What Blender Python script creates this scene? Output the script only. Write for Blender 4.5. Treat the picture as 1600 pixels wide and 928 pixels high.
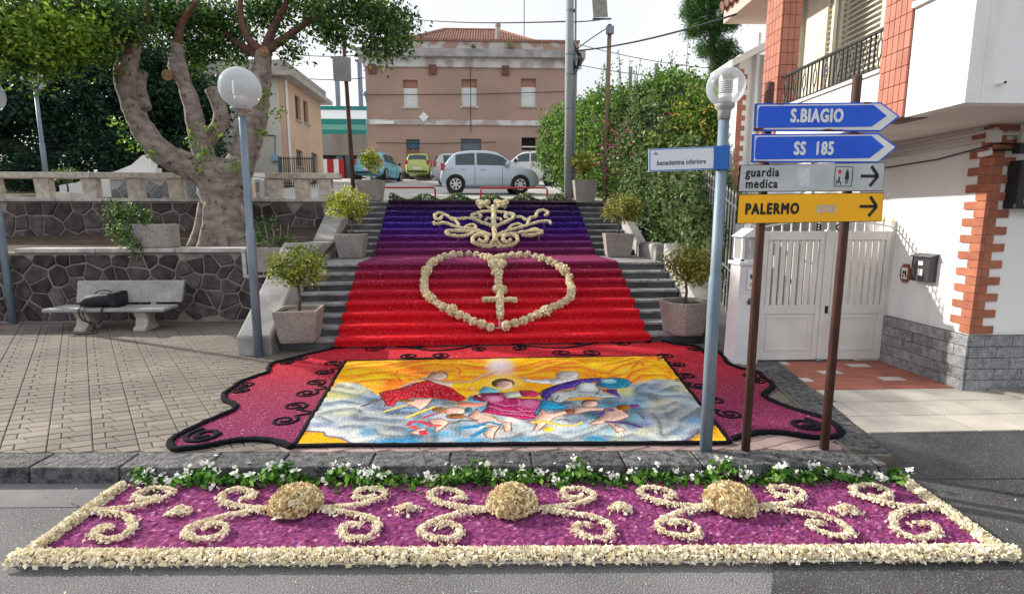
import bpy, math, random
import numpy as np
from mathutils import Vector, Matrix

for _o in list(bpy.data.objects):
    bpy.data.objects.remove(_o)
scene = bpy.context.scene
COL = scene.collection
R = math.radians
rnd = random.Random(7)
nrs = np.random.RandomState(11)

# ------------------------------------------------------------------ camera
cam_d = bpy.data.cameras.new('camera')
cam = bpy.data.objects.new('camera', cam_d)
COL.objects.link(cam)
cam.location = (0, 0, 2.15)
cam.rotation_euler = (R(90 - 8.36), 0, R(-2.4))
cam_d.sensor_width = 36
cam_d.lens = 830 / 1600 * 36
cam_d.clip_start = 0.05
cam_d.clip_end = 3000
scene.camera = cam

# ------------------------------------------------------------------ sky and sun
SUN_DIR = Vector((-1.0, 0.50, 0.56)).normalized()      # towards the sun
SUN_EL = math.asin(SUN_DIR.z)
SUN_AZ = math.atan2(SUN_DIR.x, SUN_DIR.y)
world = bpy.data.worlds.new('World')
scene.world = world
world.use_nodes = True
wn, wl = world.node_tree.nodes, world.node_tree.links
bg = wn['Background']
sky = wn.new('ShaderNodeTexSky')
sky.sky_type = 'NISHITA'
sky.sun_disc = False
sky.sun_elevation = SUN_EL
sky.sun_rotation = SUN_AZ
sky.dust_density = 3.0
sky.air_density = 1.0
# thin bright cloud sheet over the whole sky
tc = wn.new('ShaderNodeTexCoord')
nz = wn.new('ShaderNodeTexNoise')
nz.inputs['Scale'].default_value = 2.2
nz.inputs['Detail'].default_value = 6
wl.new(tc.outputs['Generated'], nz.inputs['Vector'])
cr = wn.new('ShaderNodeMapRange')
cr.inputs['From Min'].default_value = 0.3
cr.inputs['From Max'].default_value = 0.7
cr.inputs['To Min'].default_value = 0.62
cr.inputs['To Max'].default_value = 0.95
wl.new(nz.outputs['Fac'], cr.inputs['Value'])
mx = wn.new('ShaderNodeMix')
mx.data_type = 'RGBA'
wl.new(cr.outputs['Result'], mx.inputs['Factor'])
wl.new(sky.outputs['Color'], mx.inputs[6])
mx.inputs[7].default_value = (8.6, 8.7, 8.9, 1)
wl.new(mx.outputs[2], bg.inputs['Color'])
bg.inputs['Strength'].default_value = 0.088

sun_d = bpy.data.lights.new('sun', 'SUN')
sun_d.energy = 4.2
sun_d.angle = R(1.0)
sun_d.color = (1.0, 0.93, 0.82)
sun = bpy.data.objects.new('sun', sun_d)
COL.objects.link(sun)
sun.location = (-30, 20, 20)
sun.rotation_euler = (-SUN_DIR).to_track_quat('-Z', 'Y').to_euler()

vs = scene.view_settings
vs.view_transform = 'Standard'
vs.look = 'None'
vs.gamma = 1
vs.use_curve_mapping = False
vs.exposure = 0.62

# ------------------------------------------------------------------ helpers
def lin(c):
    """sRGB 0-255 -> linear"""
    out = []
    for v in c[:3]:
        v = v / 255.0
        out.append(v / 12.92 if v <= 0.04045 else ((v + 0.055) / 1.055) ** 2.4)
    return tuple(out)

MATS = {}
def mat(name, col, col2=None, scale=6.0, rough=0.85, bump=0.0, bscale=40.0, metal=0.0, spots=None,
        spscale=60.0, sprange=(0.62, 0.7), detail=5, rand=0.0, spec=0.3, attr=None, transl=0.0, rlo=0.35, rhi=0.65,
        coat=0.0, stretch=None):
    """procedural principled material: two tones mixed by noise, optional flecks, bump, per-object variation"""
    if name in MATS:
        return MATS[name]
    m = bpy.data.materials.new(name)
    m.use_nodes = True
    n, l = m.node_tree.nodes, m.node_tree.links
    b = n['Principled BSDF']
    b.inputs['Roughness'].default_value = rough
    b.inputs['Metallic'].default_value = metal
    b.inputs['Specular IOR Level'].default_value = spec
    if coat:
        b.inputs['Coat Weight'].default_value = coat
    geo = n.new('ShaderNodeNewGeometry')
    vec = geo.outputs['Position']
    if stretch:
        mp = n.new('ShaderNodeMapping')
        mp.inputs['Scale'].default_value = stretch
        l.new(vec, mp.inputs['Vector'])
        vec = mp.outputs['Vector']
    cur = None
    if attr:
        a = n.new('ShaderNodeVertexColor')
        a.layer_name = attr
        cur = a.outputs['Color']
    else:
        rgb = n.new('ShaderNodeRGB')
        rgb.outputs[0].default_value = (*col, 1)
        cur = rgb.outputs[0]
    if col2 is not None:
        t = n.new('ShaderNodeTexNoise')
        t.inputs['Scale'].default_value = scale
        t.inputs['Detail'].default_value = detail
        l.new(vec, t.inputs['Vector'])
        mr = n.new('ShaderNodeMapRange')
        mr.inputs['From Min'].default_value = rlo
        mr.inputs['From Max'].default_value = rhi
        l.new(t.outputs['Fac'], mr.inputs['Value'])
        k = n.new('ShaderNodeMix')
        k.data_type = 'RGBA'
        l.new(mr.outputs['Result'], k.inputs['Factor'])
        l.new(cur, k.inputs[6])
        k.inputs[7].default_value = (*col2, 1)
        cur = k.outputs[2]
    if spots is not None:
        t = n.new('ShaderNodeTexNoise')
        t.inputs['Scale'].default_value = spscale
        t.inputs['Detail'].default_value = 2
        l.new(geo.outputs['Position'], t.inputs['Vector'])
        mr = n.new('ShaderNodeMapRange')
        mr.inputs['From Min'].default_value = sprange[0]
        mr.inputs['From Max'].default_value = sprange[1]
        l.new(t.outputs['Fac'], mr.inputs['Value'])
        k = n.new('ShaderNodeMix')
        k.data_type = 'RGBA'
        l.new(mr.outputs['Result'], k.inputs['Factor'])
        l.new(cur, k.inputs[6])
        k.inputs[7].default_value = (*spots, 1)
        cur = k.outputs[2]
    if rand:
        oi = n.new('ShaderNodeObjectInfo')
        mr = n.new('ShaderNodeMapRange')
        mr.inputs['To Min'].default_value = 1 - rand
        mr.inputs['To Max'].default_value = 1 + rand
        l.new(oi.outputs['Random'], mr.inputs['Value'])
        k = n.new('ShaderNodeVectorMath')
        k.operation = 'SCALE'
        l.new(cur, k.inputs[0])
        l.new(mr.outputs['Result'], k.inputs['Scale'])
        cur = k.outputs[0]
    l.new(cur, b.inputs['Base Color'])
    if bump:
        t = n.new('ShaderNodeTexNoise')
        t.inputs['Scale'].default_value = bscale
        t.inputs['Detail'].default_value = 4
        l.new(geo.outputs['Position'], t.inputs['Vector'])
        bp = n.new('ShaderNodeBump')
        bp.inputs['Strength'].default_value = bump
        bp.inputs['Distance'].default_value = 0.02
        l.new(t.outputs['Fac'], bp.inputs['Height'])
        l.new(bp.outputs['Normal'], b.inputs['Normal'])
    if transl:
        tr = n.new('ShaderNodeBsdfTranslucent')
        l.new(cur, tr.inputs['Color'])
        ms = n.new('ShaderNodeMixShader')
        ms.inputs['Fac'].default_value = transl
        l.new(b.outputs['BSDF'], ms.inputs[1])
        l.new(tr.outputs['BSDF'], ms.inputs[2])
        l.new(ms.outputs['Shader'], n['Material Output'].inputs['Surface'])
    MATS[name] = m
    return m

def globe_mat(name, col, lo, hi):
    # blown globe: clear in the middle, reflecting towards the rim
    m = glass_mat(name, col, lo, .04)
    n, l = m.node_tree.nodes, m.node_tree.links
    lw = n.new('ShaderNodeFresnel')
    lw.inputs['IOR'].default_value = 1.5
    mr = n.new('ShaderNodeMapRange')
    mr.inputs['From Min'].default_value = .04
    mr.inputs['From Max'].default_value = .6
    mr.inputs['To Min'].default_value = lo
    mr.inputs['To Max'].default_value = hi
    l.new(lw.outputs['Fac'], mr.inputs['Value'])
    ms = [x for x in n if x.type == 'MIX_SHADER'][0]
    l.new(mr.outputs['Result'], ms.inputs['Fac'])
    return m

def glass_mat(name, col, alpha, rough=0.05):
    m = bpy.data.materials.new(name)
    m.use_nodes = True
    n, l = m.node_tree.nodes, m.node_tree.links
    b = n['Principled BSDF']
    b.inputs['Base Color'].default_value = (*col, 1)
    b.inputs['Roughness'].default_value = rough
    b.inputs['Specular IOR Level'].default_value = 0.6
    t = n.new('ShaderNodeBsdfTransparent')
    ms = n.new('ShaderNodeMixShader')
    ms.inputs['Fac'].default_value = alpha
    l.new(t.outputs['BSDF'], ms.inputs[1])
    l.new(b.outputs['BSDF'], ms.inputs[2])
    l.new(ms.outputs['Shader'], n['Material Output'].inputs['Surface'])
    return m

ORG = {}          # world origin of world-built things

def props(o, label=None, cat=None, group=None, kind=None):
    if label: o['label'] = label
    if cat: o['category'] = cat
    if group: o['group'] = group
    if kind: o['kind'] = kind
    return o

def thing(name, loc, label, cat, group=None, rz=0.0, local=False):
    o = bpy.data.objects.new(name, None)
    o.empty_display_size = 0.2
    COL.objects.link(o)
    o.location = loc
    o.rotation_euler = (0, 0, rz)
    ORG[o] = Vector((0, 0, 0)) if local else Vector(loc)
    return props(o, label, cat, group)

def link_mesh(me, name, m, parent=None, org=None):
    o = bpy.data.objects.new(name, me)
    COL.objects.link(o)
    if m is not None and not me.materials:
        me.materials.append(m)
    if parent is not None:
        o.parent = parent
        ORG[o] = ORG[parent]
    elif org is not None:
        o.location = org
        ORG[o] = Vector(org)
    return o

def copy_tree(o, parent=None):
    c = o.copy()
    COL.objects.link(c)
    c.parent = parent
    ORG[c] = ORG.get(o)
    for ch in list(o.children):
        copy_tree(ch, c)
    return c

class MB:
    def __init__(s):
        s.v, s.f = [], []
    def add(s, vs, fs):
        k = len(s.v)
        s.v += [tuple(p) for p in vs]
        s.f += [tuple(i + k for i in f) for f in fs]
        return s
    def box(s, x0, x1, y0, y1, z0, z1):
        return s.add([(x0, y0, z0), (x1, y0, z0), (x1, y1, z0), (x0, y1, z0), (x0, y0, z1), (x1, y0, z1), (x1, y1, z1), (x0, y1, z1)],
                     [(3, 2, 1, 0), (4, 5, 6, 7), (0, 1, 5, 4), (1, 2, 6, 5), (2, 3, 7, 6), (3, 0, 4, 7)])
    def hexa(s, lo, hi):
        """8-point solid: four low points, four matching high points"""
        return s.add(list(lo) + list(hi), [(3, 2, 1, 0), (4, 5, 6, 7), (0, 1, 5, 4), (1, 2, 6, 5), (2, 3, 7, 6), (3, 0, 4, 7)])
    def bar(s, a, b, w, h=None, up=(0, 0, 1)):
        h = w if h is None else h
        a, b = Vector(a), Vector(b)
        d = (b - a).normalized()
        u = Vector(up)
        if abs(d.dot(u)) > 0.98:
            u = Vector((0, 1, 0))
        x = d.cross(u).normalized() * (w / 2)
        y = x.cross(d).normalized() * (h / 2)
        return s.hexa([a - x - y, a + x - y, a + x + y, a - x + y], [b - x - y, b + x - y, b + x + y, b - x + y])
    def slab(s, pts, vec):
        """polygon (3-D) extruded by vec"""
        n = len(pts)
        p2 = [tuple(Vector(p) + Vector(vec)) for p in pts]
        fs = [tuple(range(n)), tuple(range(2 * n - 1, n - 1, -1))]
        fs += [(i, i + n, (i + 1) % n + n, (i + 1) % n) for i in range(n)]
        return s.add(list(pts) + p2, fs)
    def tube(s, path, r, n=8, flat=1.0):
        path = [Vector(p) for p in path]
        m = len(path)
        rs = r if isinstance(r, (list, tuple)) else [r] * m
        vs, fs = [], []
        px = None
        for i, p in enumerate(path):
            d = (path[min(i + 1, m - 1)] - path[max(i - 1, 0)])
            d = d.normalized() if d.length > 1e-9 else Vector((0, 0, 1))
            if px is None:
                u = Vector((0, 0, 1)) if abs(d.z) < 0.9 else Vector((1, 0, 0))
                x = d.cross(u).normalized()
            else:
                x = (px - d * px.dot(d))
                x = x.normalized() if x.length > 1e-6 else d.orthogonal().normalized()
            px = x
            y = x.cross(d).normalized()
            for k in range(n):
                a = 2 * math.pi * k / n
                vs.append(p + x * (math.cos(a) * rs[i]) + y * (math.sin(a) * rs[i] * flat))
        for i in range(m - 1):
            for k in range(n):
                k2 = (k + 1) % n
                fs.append((i * n + k, i * n + k2, (i + 1) * n + k2, (i + 1) * n + k))
        fs.append(tuple(range(n - 1, -1, -1)))
        fs.append(tuple(range((m - 1) * n, m * n)))
        return s.add(vs, fs)
    def lathe(s, prof, c=(0, 0, 0), n=20, axis='z'):
        vs, fs = [], []
        for (r, h) in prof:
            for k in range(n):
                a = 2 * math.pi * k / n
                x, y = r * math.cos(a), r * math.sin(a)
                p = (x, y, h) if axis == 'z' else ((x, h, y) if axis == 'y' else (h, x, y))
                vs.append((p[0] + c[0], p[1] + c[1], p[2] + c[2]))
        for i in range(len(prof) - 1):
            for k in range(n):
                k2 = (k + 1) % n
                fs.append((i * n + k, i * n + k2, (i + 1) * n + k2, (i + 1) * n + k))
        fs.append(tuple(range(n - 1, -1, -1)))
        fs.append(tuple(range((len(prof) - 1) * n, len(prof) * n)))
        return s.add(vs, fs)
    def grid(s, rows):
        k = len(rows[0])
        vs = [p for r in rows for p in r]
        fs = [(i * k + j, i * k + j + 1, (i + 1) * k + j + 1, (i + 1) * k + j) for i in range(len(rows) - 1) for j in range(k - 1)]
        return s.add(vs, fs)
    def xf(s, M):
        s.v = [tuple(M @ Vector(p)) for p in s.v]
        return s
    def mesh(s, name, org=Vector((0, 0, 0)), smooth=False):
        me = bpy.data.meshes.new(name)
        me.from_pydata([(p[0] - org[0], p[1] - org[1], p[2] - org[2]) for p in s.v], [], s.f)
        me.update()
        if smooth:
            me.polygons.foreach_set('use_smooth', [True] * len(me.polygons))
        return me
    def build(s, name, m, parent=None, smooth=False, bevel=0.0, label=None, cat=None, group=None, kind=None, fixn=True):
        if parent is not None:
            org = ORG[parent]
        else:
            a = np.array(s.v)
            lo, hi = a.min(0), a.max(0)
            org = Vector(((lo[0] + hi[0]) / 2, (lo[1] + hi[1]) / 2, lo[2]))
        me = s.mesh(name, org, smooth)
        if fixn:
            import bmesh
            bm = bmesh.new()
            bm.from_mesh(me)
            bmesh.ops.recalc_face_normals(bm, faces=bm.faces)
            bm.to_mesh(me)
            bm.free()
        o = link_mesh(me, name, m, parent, None if parent is not None else org)
        if bevel:
            md = o.modifiers.new('bevel', 'BEVEL')
            md.width = bevel
            md.segments = 2
            md.limit_method = 'ANGLE'
        return props(o, label, cat, group, kind)

def np_mesh(name, V, F, m, parent=None, col=None, smooth=False, kind=None, label=None, cat=None, group=None):
    """V (n,3) array, F (k,3|4) int array -> object; world coordinates"""
    if parent is not None:
        org = np.array(ORG[parent])
    else:
        lo, hi = V.min(0), V.max(0)
        org = np.array([(lo[0] + hi[0]) / 2, (lo[1] + hi[1]) / 2, lo[2]])
    me = bpy.data.meshes.new(name)
    V = (V - org).astype(np.float32)
    k = F.shape[1]
    me.vertices.add(len(V))
    me.vertices.foreach_set('co', V.ravel())
    me.loops.add(F.size)
    me.loops.foreach_set('vertex_index', F.astype(np.int32).ravel())
    me.polygons.add(len(F))
    me.polygons.foreach_set('loop_start', np.arange(0, F.size, k, dtype=np.int32))
    if smooth:
        me.polygons.foreach_set('use_smooth', np.ones(len(F), dtype=bool))
    me.update(calc_edges=True)
    if col is not None:
        ca = me.color_attributes.new('Col', 'FLOAT_COLOR', 'POINT')
        c4 = np.ones((len(V), 4), np.float32)
        c4[:, :3] = col
        ca.data.foreach_set('color', c4.ravel())
    o = link_mesh(me, name, m, parent, None if parent is not None else tuple(org))
    return props(o, label, cat, group, kind)

def unit(n):
    v = nrs.normal(size=(n, 3))
    return v / np.linalg.norm(v, axis=1, keepdims=True)

def leaves(C, size, cols, aspect=0.5, jitter=0.35, up=0.25, dirs=None):
    """folded leaf of two triangles-pairs at each centre; returns V,F,colour"""
    n = len(C)
    d = unit(n) if dirs is None else dirs + unit(n) * 0.4
    d = d / np.linalg.norm(d, axis=1, keepdims=True)
    nn = unit(n)
    nn[:, 2] += up
    s = np.cross(d, nn)
    s /= np.linalg.norm(s, axis=1, keepdims=True) + 1e-9
    u = np.cross(s, d)
    L = (size * (1 + jitter * nrs.uniform(-1, 1, n)))[:, None]
    w = L * aspect * 0.5
    V = np.empty((n, 4, 3))
    V[:, 0] = C - d * L * 0.5
    V[:, 1] = C + s * w + u * w * 0.35
    V[:, 2] = C + d * L * 0.5
    V[:, 3] = C - s * w + u * w * 0.35
    F = np.arange(n * 4).reshape(n, 4)
    cols = np.asarray(cols)
    pick = cols[nrs.randint(0, len(cols), n)] * nrs.uniform(0.75, 1.25, (n, 1))
    return V.reshape(-1, 3), F, np.repeat(pick, 4, axis=0)

def clump_points(ells, n_cl, per, spread, shell=0.55):
    """leaf centres: clusters spread through ellipsoids (x,y,z,rx,ry,rz)"""
    vol = np.array([e[3] * e[4] * e[5] for e in ells]) ** 0.75
    cnt = np.maximum(2, (n_cl * vol / vol.sum())).astype(int)
    out = []
    for e, k in zip(ells, cnt):
        d = unit(k)
        r = nrs.uniform(shell, 1.0, (k, 1))
        cc = np.array(e[:3]) + d * r * np.array(e[3:6])
        p = np.repeat(cc, per, axis=0) + nrs.normal(size=(k * per, 3)) * spread
        out.append(p)
    return np.concatenate(out)

def foliage(name, parent, ells, n_cl, per, spread, size, cols, m, shell=0.55, aspect=0.5, up=0.25, kind=None, label=None):
    C = clump_points(ells, n_cl, per, spread, shell)
    V, F, c = leaves(C, size, cols, aspect, up=up)
    return np_mesh(name, V, F, m, parent, c, kind=kind, label=label)

def text_mesh(txt, size, shear=0.0, bold=0.0, sx=1.0, spacing=1.0):
    """flat letters in the XZ plane, centred at the origin, as (verts, faces)"""
    cu = bpy.data.curves.new('t', 'FONT')
    cu.body = txt
    cu.size = size
    cu.shear = shear
    cu.offset = bold
    cu.space_character = spacing
    cu.align_x = 'CENTER'
    cu.align_y = 'CENTER'
    cu.fill_mode = 'FRONT'
    cu.resolution_u = 3
    ob = bpy.data.objects.new('t', cu)
    COL.objects.link(ob)
    dg = bpy.context.evaluated_depsgraph_get()
    me = bpy.data.meshes.new_from_object(ob.evaluated_get(dg))
    vs = [(v.co.x * sx, 0.0, v.co.y) for v in me.vertices]
    fs = [tuple(p.vertices) for p in me.polygons]
    bpy.data.objects.remove(ob)
    bpy.data.curves.remove(cu)
    bpy.data.meshes.remove(me)
    return vs, fs

def letters(name, txt, size, origin, xdir, m, parent, bold=0.0, sx=1.0, spacing=1.0, shear=0.0, zdir=(0, 0, 1)):
    vs, fs = text_mesh(txt, size, shear, 0.0, sx, spacing)
    o, x, z = Vector(origin), Vector(xdir).normalized(), Vector(zdir).normalized()
    b = MB()
    yd = x.cross(z)
    # heavier strokes: the same letters laid a hair apart
    offs = [(0, 0)] if not bold else [(0, 0), (bold, 0), (-bold, 0), (0, bold), (0, -bold), (bold * .7, bold * .7), (-bold * .7, -bold * .7), (bold * .7, -bold * .7), (-bold * .7, bold * .7)]
    for i, (a, c) in enumerate(offs):
        b.add([o + x * (p[0] + a) + z * (p[2] + c) + yd * (.00006 * i) for p in vs], fs)
    return b.build(name, m, parent, fixn=False)

# staircase frame: u across, s up the flight, z height
SA, SO = R(2.3), (0.08, 8.3)
def ST(u, s, z):
    return (SO[0] + u * math.cos(SA) - s * math.sin(SA), SO[1] + u * math.sin(SA) + s * math.cos(SA), z)
RISE, TREAD, LAND, ZP = 0.145, 0.28, 1.95, 0.14
def step_s(k):      # front of step k (1..17)
    return (k - 1) * TREAD if k <= 8 else 7 * TREAD + LAND + (k - 9) * TREAD
def step_z(k):
    return ZP + k * RISE
def plaza_z(y):
    return float(np.interp(y, [13.0, 14.4, 20.5, 35.0, 60.0, 120.0], [2.60, 2.605, 3.08, 4.64, 6.6, 9.0]))

# ------------------------------------------------------------------ shared materials
M_asph = mat('asphalt', (.13, .13, .135), (.20, .20, .205), 1.1, .9, .9, 90, spots=(.36, .36, .36), spscale=95, sprange=(.56, .68))
M_asph2 = mat('asphalt_dark', (.05, .051, .055), (.085, .085, .09), 1.5, .9, .9, 90, spots=(.24, .24, .24), spscale=95, sprange=(.58, .70))
M_lava = mat('lava_stone', (.026, .028, .032), (.13, .13, .135), 14, .8, 1.0, 35, spots=(.35, .35, .35), spscale=110, sprange=(.62, .72), rand=.25)
M_paver = mat('paver', (.235, .205, .18), (.145, .125, .11), .8, .85, .25, 90, rand=.16)
M_paver_r = mat('paver_red', (.38, .27, .25), (.28, .21, .20), 3, .85, .25, 90, rand=.14)
M_mortar = mat('joint', (.12, .10, .085), (.19, .165, .14), 5, .95, .3, 80)
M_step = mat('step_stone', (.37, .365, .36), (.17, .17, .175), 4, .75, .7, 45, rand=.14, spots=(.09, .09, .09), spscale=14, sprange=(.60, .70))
M_riser = mat('riser_stone_shaded', (.11, .115, .13), (.045, .045, .048), 1.6, .7, .4, 50, rand=.15)  # darkened so the colour holds the backlit shade of the risers
M_trav = mat('travertine', (.60, .54, .47), (.40, .35, .31), 9, .8, .35, 70, rand=.08)
M_traw = mat('coping_stone', (.55, .53, .51), (.34, .32, .31), 4, .8, .3, 60, rand=.08)
M_basalt = mat('rubble_stone', (.045, .037, .042), (.11, .085, .085), 5, .85, .8, 25, rand=.55)
M_mort2 = mat('rubble_mortar', (.34, .30, .28), (.20, .175, .165), 3, .95, .5, 50)
M_aggr = mat('exposed_aggregate', (.42, .385, .36), (.31, .28, .265), 3, .9, .7, 90, spots=(.14, .12, .115), spscale=75, sprange=(.54, .62))
M_aggl = mat('pale_aggregate', (.50, .49, .48), (.36, .35, .35), 3, .85, .6, 110, spots=(.10, .10, .10), spscale=95, sprange=(.55, .62))
M_soil = mat('soil', (.055, .04, .03), (.10, .075, .055), 8, .95, .8, 30)
M_galv = mat('galvanised', (.15, .21, .28), (.24, .30, .36), 3, .55, .1, 60, metal=.25, stretch=(4, 4, .6))
M_rust = mat('rusty_brown', (.055, .030, .026), (.11, .05, .036), 5, .7, .3, 70, stretch=(6, 6, .8))
M_white = mat('white_plaster', (.78, .775, .77), (.70, .695, .69), 1.2, .9, .15, 60)
M_black = mat('black_iron', (.02, .02, .022), None, rough=.5)
M_bark = mat('ficus_bark', (.33, .28, .25), (.17, .14, .125), 5, .85, .9, 26, stretch=(1, 1, 1.5), spots=(.10, .075, .065), spscale=9, sprange=(.60, .70))
M_barkd = mat('dark_bark', (.13, .10, .085), (.07, .055, .045), 6, .9, .7, 30)
M_twig = mat('reddish_branch', (.17, .085, .065), (.10, .055, .045), 6, .85, .5, 40)
M_leaf = mat('leaf', (1, 1, 1), attr='Col', rough=.5, spec=.35, transl=.38)
M_petal = mat('petal', (1, 1, 1), attr='Col', rough=.8, spec=.15, transl=.12)
GL_win = glass_mat('window_glass', (.05, .07, .08), .85, .06)

# ================================================================== ground, road, kerb
def kerb_y(x):
    return 4.12 - 0.034 * x
g = MB().grid([[(-600, -300, -.03), (600, -300, -.03)], [(-600, 900, -.03), (600, 900, -.03)]])
g.build('ground', mat('far_ground', (.12, .11, .09), (.16, .15, .12), .2, .95), kind='structure', fixn=False)
rows = []
for y in np.linspace(-12, 1, 14):
    t = (y + 12) / 13
    rows.append([(x, y * (1 - t) + (kerb_y(x) + .02) * t if t >= 1 else y, 0) for x in np.linspace(-30, 30, 41)])
MB().grid(rows).build('road', M_asph, kind='structure', fixn=False)
# newer dark asphalt laid over the right side of the carriageway
pts = [(1.42, 1.2), (1.55, 2.0), (1.48, 2.5), (1.75, 2.95), (1.9, 3.3), (2.2, kerb_y(2.2) + .015), (12, kerb_y(12) + .015), (12, 1.2)]
b = MB(); b.add([(x, y, .004) for x, y in pts], [tuple(range(len(pts)))])
b.build('road_patch', M_asph2, kind='structure', fixn=False)
# paler concrete gutter strip at the left
b = MB(); b.add([(-12, kerb_y(-12) - .42, .004), (-2.95, kerb_y(-3) - .36, .004), (-2.95, kerb_y(-3) + .01, .004), (-12, kerb_y(-12) + .01, .004)], [(0, 1, 2, 3)])
b.build('gutter', mat('gutter_concrete', (.20, .20, .20), (.14, .14, .145), 2, .9, .4, 90), kind='structure', fixn=False)
# kerb of lava-stone blocks
kb = MB(); kb.add([(-14, kerb_y(-14) + .04, 0), (3.3, kerb_y(3.3) + .04, 0), (3.3, kerb_y(3.3) + .27, 0), (-14, kerb_y(-14) + .27, 0),
                   (-14, kerb_y(-14) + .04, .11), (3.3, kerb_y(3.3) + .04, .11), (3.3, kerb_y(3.3) + .27, .11), (-14, kerb_y(-14) + .27, .11)],
                  [(3, 2, 1, 0), (4, 5, 6, 7), (0, 1, 5, 4), (1, 2, 6, 5), (2, 3, 7, 6), (3, 0, 4, 7)])
kerb = kb.build('kerb', M_mortar, kind='structure')
x = -13.9
while x < 3.25:
    w = min(rnd.uniform(.58, .82), 3.3 - x)
    a, c = x + .008, x + w - .008
    dz = rnd.uniform(-.006, .006)
    MB().hexa([(a, kerb_y(a), -.01), (c, kerb_y(c), -.01), (c, kerb_y(c) + .29, -.01), (a, kerb_y(a) + .29, -.01)],
              [(a, kerb_y(a) + .012, .14 + dz), (c, kerb_y(c) + .012, .14 + dz), (c, kerb_y(c) + .29, .14), (a, kerb_y(a) + .29, .14)]
              ).build('kerb_stone', M_lava, kerb, bevel=.012)
    x += w
# pavement bed
pv = MB()
xs = np.linspace(-14, 3.35, 24)
pv.grid([[(x, kerb_y(x) + .285, .128) for x in xs], [(x, 10.9, .128) for x in xs]])
pave = pv.build('pavement', M_mortar, kind='structure', fixn=False)
# slanted pavers: each lattice cell holds six stones
E1, E2 = np.array([.40, 0.0]), np.array([-.37, .50])
half = [[(0, 0), (.34, 0), (.34, .25), (.08, .5), (0, .5)],
        [(.34, .25), (.66, .25), (.73, .5), (.08, .5)],
        [(.34, 0), (1, 0), (1, .5), (.73, .5), (.66, .25), (.34, .25)]]
SL = .22
cell = []
for b_ in range(4):
    c0 = b_ * .25
    def pc(a0, a1, w0=0.0, w1=0.0, c0=c0):
        return [(a0, c0 + SL * a0), (a1, c0 + SL * a1), (a1, c0 + .25 + SL * a1), (a0, c0 + .25 + SL * a0)]
    if b_ % 2 == 0:
        cell += [[(0, c0), (.62, c0 + SL * .62), (.46, c0 + .25 + SL * .46), (0, c0 + .25)], [(.62, c0 + SL * .62), (1, c0 + SL), (1, c0 + .25 + SL), (.46, c0 + .25 + SL * .46)]]
    else:
        cell += [[(0, c0), (.30, c0 + SL * .30), (.30, c0 + .25 + SL * .30), (0, c0 + .25)], [(.30, c0 + SL * .30), (1, c0 + SL), (1, c0 + .25 + SL), (.30, c0 + .25 + SL * .30)]]
def shrink(poly, g):
    """inset a polygon by moving every edge inwards by g"""
    p = np.array(poly, float)
    n = len(p)
    area = sum(p[i][0] * p[(i + 1) % n][1] - p[(i + 1) % n][0] * p[i][1] for i in range(n))
    if area < 0:
        p = p[::-1]
    out = []
    for i in range(n):
        a, b_, c = p[i - 1], p[i], p[(i + 1) % n]
        d1 = (b_ - a) / (np.linalg.norm(b_ - a) + 1e-9)
        d2 = (c - b_) / (np.linalg.norm(c - b_) + 1e-9)
        n1, n2 = np.array([-d1[1], d1[0]]), np.array([-d2[1], d2[0]])
        k = 1 + n1 @ n2
        out.append(b_ + (n1 + n2) * g / max(k, .35))
    return out
def paver_mb(P, z0, z1, mb):
    n = len(P)
    Q = shrink(P, .006)
    vs = [(p[0], p[1], z0) for p in P] + [(p[0], p[1], z1 - .004) for p in P] + [(q[0], q[1], z1) for q in Q]
    fs = [(i, (i + 1) % n, n + (i + 1) % n, n + i) for i in range(n)] + [(n + i, n + (i + 1) % n, 2 * n + (i + 1) % n, 2 * n + i) for i in range(n)]
    fs.append(tuple(range(2 * n, 3 * n)))
    mb.add(vs, fs)
polys = []
org0 = np.array([-1.0, 4.45])
for i in range(-34, 34):
    for j in range(-1, 14):
        o = org0 + i * E1 + j * E2
        for h in cell:
            P = shrink([o + a * E1 + c * E2 for a, c in h], .0035 + rnd.uniform(0, .002))
            cx, cy = np.mean(P, axis=0)
            ylim = 10.62 if cx < -3.9 else 8.45
            xr = 3.28 + (cy - 4.3) * .12
            if cx < -12 or max(p[0] for p in P) > xr or max(p[1] for p in P) > ylim:
                continue
            if min(p[1] - kerb_y(p[0]) for p in P) < .288:
                # trim against the kerb line
                P = [np.array([p[0], max(p[1], kerb_y(p[0]) + .292)]) for p in P]
                if max(p[1] - kerb_y(p[0]) for p in P) < .34:
                    continue
            polys.append((cx, cy, P))
def hidden(cx, cy):      # covered by the flower carpet
    return -2.4 < cx < 2.75 and 4.75 < cy < 8.2
vis = [p for p in polys if not hidden(p[0], p[1])]
hid = [p for p in polys if hidden(p[0], p[1])]
vis.sort(key=lambda p: (p[0] < -5.5) * 3 + p[1] + abs(p[0]) * .1)
for cx, cy, P in vis[:300]:
    mb = MB()
    paver_mb(P, .12, .14 + rnd.uniform(-.002, .002), mb)
    mb.build('paver', M_paver_r if cy < 4.85 and cx > -1.9 else M_paver, pave, fixn=False)
mb = MB()
for cx, cy, P in vis[300:] + hid:
    paver_mb(P, .12, .14 + rnd.uniform(-.002, .002), mb)
mb.build('pavers_beyond', M_paver, pave, kind='stuff', fixn=False)

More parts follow.
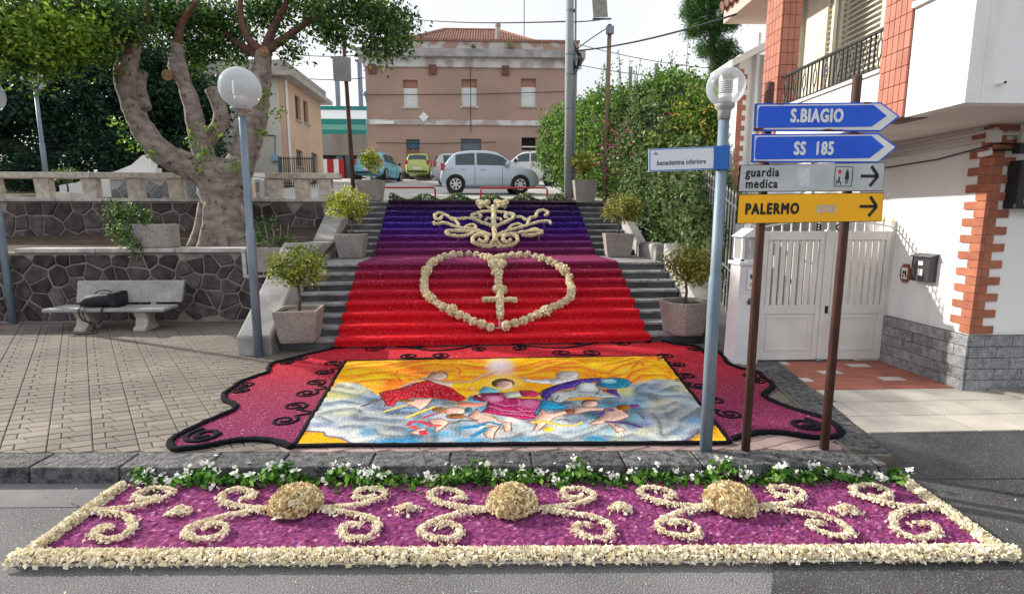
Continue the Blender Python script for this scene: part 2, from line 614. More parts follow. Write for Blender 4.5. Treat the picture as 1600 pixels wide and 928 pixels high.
# lava-stone edging between pavement and driveway
edge = MB().slab([(3.742, 7.373, 0.14), (4.18, 7.355, 0.14), (3.445, 4.171, 0.14), (3.088, 4.186, 0.14)], (0, 0, -.12)).build('driveway_edging', M_mortar, kind='structure')
ea, eb = Vector((3.745, 7.302, 0.14)), Vector((3.138, 4.209, 0.14))
ec, ed = Vector((4.114, 7.287, 0.14)), Vector((3.447, 4.196, 0.14))
N = 5
for i in range(N):
    t0, t1 = i / N + .004, (i + 1) / N - .004
    q = [ea.lerp(eb, t0), ec.lerp(ed, t0), ec.lerp(ed, t1), ea.lerp(eb, t1)]
    MB().slab([(p.x, p.y, .148 + rnd.uniform(0, .004)) for p in q], (0, 0, -.1)).build('edging_stone', M_lava, edge, bevel=.01)
# driveway: red tiles with a few white ones, then pale grooved slabs, then asphalt ramp
MB().box(3.0, 9.0, 4.9, 7.25, .05, .125).build('driveway', M_mortar, kind='structure')
drv = bpy.data.objects['driveway']
M_tile = mat('terracotta_tile', (.40, .15, .105), (.33, .12, .09), 4, .7, .12, 60, rand=.12)
M_tilew = mat('pale_tile', (.62, .56, .53), (.52, .47, .45), 5, .7, .1, 60)
white_at = [(4.13, 7.047, 0.14), (5.02, 6.977, 0.14), (4.455, 6.626, 0.14), (3.881, 6.258, 0.14), (4.992, 6.265, 0.14), (4.397, 5.886, 0.14)]
def xedge(y):            # right side of the lava edging
    t = (ec.y - y) / (ec.y - ed.y)
    return ec.x + (ed.x - ec.x) * t + .01
tw, td = .30, .155
y = 7.18
row = 0
while y - td > 5.86:
    x = 3.3 - (row % 2) * tw * .5
    while x < 5.66:
        x0, x1 = max(x, xedge(y - td / 2)), min(x + tw, 5.66)
        if x1 - x0 > .05:
            isw = any(abs((x0 + x1) / 2 - p[0]) < tw * .5 and abs(y - td / 2 - p[1]) < td * .5 for p in white_at)
            MB().box(x0 + .003, x1 - .003, y - td + .003, y - .003, .10, .142).build('tile', M_tilew if isw else M_tile, drv, fixn=False)
        x += tw
    y -= td
    row += 1
y_red = y
M_groove = mat('grooved_slab', (.52, .49, .44), (.40, .375, .345), 2.5, .85, .2, 60, rand=.06)
sl = .42
y = y_red - .01
while y > 4.75:
    x = 2.6
    while x < 9:
        x0, x1 = max(x, xedge(y - sl / 2)), min(x + sl, 9.0)
        if x1 - x0 > .1 and not (x0 > 5.75 and y > 5.6):
            s_ = MB().box(x0 + .004, x1 - .004, y - sl + .004, y - .004, .10, .132)
            k = x0 + .004
            nb = max(2, int((x1 - x0) / .042))
            wv = (x1 - x0 - .012) / nb
            for i in range(nb):
                s_.box(x0 + .006 + i * wv, x0 + .006 + (i + 1) * wv - .007, y - sl + .006, y - .006, .133, .140)
            s_.build('grooved_slab', M_groove, drv, fixn=False)
        x += sl
    y -= sl
yg = y
MB().hexa([(3.15, 4.02, -.02), (12, 3.72, -.02), (12, yg + .05, -.02), (3.25, yg + .05, -.02)],
          [(3.35, 4.02, .012), (12, 3.72, .012), (12, yg + .02, .13), (3.05, yg + .02, .13)]).build('driveway_ramp', M_asph2, kind='structure')
# raised pavement in front of the right-hand house
MB().slab([(5.85, 5.80, .02), (6.1, 5.35, .02), (9.5, 4.6, .02), (9.5, 5.85, .02)], (0, 0, .16)).build('house_pavement', mat('worn_concrete', (.33, .31, .28), (.22, .20, .18), 3, .9, .5, 50), kind='structure', bevel=.02)

# ================================================================== staircase
UL, UR = -3.35, 3.45
stair = MB()
prof = [(-.0, 0.0)]
stair = MB().slab([ST(UL, .05, .0), ST(UL, .05, .1), ST(UL, 7 * TREAD + .05, step_z(7) + .05), ST(UL, 7 * TREAD + LAND + .05, step_z(8) - .05),
                   ST(UL, step_s(17) + .05, step_z(16) + .05), ST(UL, step_s(17) + .6, step_z(16) + .05), ST(UL, step_s(17) + .6, 0)],
                  Vector(ST(UR, 0, 0)) - Vector(ST(UL, 0, 0))).build('staircase', mat('stair_core', (.10, .10, .10)), kind='structure')
for k in range(1, 18):
    s0, z1 = step_s(k), step_z(k)
    s1 = (step_s(k + 1) + .03) if k < 17 else s0 + .42
    # pale nosing slab over a recessed riser; backlit contrast painted into both stone colours
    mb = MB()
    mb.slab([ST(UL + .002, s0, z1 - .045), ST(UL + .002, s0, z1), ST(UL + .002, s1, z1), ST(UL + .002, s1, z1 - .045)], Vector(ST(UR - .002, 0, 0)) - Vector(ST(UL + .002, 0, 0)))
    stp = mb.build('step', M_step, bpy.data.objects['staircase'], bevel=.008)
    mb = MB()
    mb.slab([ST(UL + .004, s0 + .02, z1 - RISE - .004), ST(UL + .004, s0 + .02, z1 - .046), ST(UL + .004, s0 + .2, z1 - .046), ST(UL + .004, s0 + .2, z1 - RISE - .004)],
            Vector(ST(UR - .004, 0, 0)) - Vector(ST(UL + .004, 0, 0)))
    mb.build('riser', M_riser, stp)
# sloping side slabs and landing blocks
M_str = mat('stringer_stone', (.42, .41, .40), (.26, .25, .25), 3, .85, .45, 45, rand=.06)
def stringer(ua, ub, sa, sb, za, zb, th, label):
    lo = [ST(ua, sa, za - th), ST(ub, sa, za - th), ST(ub, sb, zb - th), ST(ua, sb, zb - th)]
    hi = [ST(ua, sa, za), ST(ub, sa, za), ST(ub, sb, zb), ST(ua, sb, zb)]
    MB().hexa(lo, hi).build('stair_parapet', M_str, None, bevel=.03, label=label, cat='parapet')
stringer(-3.86, -3.365, -.28, 2.02, .42, 1.72, .55, 'sloping stone parapet at the left of the lower flight beside the lamp post')
stringer(3.465, 3.95, -.10, 2.05, .46, 1.68, .60, 'sloping stone parapet at the right of the lower flight by the white pillar')
stringer(-3.82, -3.365, 3.78, 6.05, 1.70, 2.86, .6, 'sloping stone parapet at the left of the upper flight below the brown pole')
stringer(3.465, 3.72, 3.78, 6.15, 1.62, 2.86, .6, 'narrow stone parapet at the right of the upper flight against the ivy')
MB().hexa([ST(-3.86, 2.55, 1.2), ST(-3.37, 2.55, 1.2), ST(-3.37, 3.72, 1.2), ST(-3.86, 3.72, 1.2)],
          [ST(-3.86, 2.55, 1.66), ST(-3.37, 2.55, 1.66), ST(-3.37, 3.72, 1.66), ST(-3.86, 3.72, 1.66)]).build(
    'landing_block', M_str, None, bevel=.03, label='low stone block beside the landing on the left', cat='block')
MB().hexa([ST(3.47, 2.5, 1.2), ST(4.0, 2.5, 1.2), ST(4.0, 3.72, 1.2), ST(3.47, 3.72, 1.2)],
          [ST(3.47, 2.5, 1.62), ST(4.0, 2.5, 1.62), ST(4.0, 3.72, 1.62), ST(3.47, 3.72, 1.62)]).build(
    'landing_block', M_str, None, bevel=.05, label='low rounded stone block beside the landing under the ivy', cat='block')
# plaza above the stairs
rows = []
for y in [14.42, 16, 18, 20.5, 24, 28, 32, 35, 40, 60, 120]:
    rows.append([(x, y, plaza_z(y)) for x in np.linspace(-40, 40, 21)])
MB().grid(rows).build('plaza', mat('plaza_concrete', (.46, .45, .43), (.36, .35, .335), .7, .9, .3, 60), kind='structure', fixn=False)
MB().slab([(-40, 13.3, 2.56), (-3.9, 13.3, 2.56), (-3.9, 14.6, 2.56), (-40, 14.6, 2.56)], (0, 0, .04)).build('terrace', mat('terrace_stone', (.24, .23, .21), (.16, .15, .14), 2, .9, .3, 40), kind='structure')
rows = []
for y in [14.62, 16, 18, 20.5, 24, 28, 32]:
    rows.append([(x, y, plaza_z(y) + .03) for x in np.linspace(-40, -9.0, 9)])
MB().grid(rows).build('garden_bed', mat('garden_soil', (.05, .055, .03), (.09, .08, .05), 1.5, .95, .8, 12), kind='structure', fixn=False)

# ================================================================== flower carpet on the steps
def ramp_mat(name, stops, zlo, zhi, speck, axis='Z'):
    m = bpy.data.materials.new(name)
    m.use_nodes = True
    n, l = m.node_tree.nodes, m.node_tree.links
    b = n['Principled BSDF']
    b.inputs['Roughness'].default_value = .95
    b.inputs['Specular IOR Level'].default_value = .1
    geo = n.new('ShaderNodeNewGeometry')
    sp = n.new('ShaderNodeSeparateXYZ')
    l.new(geo.outputs['Position'], sp.inputs[0])
    mr = n.new('ShaderNodeMapRange')
    mr.inputs['From Min'].default_value = zlo
    mr.inputs['From Max'].default_value = zhi
    l.new(sp.outputs[axis], mr.inputs['Value'])
    # hand-strewn colours blend raggedly into each other
    wob = n.new('ShaderNodeTexNoise'); wob.inputs['Scale'].default_value = 9; wob.inputs['Detail'].default_value = 6
    l.new(geo.outputs['Position'], wob.inputs['Vector'])
    wm = n.new('ShaderNodeMath'); wm.operation = 'MULTIPLY_ADD'
    l.new(wob.outputs['Fac'], wm.inputs[0]); wm.inputs[1].default_value = .10
    ws = n.new('ShaderNodeMath'); ws.operation = 'SUBTRACT'
    l.new(mr.outputs['Result'], wm.inputs[2]); l.new(wm.outputs[0], ws.inputs[0]); ws.inputs[1].default_value = .05
    cr = n.new('ShaderNodeValToRGB')
    e = cr.color_ramp.elements
    e[0].position, e[0].color = stops[0][0], (*lin(stops[0][1]), 1)
    e[1].position, e[1].color = stops[-1][0], (*lin(stops[-1][1]), 1)
    for p, c in stops[1:-1]:
        k = e.new(p)
        k.color = (*lin(c), 1)
    l.new(ws.outputs[0], cr.inputs['Fac'])
    cur = cr.outputs['Color']
    # grain: light and dark chips of the strewn material
    for sc, lo, hi, colr, fac in ((120, .58, .65, speck, .42), (85, .57, .65, (.01, .004, .012), .8), (36, .735, .75, (.75, .62, .58), .7)):
        t = n.new('ShaderNodeTexNoise')
        t.inputs['Scale'].default_value = sc
        t.inputs['Detail'].default_value = 1
        l.new(geo.outputs['Position'], t.inputs['Vector'])
        q = n.new('ShaderNodeMapRange')
        q.inputs['From Min'].default_value = lo
        q.inputs['From Max'].default_value = hi
        q.inputs['To Max'].default_value = fac
        l.new(t.outputs['Fac'], q.inputs['Value'])
        k = n.new('ShaderNodeMix')
        k.data_type = 'RGBA'
        l.new(q.outputs['Result'], k.inputs['Factor'])
        l.new(cur, k.inputs[6])
        k.inputs[7].default_value = (*colr, 1)
        cur = k.outputs[2]
    l.new(cur, b.inputs['Base Color'])
    t = n.new('ShaderNodeTexNoise')
    t.inputs['Scale'].default_value = 110
    l.new(geo.outputs['Position'], t.inputs['Vector'])
    bp = n.new('ShaderNodeBump')
    bp.inputs['Strength'].default_value = .8
    bp.inputs['Distance'].default_value = .02
    l.new(t.outputs['Fac'], bp.inputs['Height'])
    l.new(bp.outputs['Normal'], b.inputs['Normal'])
    return m
stops = [(0, (232, 8, 22)), (.16, (226, 6, 24)), (.28, (196, 8, 34)), (.36, (166, 14, 52)), (.44, (136, 30, 76)), (.50, (122, 44, 98)),
         (.58, (104, 30, 108)), (.66, (76, 26, 128)), (.74, (40, 22, 140)), (.83, (26, 20, 118)), (.92, (18, 18, 78)), (1, (10, 14, 34))]
M_stair_c = ramp_mat('strewn_petals_gradient', stops, .2, 2.62, (.75, .30, .42))
path = []                # (s, z) following the treads with rounded nosings
for k in range(1, 18):
    s0, z1 = step_s(k), step_z(k)
    zb = z1 - RISE
    path += [(s0 - .006, zb + .028), (s0 - .008, zb + .05), (s0 - .022, z1 - .055), (s0 - .046, z1 - .028), (s0 - .054, z1 + .002), (s0 - .036, z1 + .028), (s0 + .01, z1 + .040)]
    s2 = step_s(k + 1) if k < 17 else s0 + .25
    for f in ((.25, .5, .75) if k != 8 else (.1, .25, .4, .55, .7, .85, .95)):
        path.append((s0 + .02 + (s2 - .07 - s0) * f, z1 + .030))
path.append((step_s(17) + .22, step_z(17) + .03))
nu = 180
V = []
for i, (s, z) in enumerate(path):
    e = rnd.uniform(-.012, .012)
    for j in range(nu + 1):
        u = -2.50 + 5.02 * j / nu
        if j == 0: u += e
        if j == nu: u -= e
        edge = min(j, nu - j)
        lift = -.022 if edge == 0 else 0
        x, y, zz = ST(u, s + rnd.gauss(0, .0035), z + lift + rnd.gauss(0, .004))
        V.append((x, y, zz))
V = np.array(V)
w = nu + 1
ii, jj = np.meshgrid(np.arange(len(path) - 1), np.arange(nu), indexing='ij')
a = (ii * w + jj).ravel()
F = np.stack([a, a + 1, a + w + 1, a + w], 1)
sc = thing('stair_flower_carpet', ST(0, 0, .14), 'flower carpet covering the steps, fading from red at the bottom to dark blue on top', 'flower carpet')
np_mesh('petal_bed', V, F, M_stair_c, sc, smooth=True)

CREAM = [lin(c) for c in ((244, 236, 212), (236, 226, 196), (248, 242, 222), (228, 214, 180), (238, 230, 206))]
def petals_on(points, normals, size, cols, aspect=.65):
    n = len(points)
    d = np.cross(normals, unit(n)) + normals * nrs.uniform(.25, .9, (n, 1))
    d /= np.linalg.norm(d, axis=1, keepdims=True)
    return leaves(points, size, cols, aspect, up=0, dirs=d * 2.5)
def flower_ball_mesh(r, seed):
    k = 70
    d = unit(k)
    V, F, c = petals_on(d * r * .86, d, r * .62, CREAM)
    Vs, Fs = [], []
    # core
    core = MB().lathe([(r * .05, -r * .84), (r * .6, -r * .6), (r * .85, 0), (r * .6, r * .6), (r * .05, r * .84)], n=10)
    me = bpy.data.meshes.new('flower_ball')
    allV = np.concatenate([V, np.array(core.v)])
    fs = [tuple(f) for f in F] + [tuple(i + len(V) for i in f) for f in core.f]
    me.from_pydata([tuple(p) for p in allV], [], fs)
    ca = me.color_attributes.new('Col', 'FLOAT_COLOR', 'POINT')
    cc = np.ones((len(allV), 4), np.float32)
    cc[:len(V), :3] = c
    cc[len(V):, :3] = lin((196, 184, 142))
    ca.data.foreach_set('color', cc.ravel())
    me.materials.append(M_petal)
    return me
BALLS = [flower_ball_mesh(.092, i) for i in range(3)]
def ball(parent, p, r=.092, name='flower_ball'):
    me = BALLS[rnd.randint(0, 2)]
    o = bpy.data.objects.new(name, me)
    COL.objects.link(o)
    o.parent = parent
    o.location = Vector(p) - ORG[parent]
    o.scale = (r / .092,) * 3
    o.rotation_euler = (rnd.uniform(0, 6), rnd.uniform(0, 6), rnd.uniform(0, 6))
    return o
heartL = [(0.016, 10.26, 1.389), (-0.045, 10.63, 1.39), (-0.135, 10.929, 1.39), (-0.289, 11.469, 1.39), (-0.467, 11.763, 1.39), (-0.651, 11.654, 1.39), (-0.79, 11.49, 1.39), (-0.913, 10.962, 1.39), (-0.97, 10.251, 1.39), (-1.058, 10.137, 1.349), (-1.12, 10.039, 1.299), (-1.167, 9.866, 1.211), (-1.185, 9.738, 1.145), (-1.183, 9.577, 1.061), (-1.171, 9.439, 0.991), (-1.149, 9.321, 0.929), (-1.115, 9.22, 0.875), (-1.055, 9.13, 0.827), (-0.979, 9.049, 0.785), (-0.886, 8.952, 0.731), (-0.791, 8.865, 0.685), (-0.642, 8.787, 0.642), (-0.505, 8.681, 0.584), (-0.392, 8.621, 0.55), (-0.276, 8.525, 0.499), (-0.138, 8.464, 0.464), (-0.001, 8.399, 0.428)]
heartR = [(0.258, 8.436, 0.441), (0.406, 8.497, 0.47), (0.539, 8.556, 0.498), (0.671, 8.64, 0.538), (0.792, 8.719, 0.576), (0.944, 8.797, 0.614), (1.088, 8.905, 0.665), (1.2, 8.971, 0.699), (1.317, 9.063, 0.744), (1.408, 9.171, 0.797), (1.44, 9.287, 0.857), (1.462, 9.382, 0.906), (1.467, 9.48, 0.956), (1.442, 9.588, 1.013), (1.471, 9.73, 1.086), (1.412, 9.938, 1.194), (1.327, 10.043, 1.25), (1.247, 10.151, 1.308), (1.148, 10.219, 1.346), (1.022, 10.302, 1.39), (0.936, 10.783, 1.39), (0.812, 11.423, 1.39), (0.632, 11.32, 1.39), (0.46, 11.165, 1.39), (0.305, 10.81, 1.39), (0.201, 10.523, 1.39), (0.123, 10.263, 1.389)]
ht = thing('flower_heart', heartL[-1], 'heart outline of cream flower balls lying on the red steps', 'heart')
for i, p in enumerate(heartL):
    ball(ht, p, .105 if i in (11, 21) else rnd.uniform(.070, .084))
for i, p in enumerate(heartR):
    ball(ht, p, .105 if i in (5, 15) else rnd.uniform(.070, .084))
tip = [heartL[-1], (0.136, 8.427, 0.399), heartR[0]]
MB().tube(tip, .012, 6).build('wire', mat('wire_grey', (.3, .3, .36), None, rough=.5), ht, smooth=True)
MB().tube(heartL, .012, 6).build('wire', MATS['wire_grey'], ht, smooth=True)
MB().tube(heartR, .012, 6).build('wire', MATS['wire_grey'], ht, smooth=True)
sw = thing('flower_sword', (0.15, 8.641, 0.549), 'upright cross-hilted sword of cream flowers inside the heart', 'sword')
for p, r in zip([(0.048, 10.049, 1.32), (0.136, 10.064, 1.325), (0.234, 10.043, 1.313), (0.086, 9.943, 1.264), (0.189, 9.935, 1.258), (0.132, 9.785, 1.182), (0.084, 9.759, 1.169), (0.186, 9.771, 1.174), (0.155, 9.652, 1.113), (0.153, 9.553, 1.061), (0.151, 9.444, 1.005), (0.115, 9.29, 0.926), (0.176, 9.301, 0.93), (0.236, 9.278, 0.917)],
                (.085, .08, .085, .075, .075, .08, .065, .065, .075, .072, .072, .075, .08, .075)):
    ball(sw, p, r)
for p in [(0.174, 9.19, 0.863), (0.169, 9.097, 0.815), (0.167, 9.02, 0.776), (0.168, 8.941, 0.734), (0.167, 8.864, 0.693), (0.168, 8.785, 0.654), (0.166, 8.705, 0.612), (0.167, 8.631, 0.573)]:
    ball(sw, p, .068)
for p in [(-0.096, 9.025, 0.783), (-0.028, 9.03, 0.785), (0.04, 9.032, 0.784), (0.105, 9.034, 0.783), (0.229, 9.031, 0.78), (0.298, 9.028, 0.777), (0.366, 9.03, 0.776), (0.431, 9.027, 0.773)]:
    ball(sw, p, .052)
MB().tube([(0.16, 8.612, 0.543), (0.146, 8.427, 0.399)], .012, 6).build('wire', MATS['wire_grey'], sw, smooth=True)

def smooth_path(pts, n=6):
    P = [Vector(p) for p in pts]
    P = [P[0] * 2 - P[1]] + P + [P[-1] * 2 - P[-2]]
    out = []
    for i in range(1, len(P) - 2):
        for k in range(n):
            t = k / n
            a, b_, c, d = P[i - 1], P[i], P[i + 1], P[i + 2]
            out.append(.5 * ((2 * b_) + (c - a) * t + (2 * a - 5 * b_ + 4 * c - d) * t * t + (3 * b_ - a - 3 * c + d) * t ** 3))
    out.append(P[-2])
    return out
def petal_rope(name, path, r, parent, dens=420, psize=.045, flat=1.0):
    """rope of petals: core tube plus petals standing off it"""
    path = smooth_path(path, 5)
    core = MB().tube(path, r * .8, 8, flat)
    L = [0]
    for a, c in zip(path, path[1:]):
        L.append(L[-1] + (c - a).length)
    n = max(20, int(L[-1] * dens))
    tt = nrs.uniform(0, L[-1], n)
    PX = np.stack([np.interp(tt, L, [p[k] for p in path]) for k in range(3)], 1)
    T = np.stack([np.interp(tt + .01, L, [p[k] for p in path]) for k in range(3)], 1) - PX
    T /= np.linalg.norm(T, axis=1, keepdims=True) + 1e-6
    N = unit(n)
    N -= T * (N * T).sum(1, keepdims=True)
    N /= np.linalg.norm(N, axis=1, keepdims=True) + 1e-6
    N2 = N.copy()
    N2[:, 2] *= flat
    V, Fq, c = petals_on(PX + N2 * r * .85, N, psize, CREAM)
    cv = np.array(core.v)
    fs3 = [tuple(f) for f in Fq.tolist()] + [tuple(i + len(V) for i in f) for f in core.f]
    org = np.array(ORG[parent])
    me = bpy.data.meshes.new(name)
    me.from_pydata([tuple(p) for p in (np.concatenate([V, cv]) - org)], [], fs3)
    ca = me.color_attributes.new('Col', 'FLOAT_COLOR', 'POINT')
    cc = np.ones((len(V) + len(cv), 4), np.float32)
    cc[:len(V), :3] = c
    cc[len(V):, :3] = lin((206, 192, 148))
    ca.data.foreach_set('color', cc.ravel())
    return link_mesh(me, name, M_petal, parent)
orn = thing('flower_scroll_ornament', (0.116, 12.283, 1.479), 'symmetrical cream flower scrollwork with two leaves on the blue and purple steps', 'ornament')
for nm, r, pts in (
    ('stem', .062, [(0.092, 13.824, 2.478), (0.106, 13.465, 2.291), (0.102, 13.134, 2.121), (0.113, 12.594, 1.841), (0.128, 12.216, 1.635)]),
    ('scroll', .040, [(0.074, 12.859, 1.978), (-0.217, 13.043, 2.08), (-0.422, 13.211, 2.171), (-0.409, 13.375, 2.256), (-0.286, 13.424, 2.278), (-0.211, 13.302, 2.214), (-0.269, 13.201, 2.163)]),
    ('scroll', .036, [(-0.453, 13.259, 2.197), (-0.308, 13.447, 2.291), (-0.093, 13.54, 2.335), (0.08, 13.529, 2.326)]),
    ('scroll', .040, [(0.115, 12.821, 1.958), (0.434, 13.093, 2.092), (0.599, 13.301, 2.197), (0.563, 13.448, 2.274), (0.446, 13.454, 2.278), (0.386, 13.309, 2.205), (0.443, 13.23, 2.163)]),
    ('scroll', .036, [(0.614, 13.336, 2.214), (0.405, 13.502, 2.305), (0.167, 13.541, 2.331)]),
    ('scroll', .036, [(-0.324, 13.198, 2.163), (-0.556, 13.19, 2.163), (-0.765, 13.157, 2.15), (-0.925, 13.176, 2.163), (-1.069, 13.314, 2.239), (-1.227, 13.426, 2.299), (-1.345, 13.319, 2.247), (-1.308, 13.142, 2.154), (-1.203, 13.132, 2.146), (-1.171, 13.262, 2.213)]),
    ('scroll', .034, [(-0.955, 13.174, 2.163), (-0.81, 13.058, 2.101), (-0.761, 12.927, 2.031), (-0.722, 12.804, 1.967)]),
    ('scroll', .034, [(-1.355, 12.975, 2.068), (-1.287, 12.906, 2.032), (-1.107, 12.968, 2.06), (-0.872, 12.845, 1.991), (-0.662, 12.747, 1.936), (-0.376, 12.711, 1.912), (0.011, 12.481, 1.784)]),
    ('scroll', .038, [(0.023, 12.459, 1.773), (-0.292, 12.581, 1.842), (-0.697, 12.625, 1.873), (-0.971, 12.614, 1.874), (-1.005, 12.517, 1.824), (-0.846, 12.413, 1.767), (-0.608, 12.407, 1.759), (-0.372, 12.541, 1.823)]),
    ('scroll', .028, [(-0.602, 12.757, 1.94), (-0.503, 12.876, 1.999), (-0.401, 12.909, 2.015), (-0.317, 12.806, 1.959), (-0.376, 12.727, 1.92)]),
    ('scroll', .036, [(0.678, 13.322, 2.205), (0.804, 13.286, 2.184), (0.924, 13.168, 2.121), (1.018, 13.286, 2.18), (1.151, 13.34, 2.206), (1.204, 13.551, 2.314), (1.333, 13.671, 2.372), (1.459, 13.607, 2.337), (1.467, 13.478, 2.271), (1.374, 13.417, 2.24)]),
    ('scroll', .034, [(0.919, 12.968, 2.018), (0.956, 13.128, 2.1), (1.016, 13.254, 2.163)]),
    ('scroll', .034, [(1.483, 13.015, 2.03), (1.454, 13.147, 2.1), (1.216, 13.099, 2.079), (0.995, 12.973, 2.018), (0.693, 12.804, 1.938), (0.378, 12.641, 1.86), (0.172, 12.471, 1.776)]),
    ('scroll', .038, [(0.171, 12.435, 1.757), (0.517, 12.536, 1.802), (0.889, 12.652, 1.855), (1.201, 12.694, 1.87), (1.221, 12.598, 1.82), (1.0, 12.493, 1.771), (0.757, 12.486, 1.771)]),
    ('scroll', .028, [(0.443, 12.758, 1.918), (0.553, 12.915, 1.998), (0.681, 12.982, 2.03), (0.783, 12.925, 1.998), (0.714, 12.806, 1.938)]),
    ('scroll', .028, [(0.933, 12.685, 1.871), (1.043, 12.779, 1.918), (1.143, 12.746, 1.898), (1.094, 12.645, 1.847)]),
    ('scroll', .044, [(0.077, 12.267, 1.672), (-0.003, 12.211, 1.545), (-0.207, 12.203, 1.55), (-0.372, 12.195, 1.625), (-0.383, 12.344, 1.721), (-0.258, 12.47, 1.785), (-0.097, 12.426, 1.758), (-0.057, 12.263, 1.673), (-0.167, 12.205, 1.624), (-0.247, 12.277, 1.684)]),
    ('scroll', .044, [(0.157, 12.269, 1.672), (0.266, 12.223, 1.544), (0.496, 12.232, 1.551), (0.643, 12.237, 1.645), (0.624, 12.416, 1.737), (0.495, 12.504, 1.787), (0.344, 12.435, 1.753), (0.307, 12.275, 1.672), (0.409, 12.229, 1.626), (0.491, 12.302, 1.682)]),
    ('scroll', .034, [(-0.089, 12.209, 1.537), (0.009, 12.211, 1.513), (0.108, 12.216, 1.556), (0.218, 12.22, 1.513), (0.345, 12.225, 1.528)]),
    ('scroll', .030, [(-0.1, 13.086, 2.1), (-0.05, 13.21, 2.163), (0.056, 13.199, 2.155), (0.162, 13.218, 2.163), (0.255, 13.206, 2.155), (0.295, 13.094, 2.096)]),
    ('leaf', .085, [(-0.318, 14.039, 2.598), (-0.206, 13.973, 2.561), (-0.094, 13.869, 2.506)]), ('leaf', .085, [(-0.261, 13.792, 2.469), (-0.161, 13.886, 2.515), (-0.027, 14.025, 2.585)]),
    ('leaf', .085, [(0.471, 14.049, 2.586), (0.352, 13.979, 2.553), (0.216, 13.884, 2.506)]), ('leaf', .085, [(0.401, 13.82, 2.47), (0.306, 13.923, 2.525), (0.152, 14.062, 2.599)]),
    ('scroll', .030, [(-0.116, 13.843, 2.492), (-0.015, 13.734, 2.433), (0.09, 13.677, 2.402), (0.192, 13.743, 2.433), (0.269, 13.859, 2.493)])):
    petal_rope(nm, pts, r, orn, 380, .04)
for a, c in (((-0.733, 12.516, 1.617), (-0.726, 12.421, 1.769)), ((1.168, 12.634, 1.639), (1.159, 12.543, 1.793)), ((-1.216, 13.136, 1.95), (-1.198, 12.964, 2.059)), ((1.348, 13.233, 1.946), (1.333, 13.09, 2.073))):
    MB().bar(a, c, .03).build('wooden_leg', mat('raw_wood', (.40, .26, .16), None), orn)

# ================================================================== shaped carpet on the pavement
OUT_L = [(-2.43, 8.294), (-2.454, 8.11), (-2.697, 7.817), (-2.846, 7.575), (-3.021, 7.349), (-3.001, 7.129), (-2.92, 6.89), (-2.975, 6.753), (-3.05, 6.569), (-3.092, 6.394), (-3.065, 6.273), (-3.068, 6.111), (-3.057, 6.0), (-2.966, 5.827), (-2.826, 5.701), (-2.741, 5.619), (-2.712, 5.486), (-2.742, 5.362), (-2.807, 5.195), (-2.87, 4.976), (-2.91, 4.802), (-2.896, 4.691), (-2.828, 4.582), (-2.733, 4.527), (-2.591, 4.559), (-2.462, 4.625), (-2.331, 4.694), (-2.172, 4.71), (-1.99, 4.675), (-1.849, 4.594), (-1.75, 4.532)]
OUT_R = [(2.219, 4.544), (2.315, 4.59), (2.518, 4.673), (2.703, 4.665), (2.854, 4.598), (3.004, 4.537), (3.187, 4.55), (3.284, 4.625), (3.333, 4.718), (3.374, 4.915), (3.296, 5.116), (3.189, 5.292), (3.11, 5.543), (3.132, 5.742), (3.285, 5.9), (3.415, 6.069), (3.457, 6.224), (3.462, 6.36), (3.511, 6.589), (3.413, 6.745), (3.352, 6.842), (3.312, 7.074), (3.396, 7.39), (3.436, 7.616), (3.312, 7.701), (3.244, 7.784), (3.241, 8.036), (3.019, 8.177), (2.842, 8.413), (2.756, 8.628)]
outL = [(p.x, p.y) for p in smooth_path([(a, c, 0) for a, c in OUT_L], 4)]
outR = [(p.x, p.y) for p in smooth_path([(a, c, 0) for a, c in OUT_R], 4)]
PCN = [(-1.747, 4.561), (2.153, 4.466), (2.526, 7.496), (-2.049, 7.404)]       # picture corners: front left, front right, back right, back left
fc = thing('pavement_flower_carpet', (.2, 6.0, .14), 'shaped red and magenta flower carpet with black scrolls framing a picture on the pavement', 'flower carpet')
stops2 = [(0, (122, 40, 88)), (.2, (134, 38, 84)), (.45, (146, 38, 68)), (.7, (176, 26, 46)), (1, (206, 18, 34))]
M_floor_c = ramp_mat('strewn_petals_magenta', stops2, 4.4, 8.1, (.72, .36, .46), 'Y')
bk = [ST(-2.42, -.055, 0)[:2], ST(2.47, -.055, 0)[:2]]
ringL = outL + [PCN[0], PCN[3]]
mb = MB()
def flat_poly(mb, pts, z):
    mb.add([(p[0], p[1], z) for p in pts], [tuple(range(len(pts)))])
import bmesh
def ngon_obj(name, pts, z, m, parent, sub=0):
    mb = MB(); flat_poly(mb, pts, z)
    me = mb.mesh(name, ORG[parent])
    bm = bmesh.new(); bm.from_mesh(me)
    bmesh.ops.triangulate(bm, faces=bm.faces)
    for f in bm.faces:
        if f.normal.z < 0: f.normal_flip()
    bm.to_mesh(me); bm.free()
    return link_mesh(me, name, m, parent)
ngon_obj('petal_bed', [bk[0]] + outL + [PCN[0], PCN[3]], .156, M_floor_c, fc)
ngon_obj('petal_bed', [bk[1], PCN[2], PCN[1]] + outR, .156, M_floor_c, fc)
ngon_obj('petal_bed', [bk[0], PCN[3], PCN[2], bk[1]], .156, M_floor_c, fc)
M_blk = mat('black_strewn', (.006, .006, .010), (.014, .014, .02), 60, .9, .9, 120, spots=(.09, .09, .10), spscale=120, sprange=(.70, .75), spec=.1)
def rope(name, pts, r, parent, z=.16, flat=.8):
    P = [(p[0] + rnd.gauss(0, .003), p[1] + rnd.gauss(0, .003), z) for p in pts]
    rs = [r * rnd.uniform(.88, 1.1) for _ in P]
    return MB().tube(P, rs, 8, flat).build(name, M_blk, parent, smooth=True)
rope('black_edging', [bk[0]] + outL, .034, fc)
rope('black_edging', outR + [bk[1]], .034, fc)
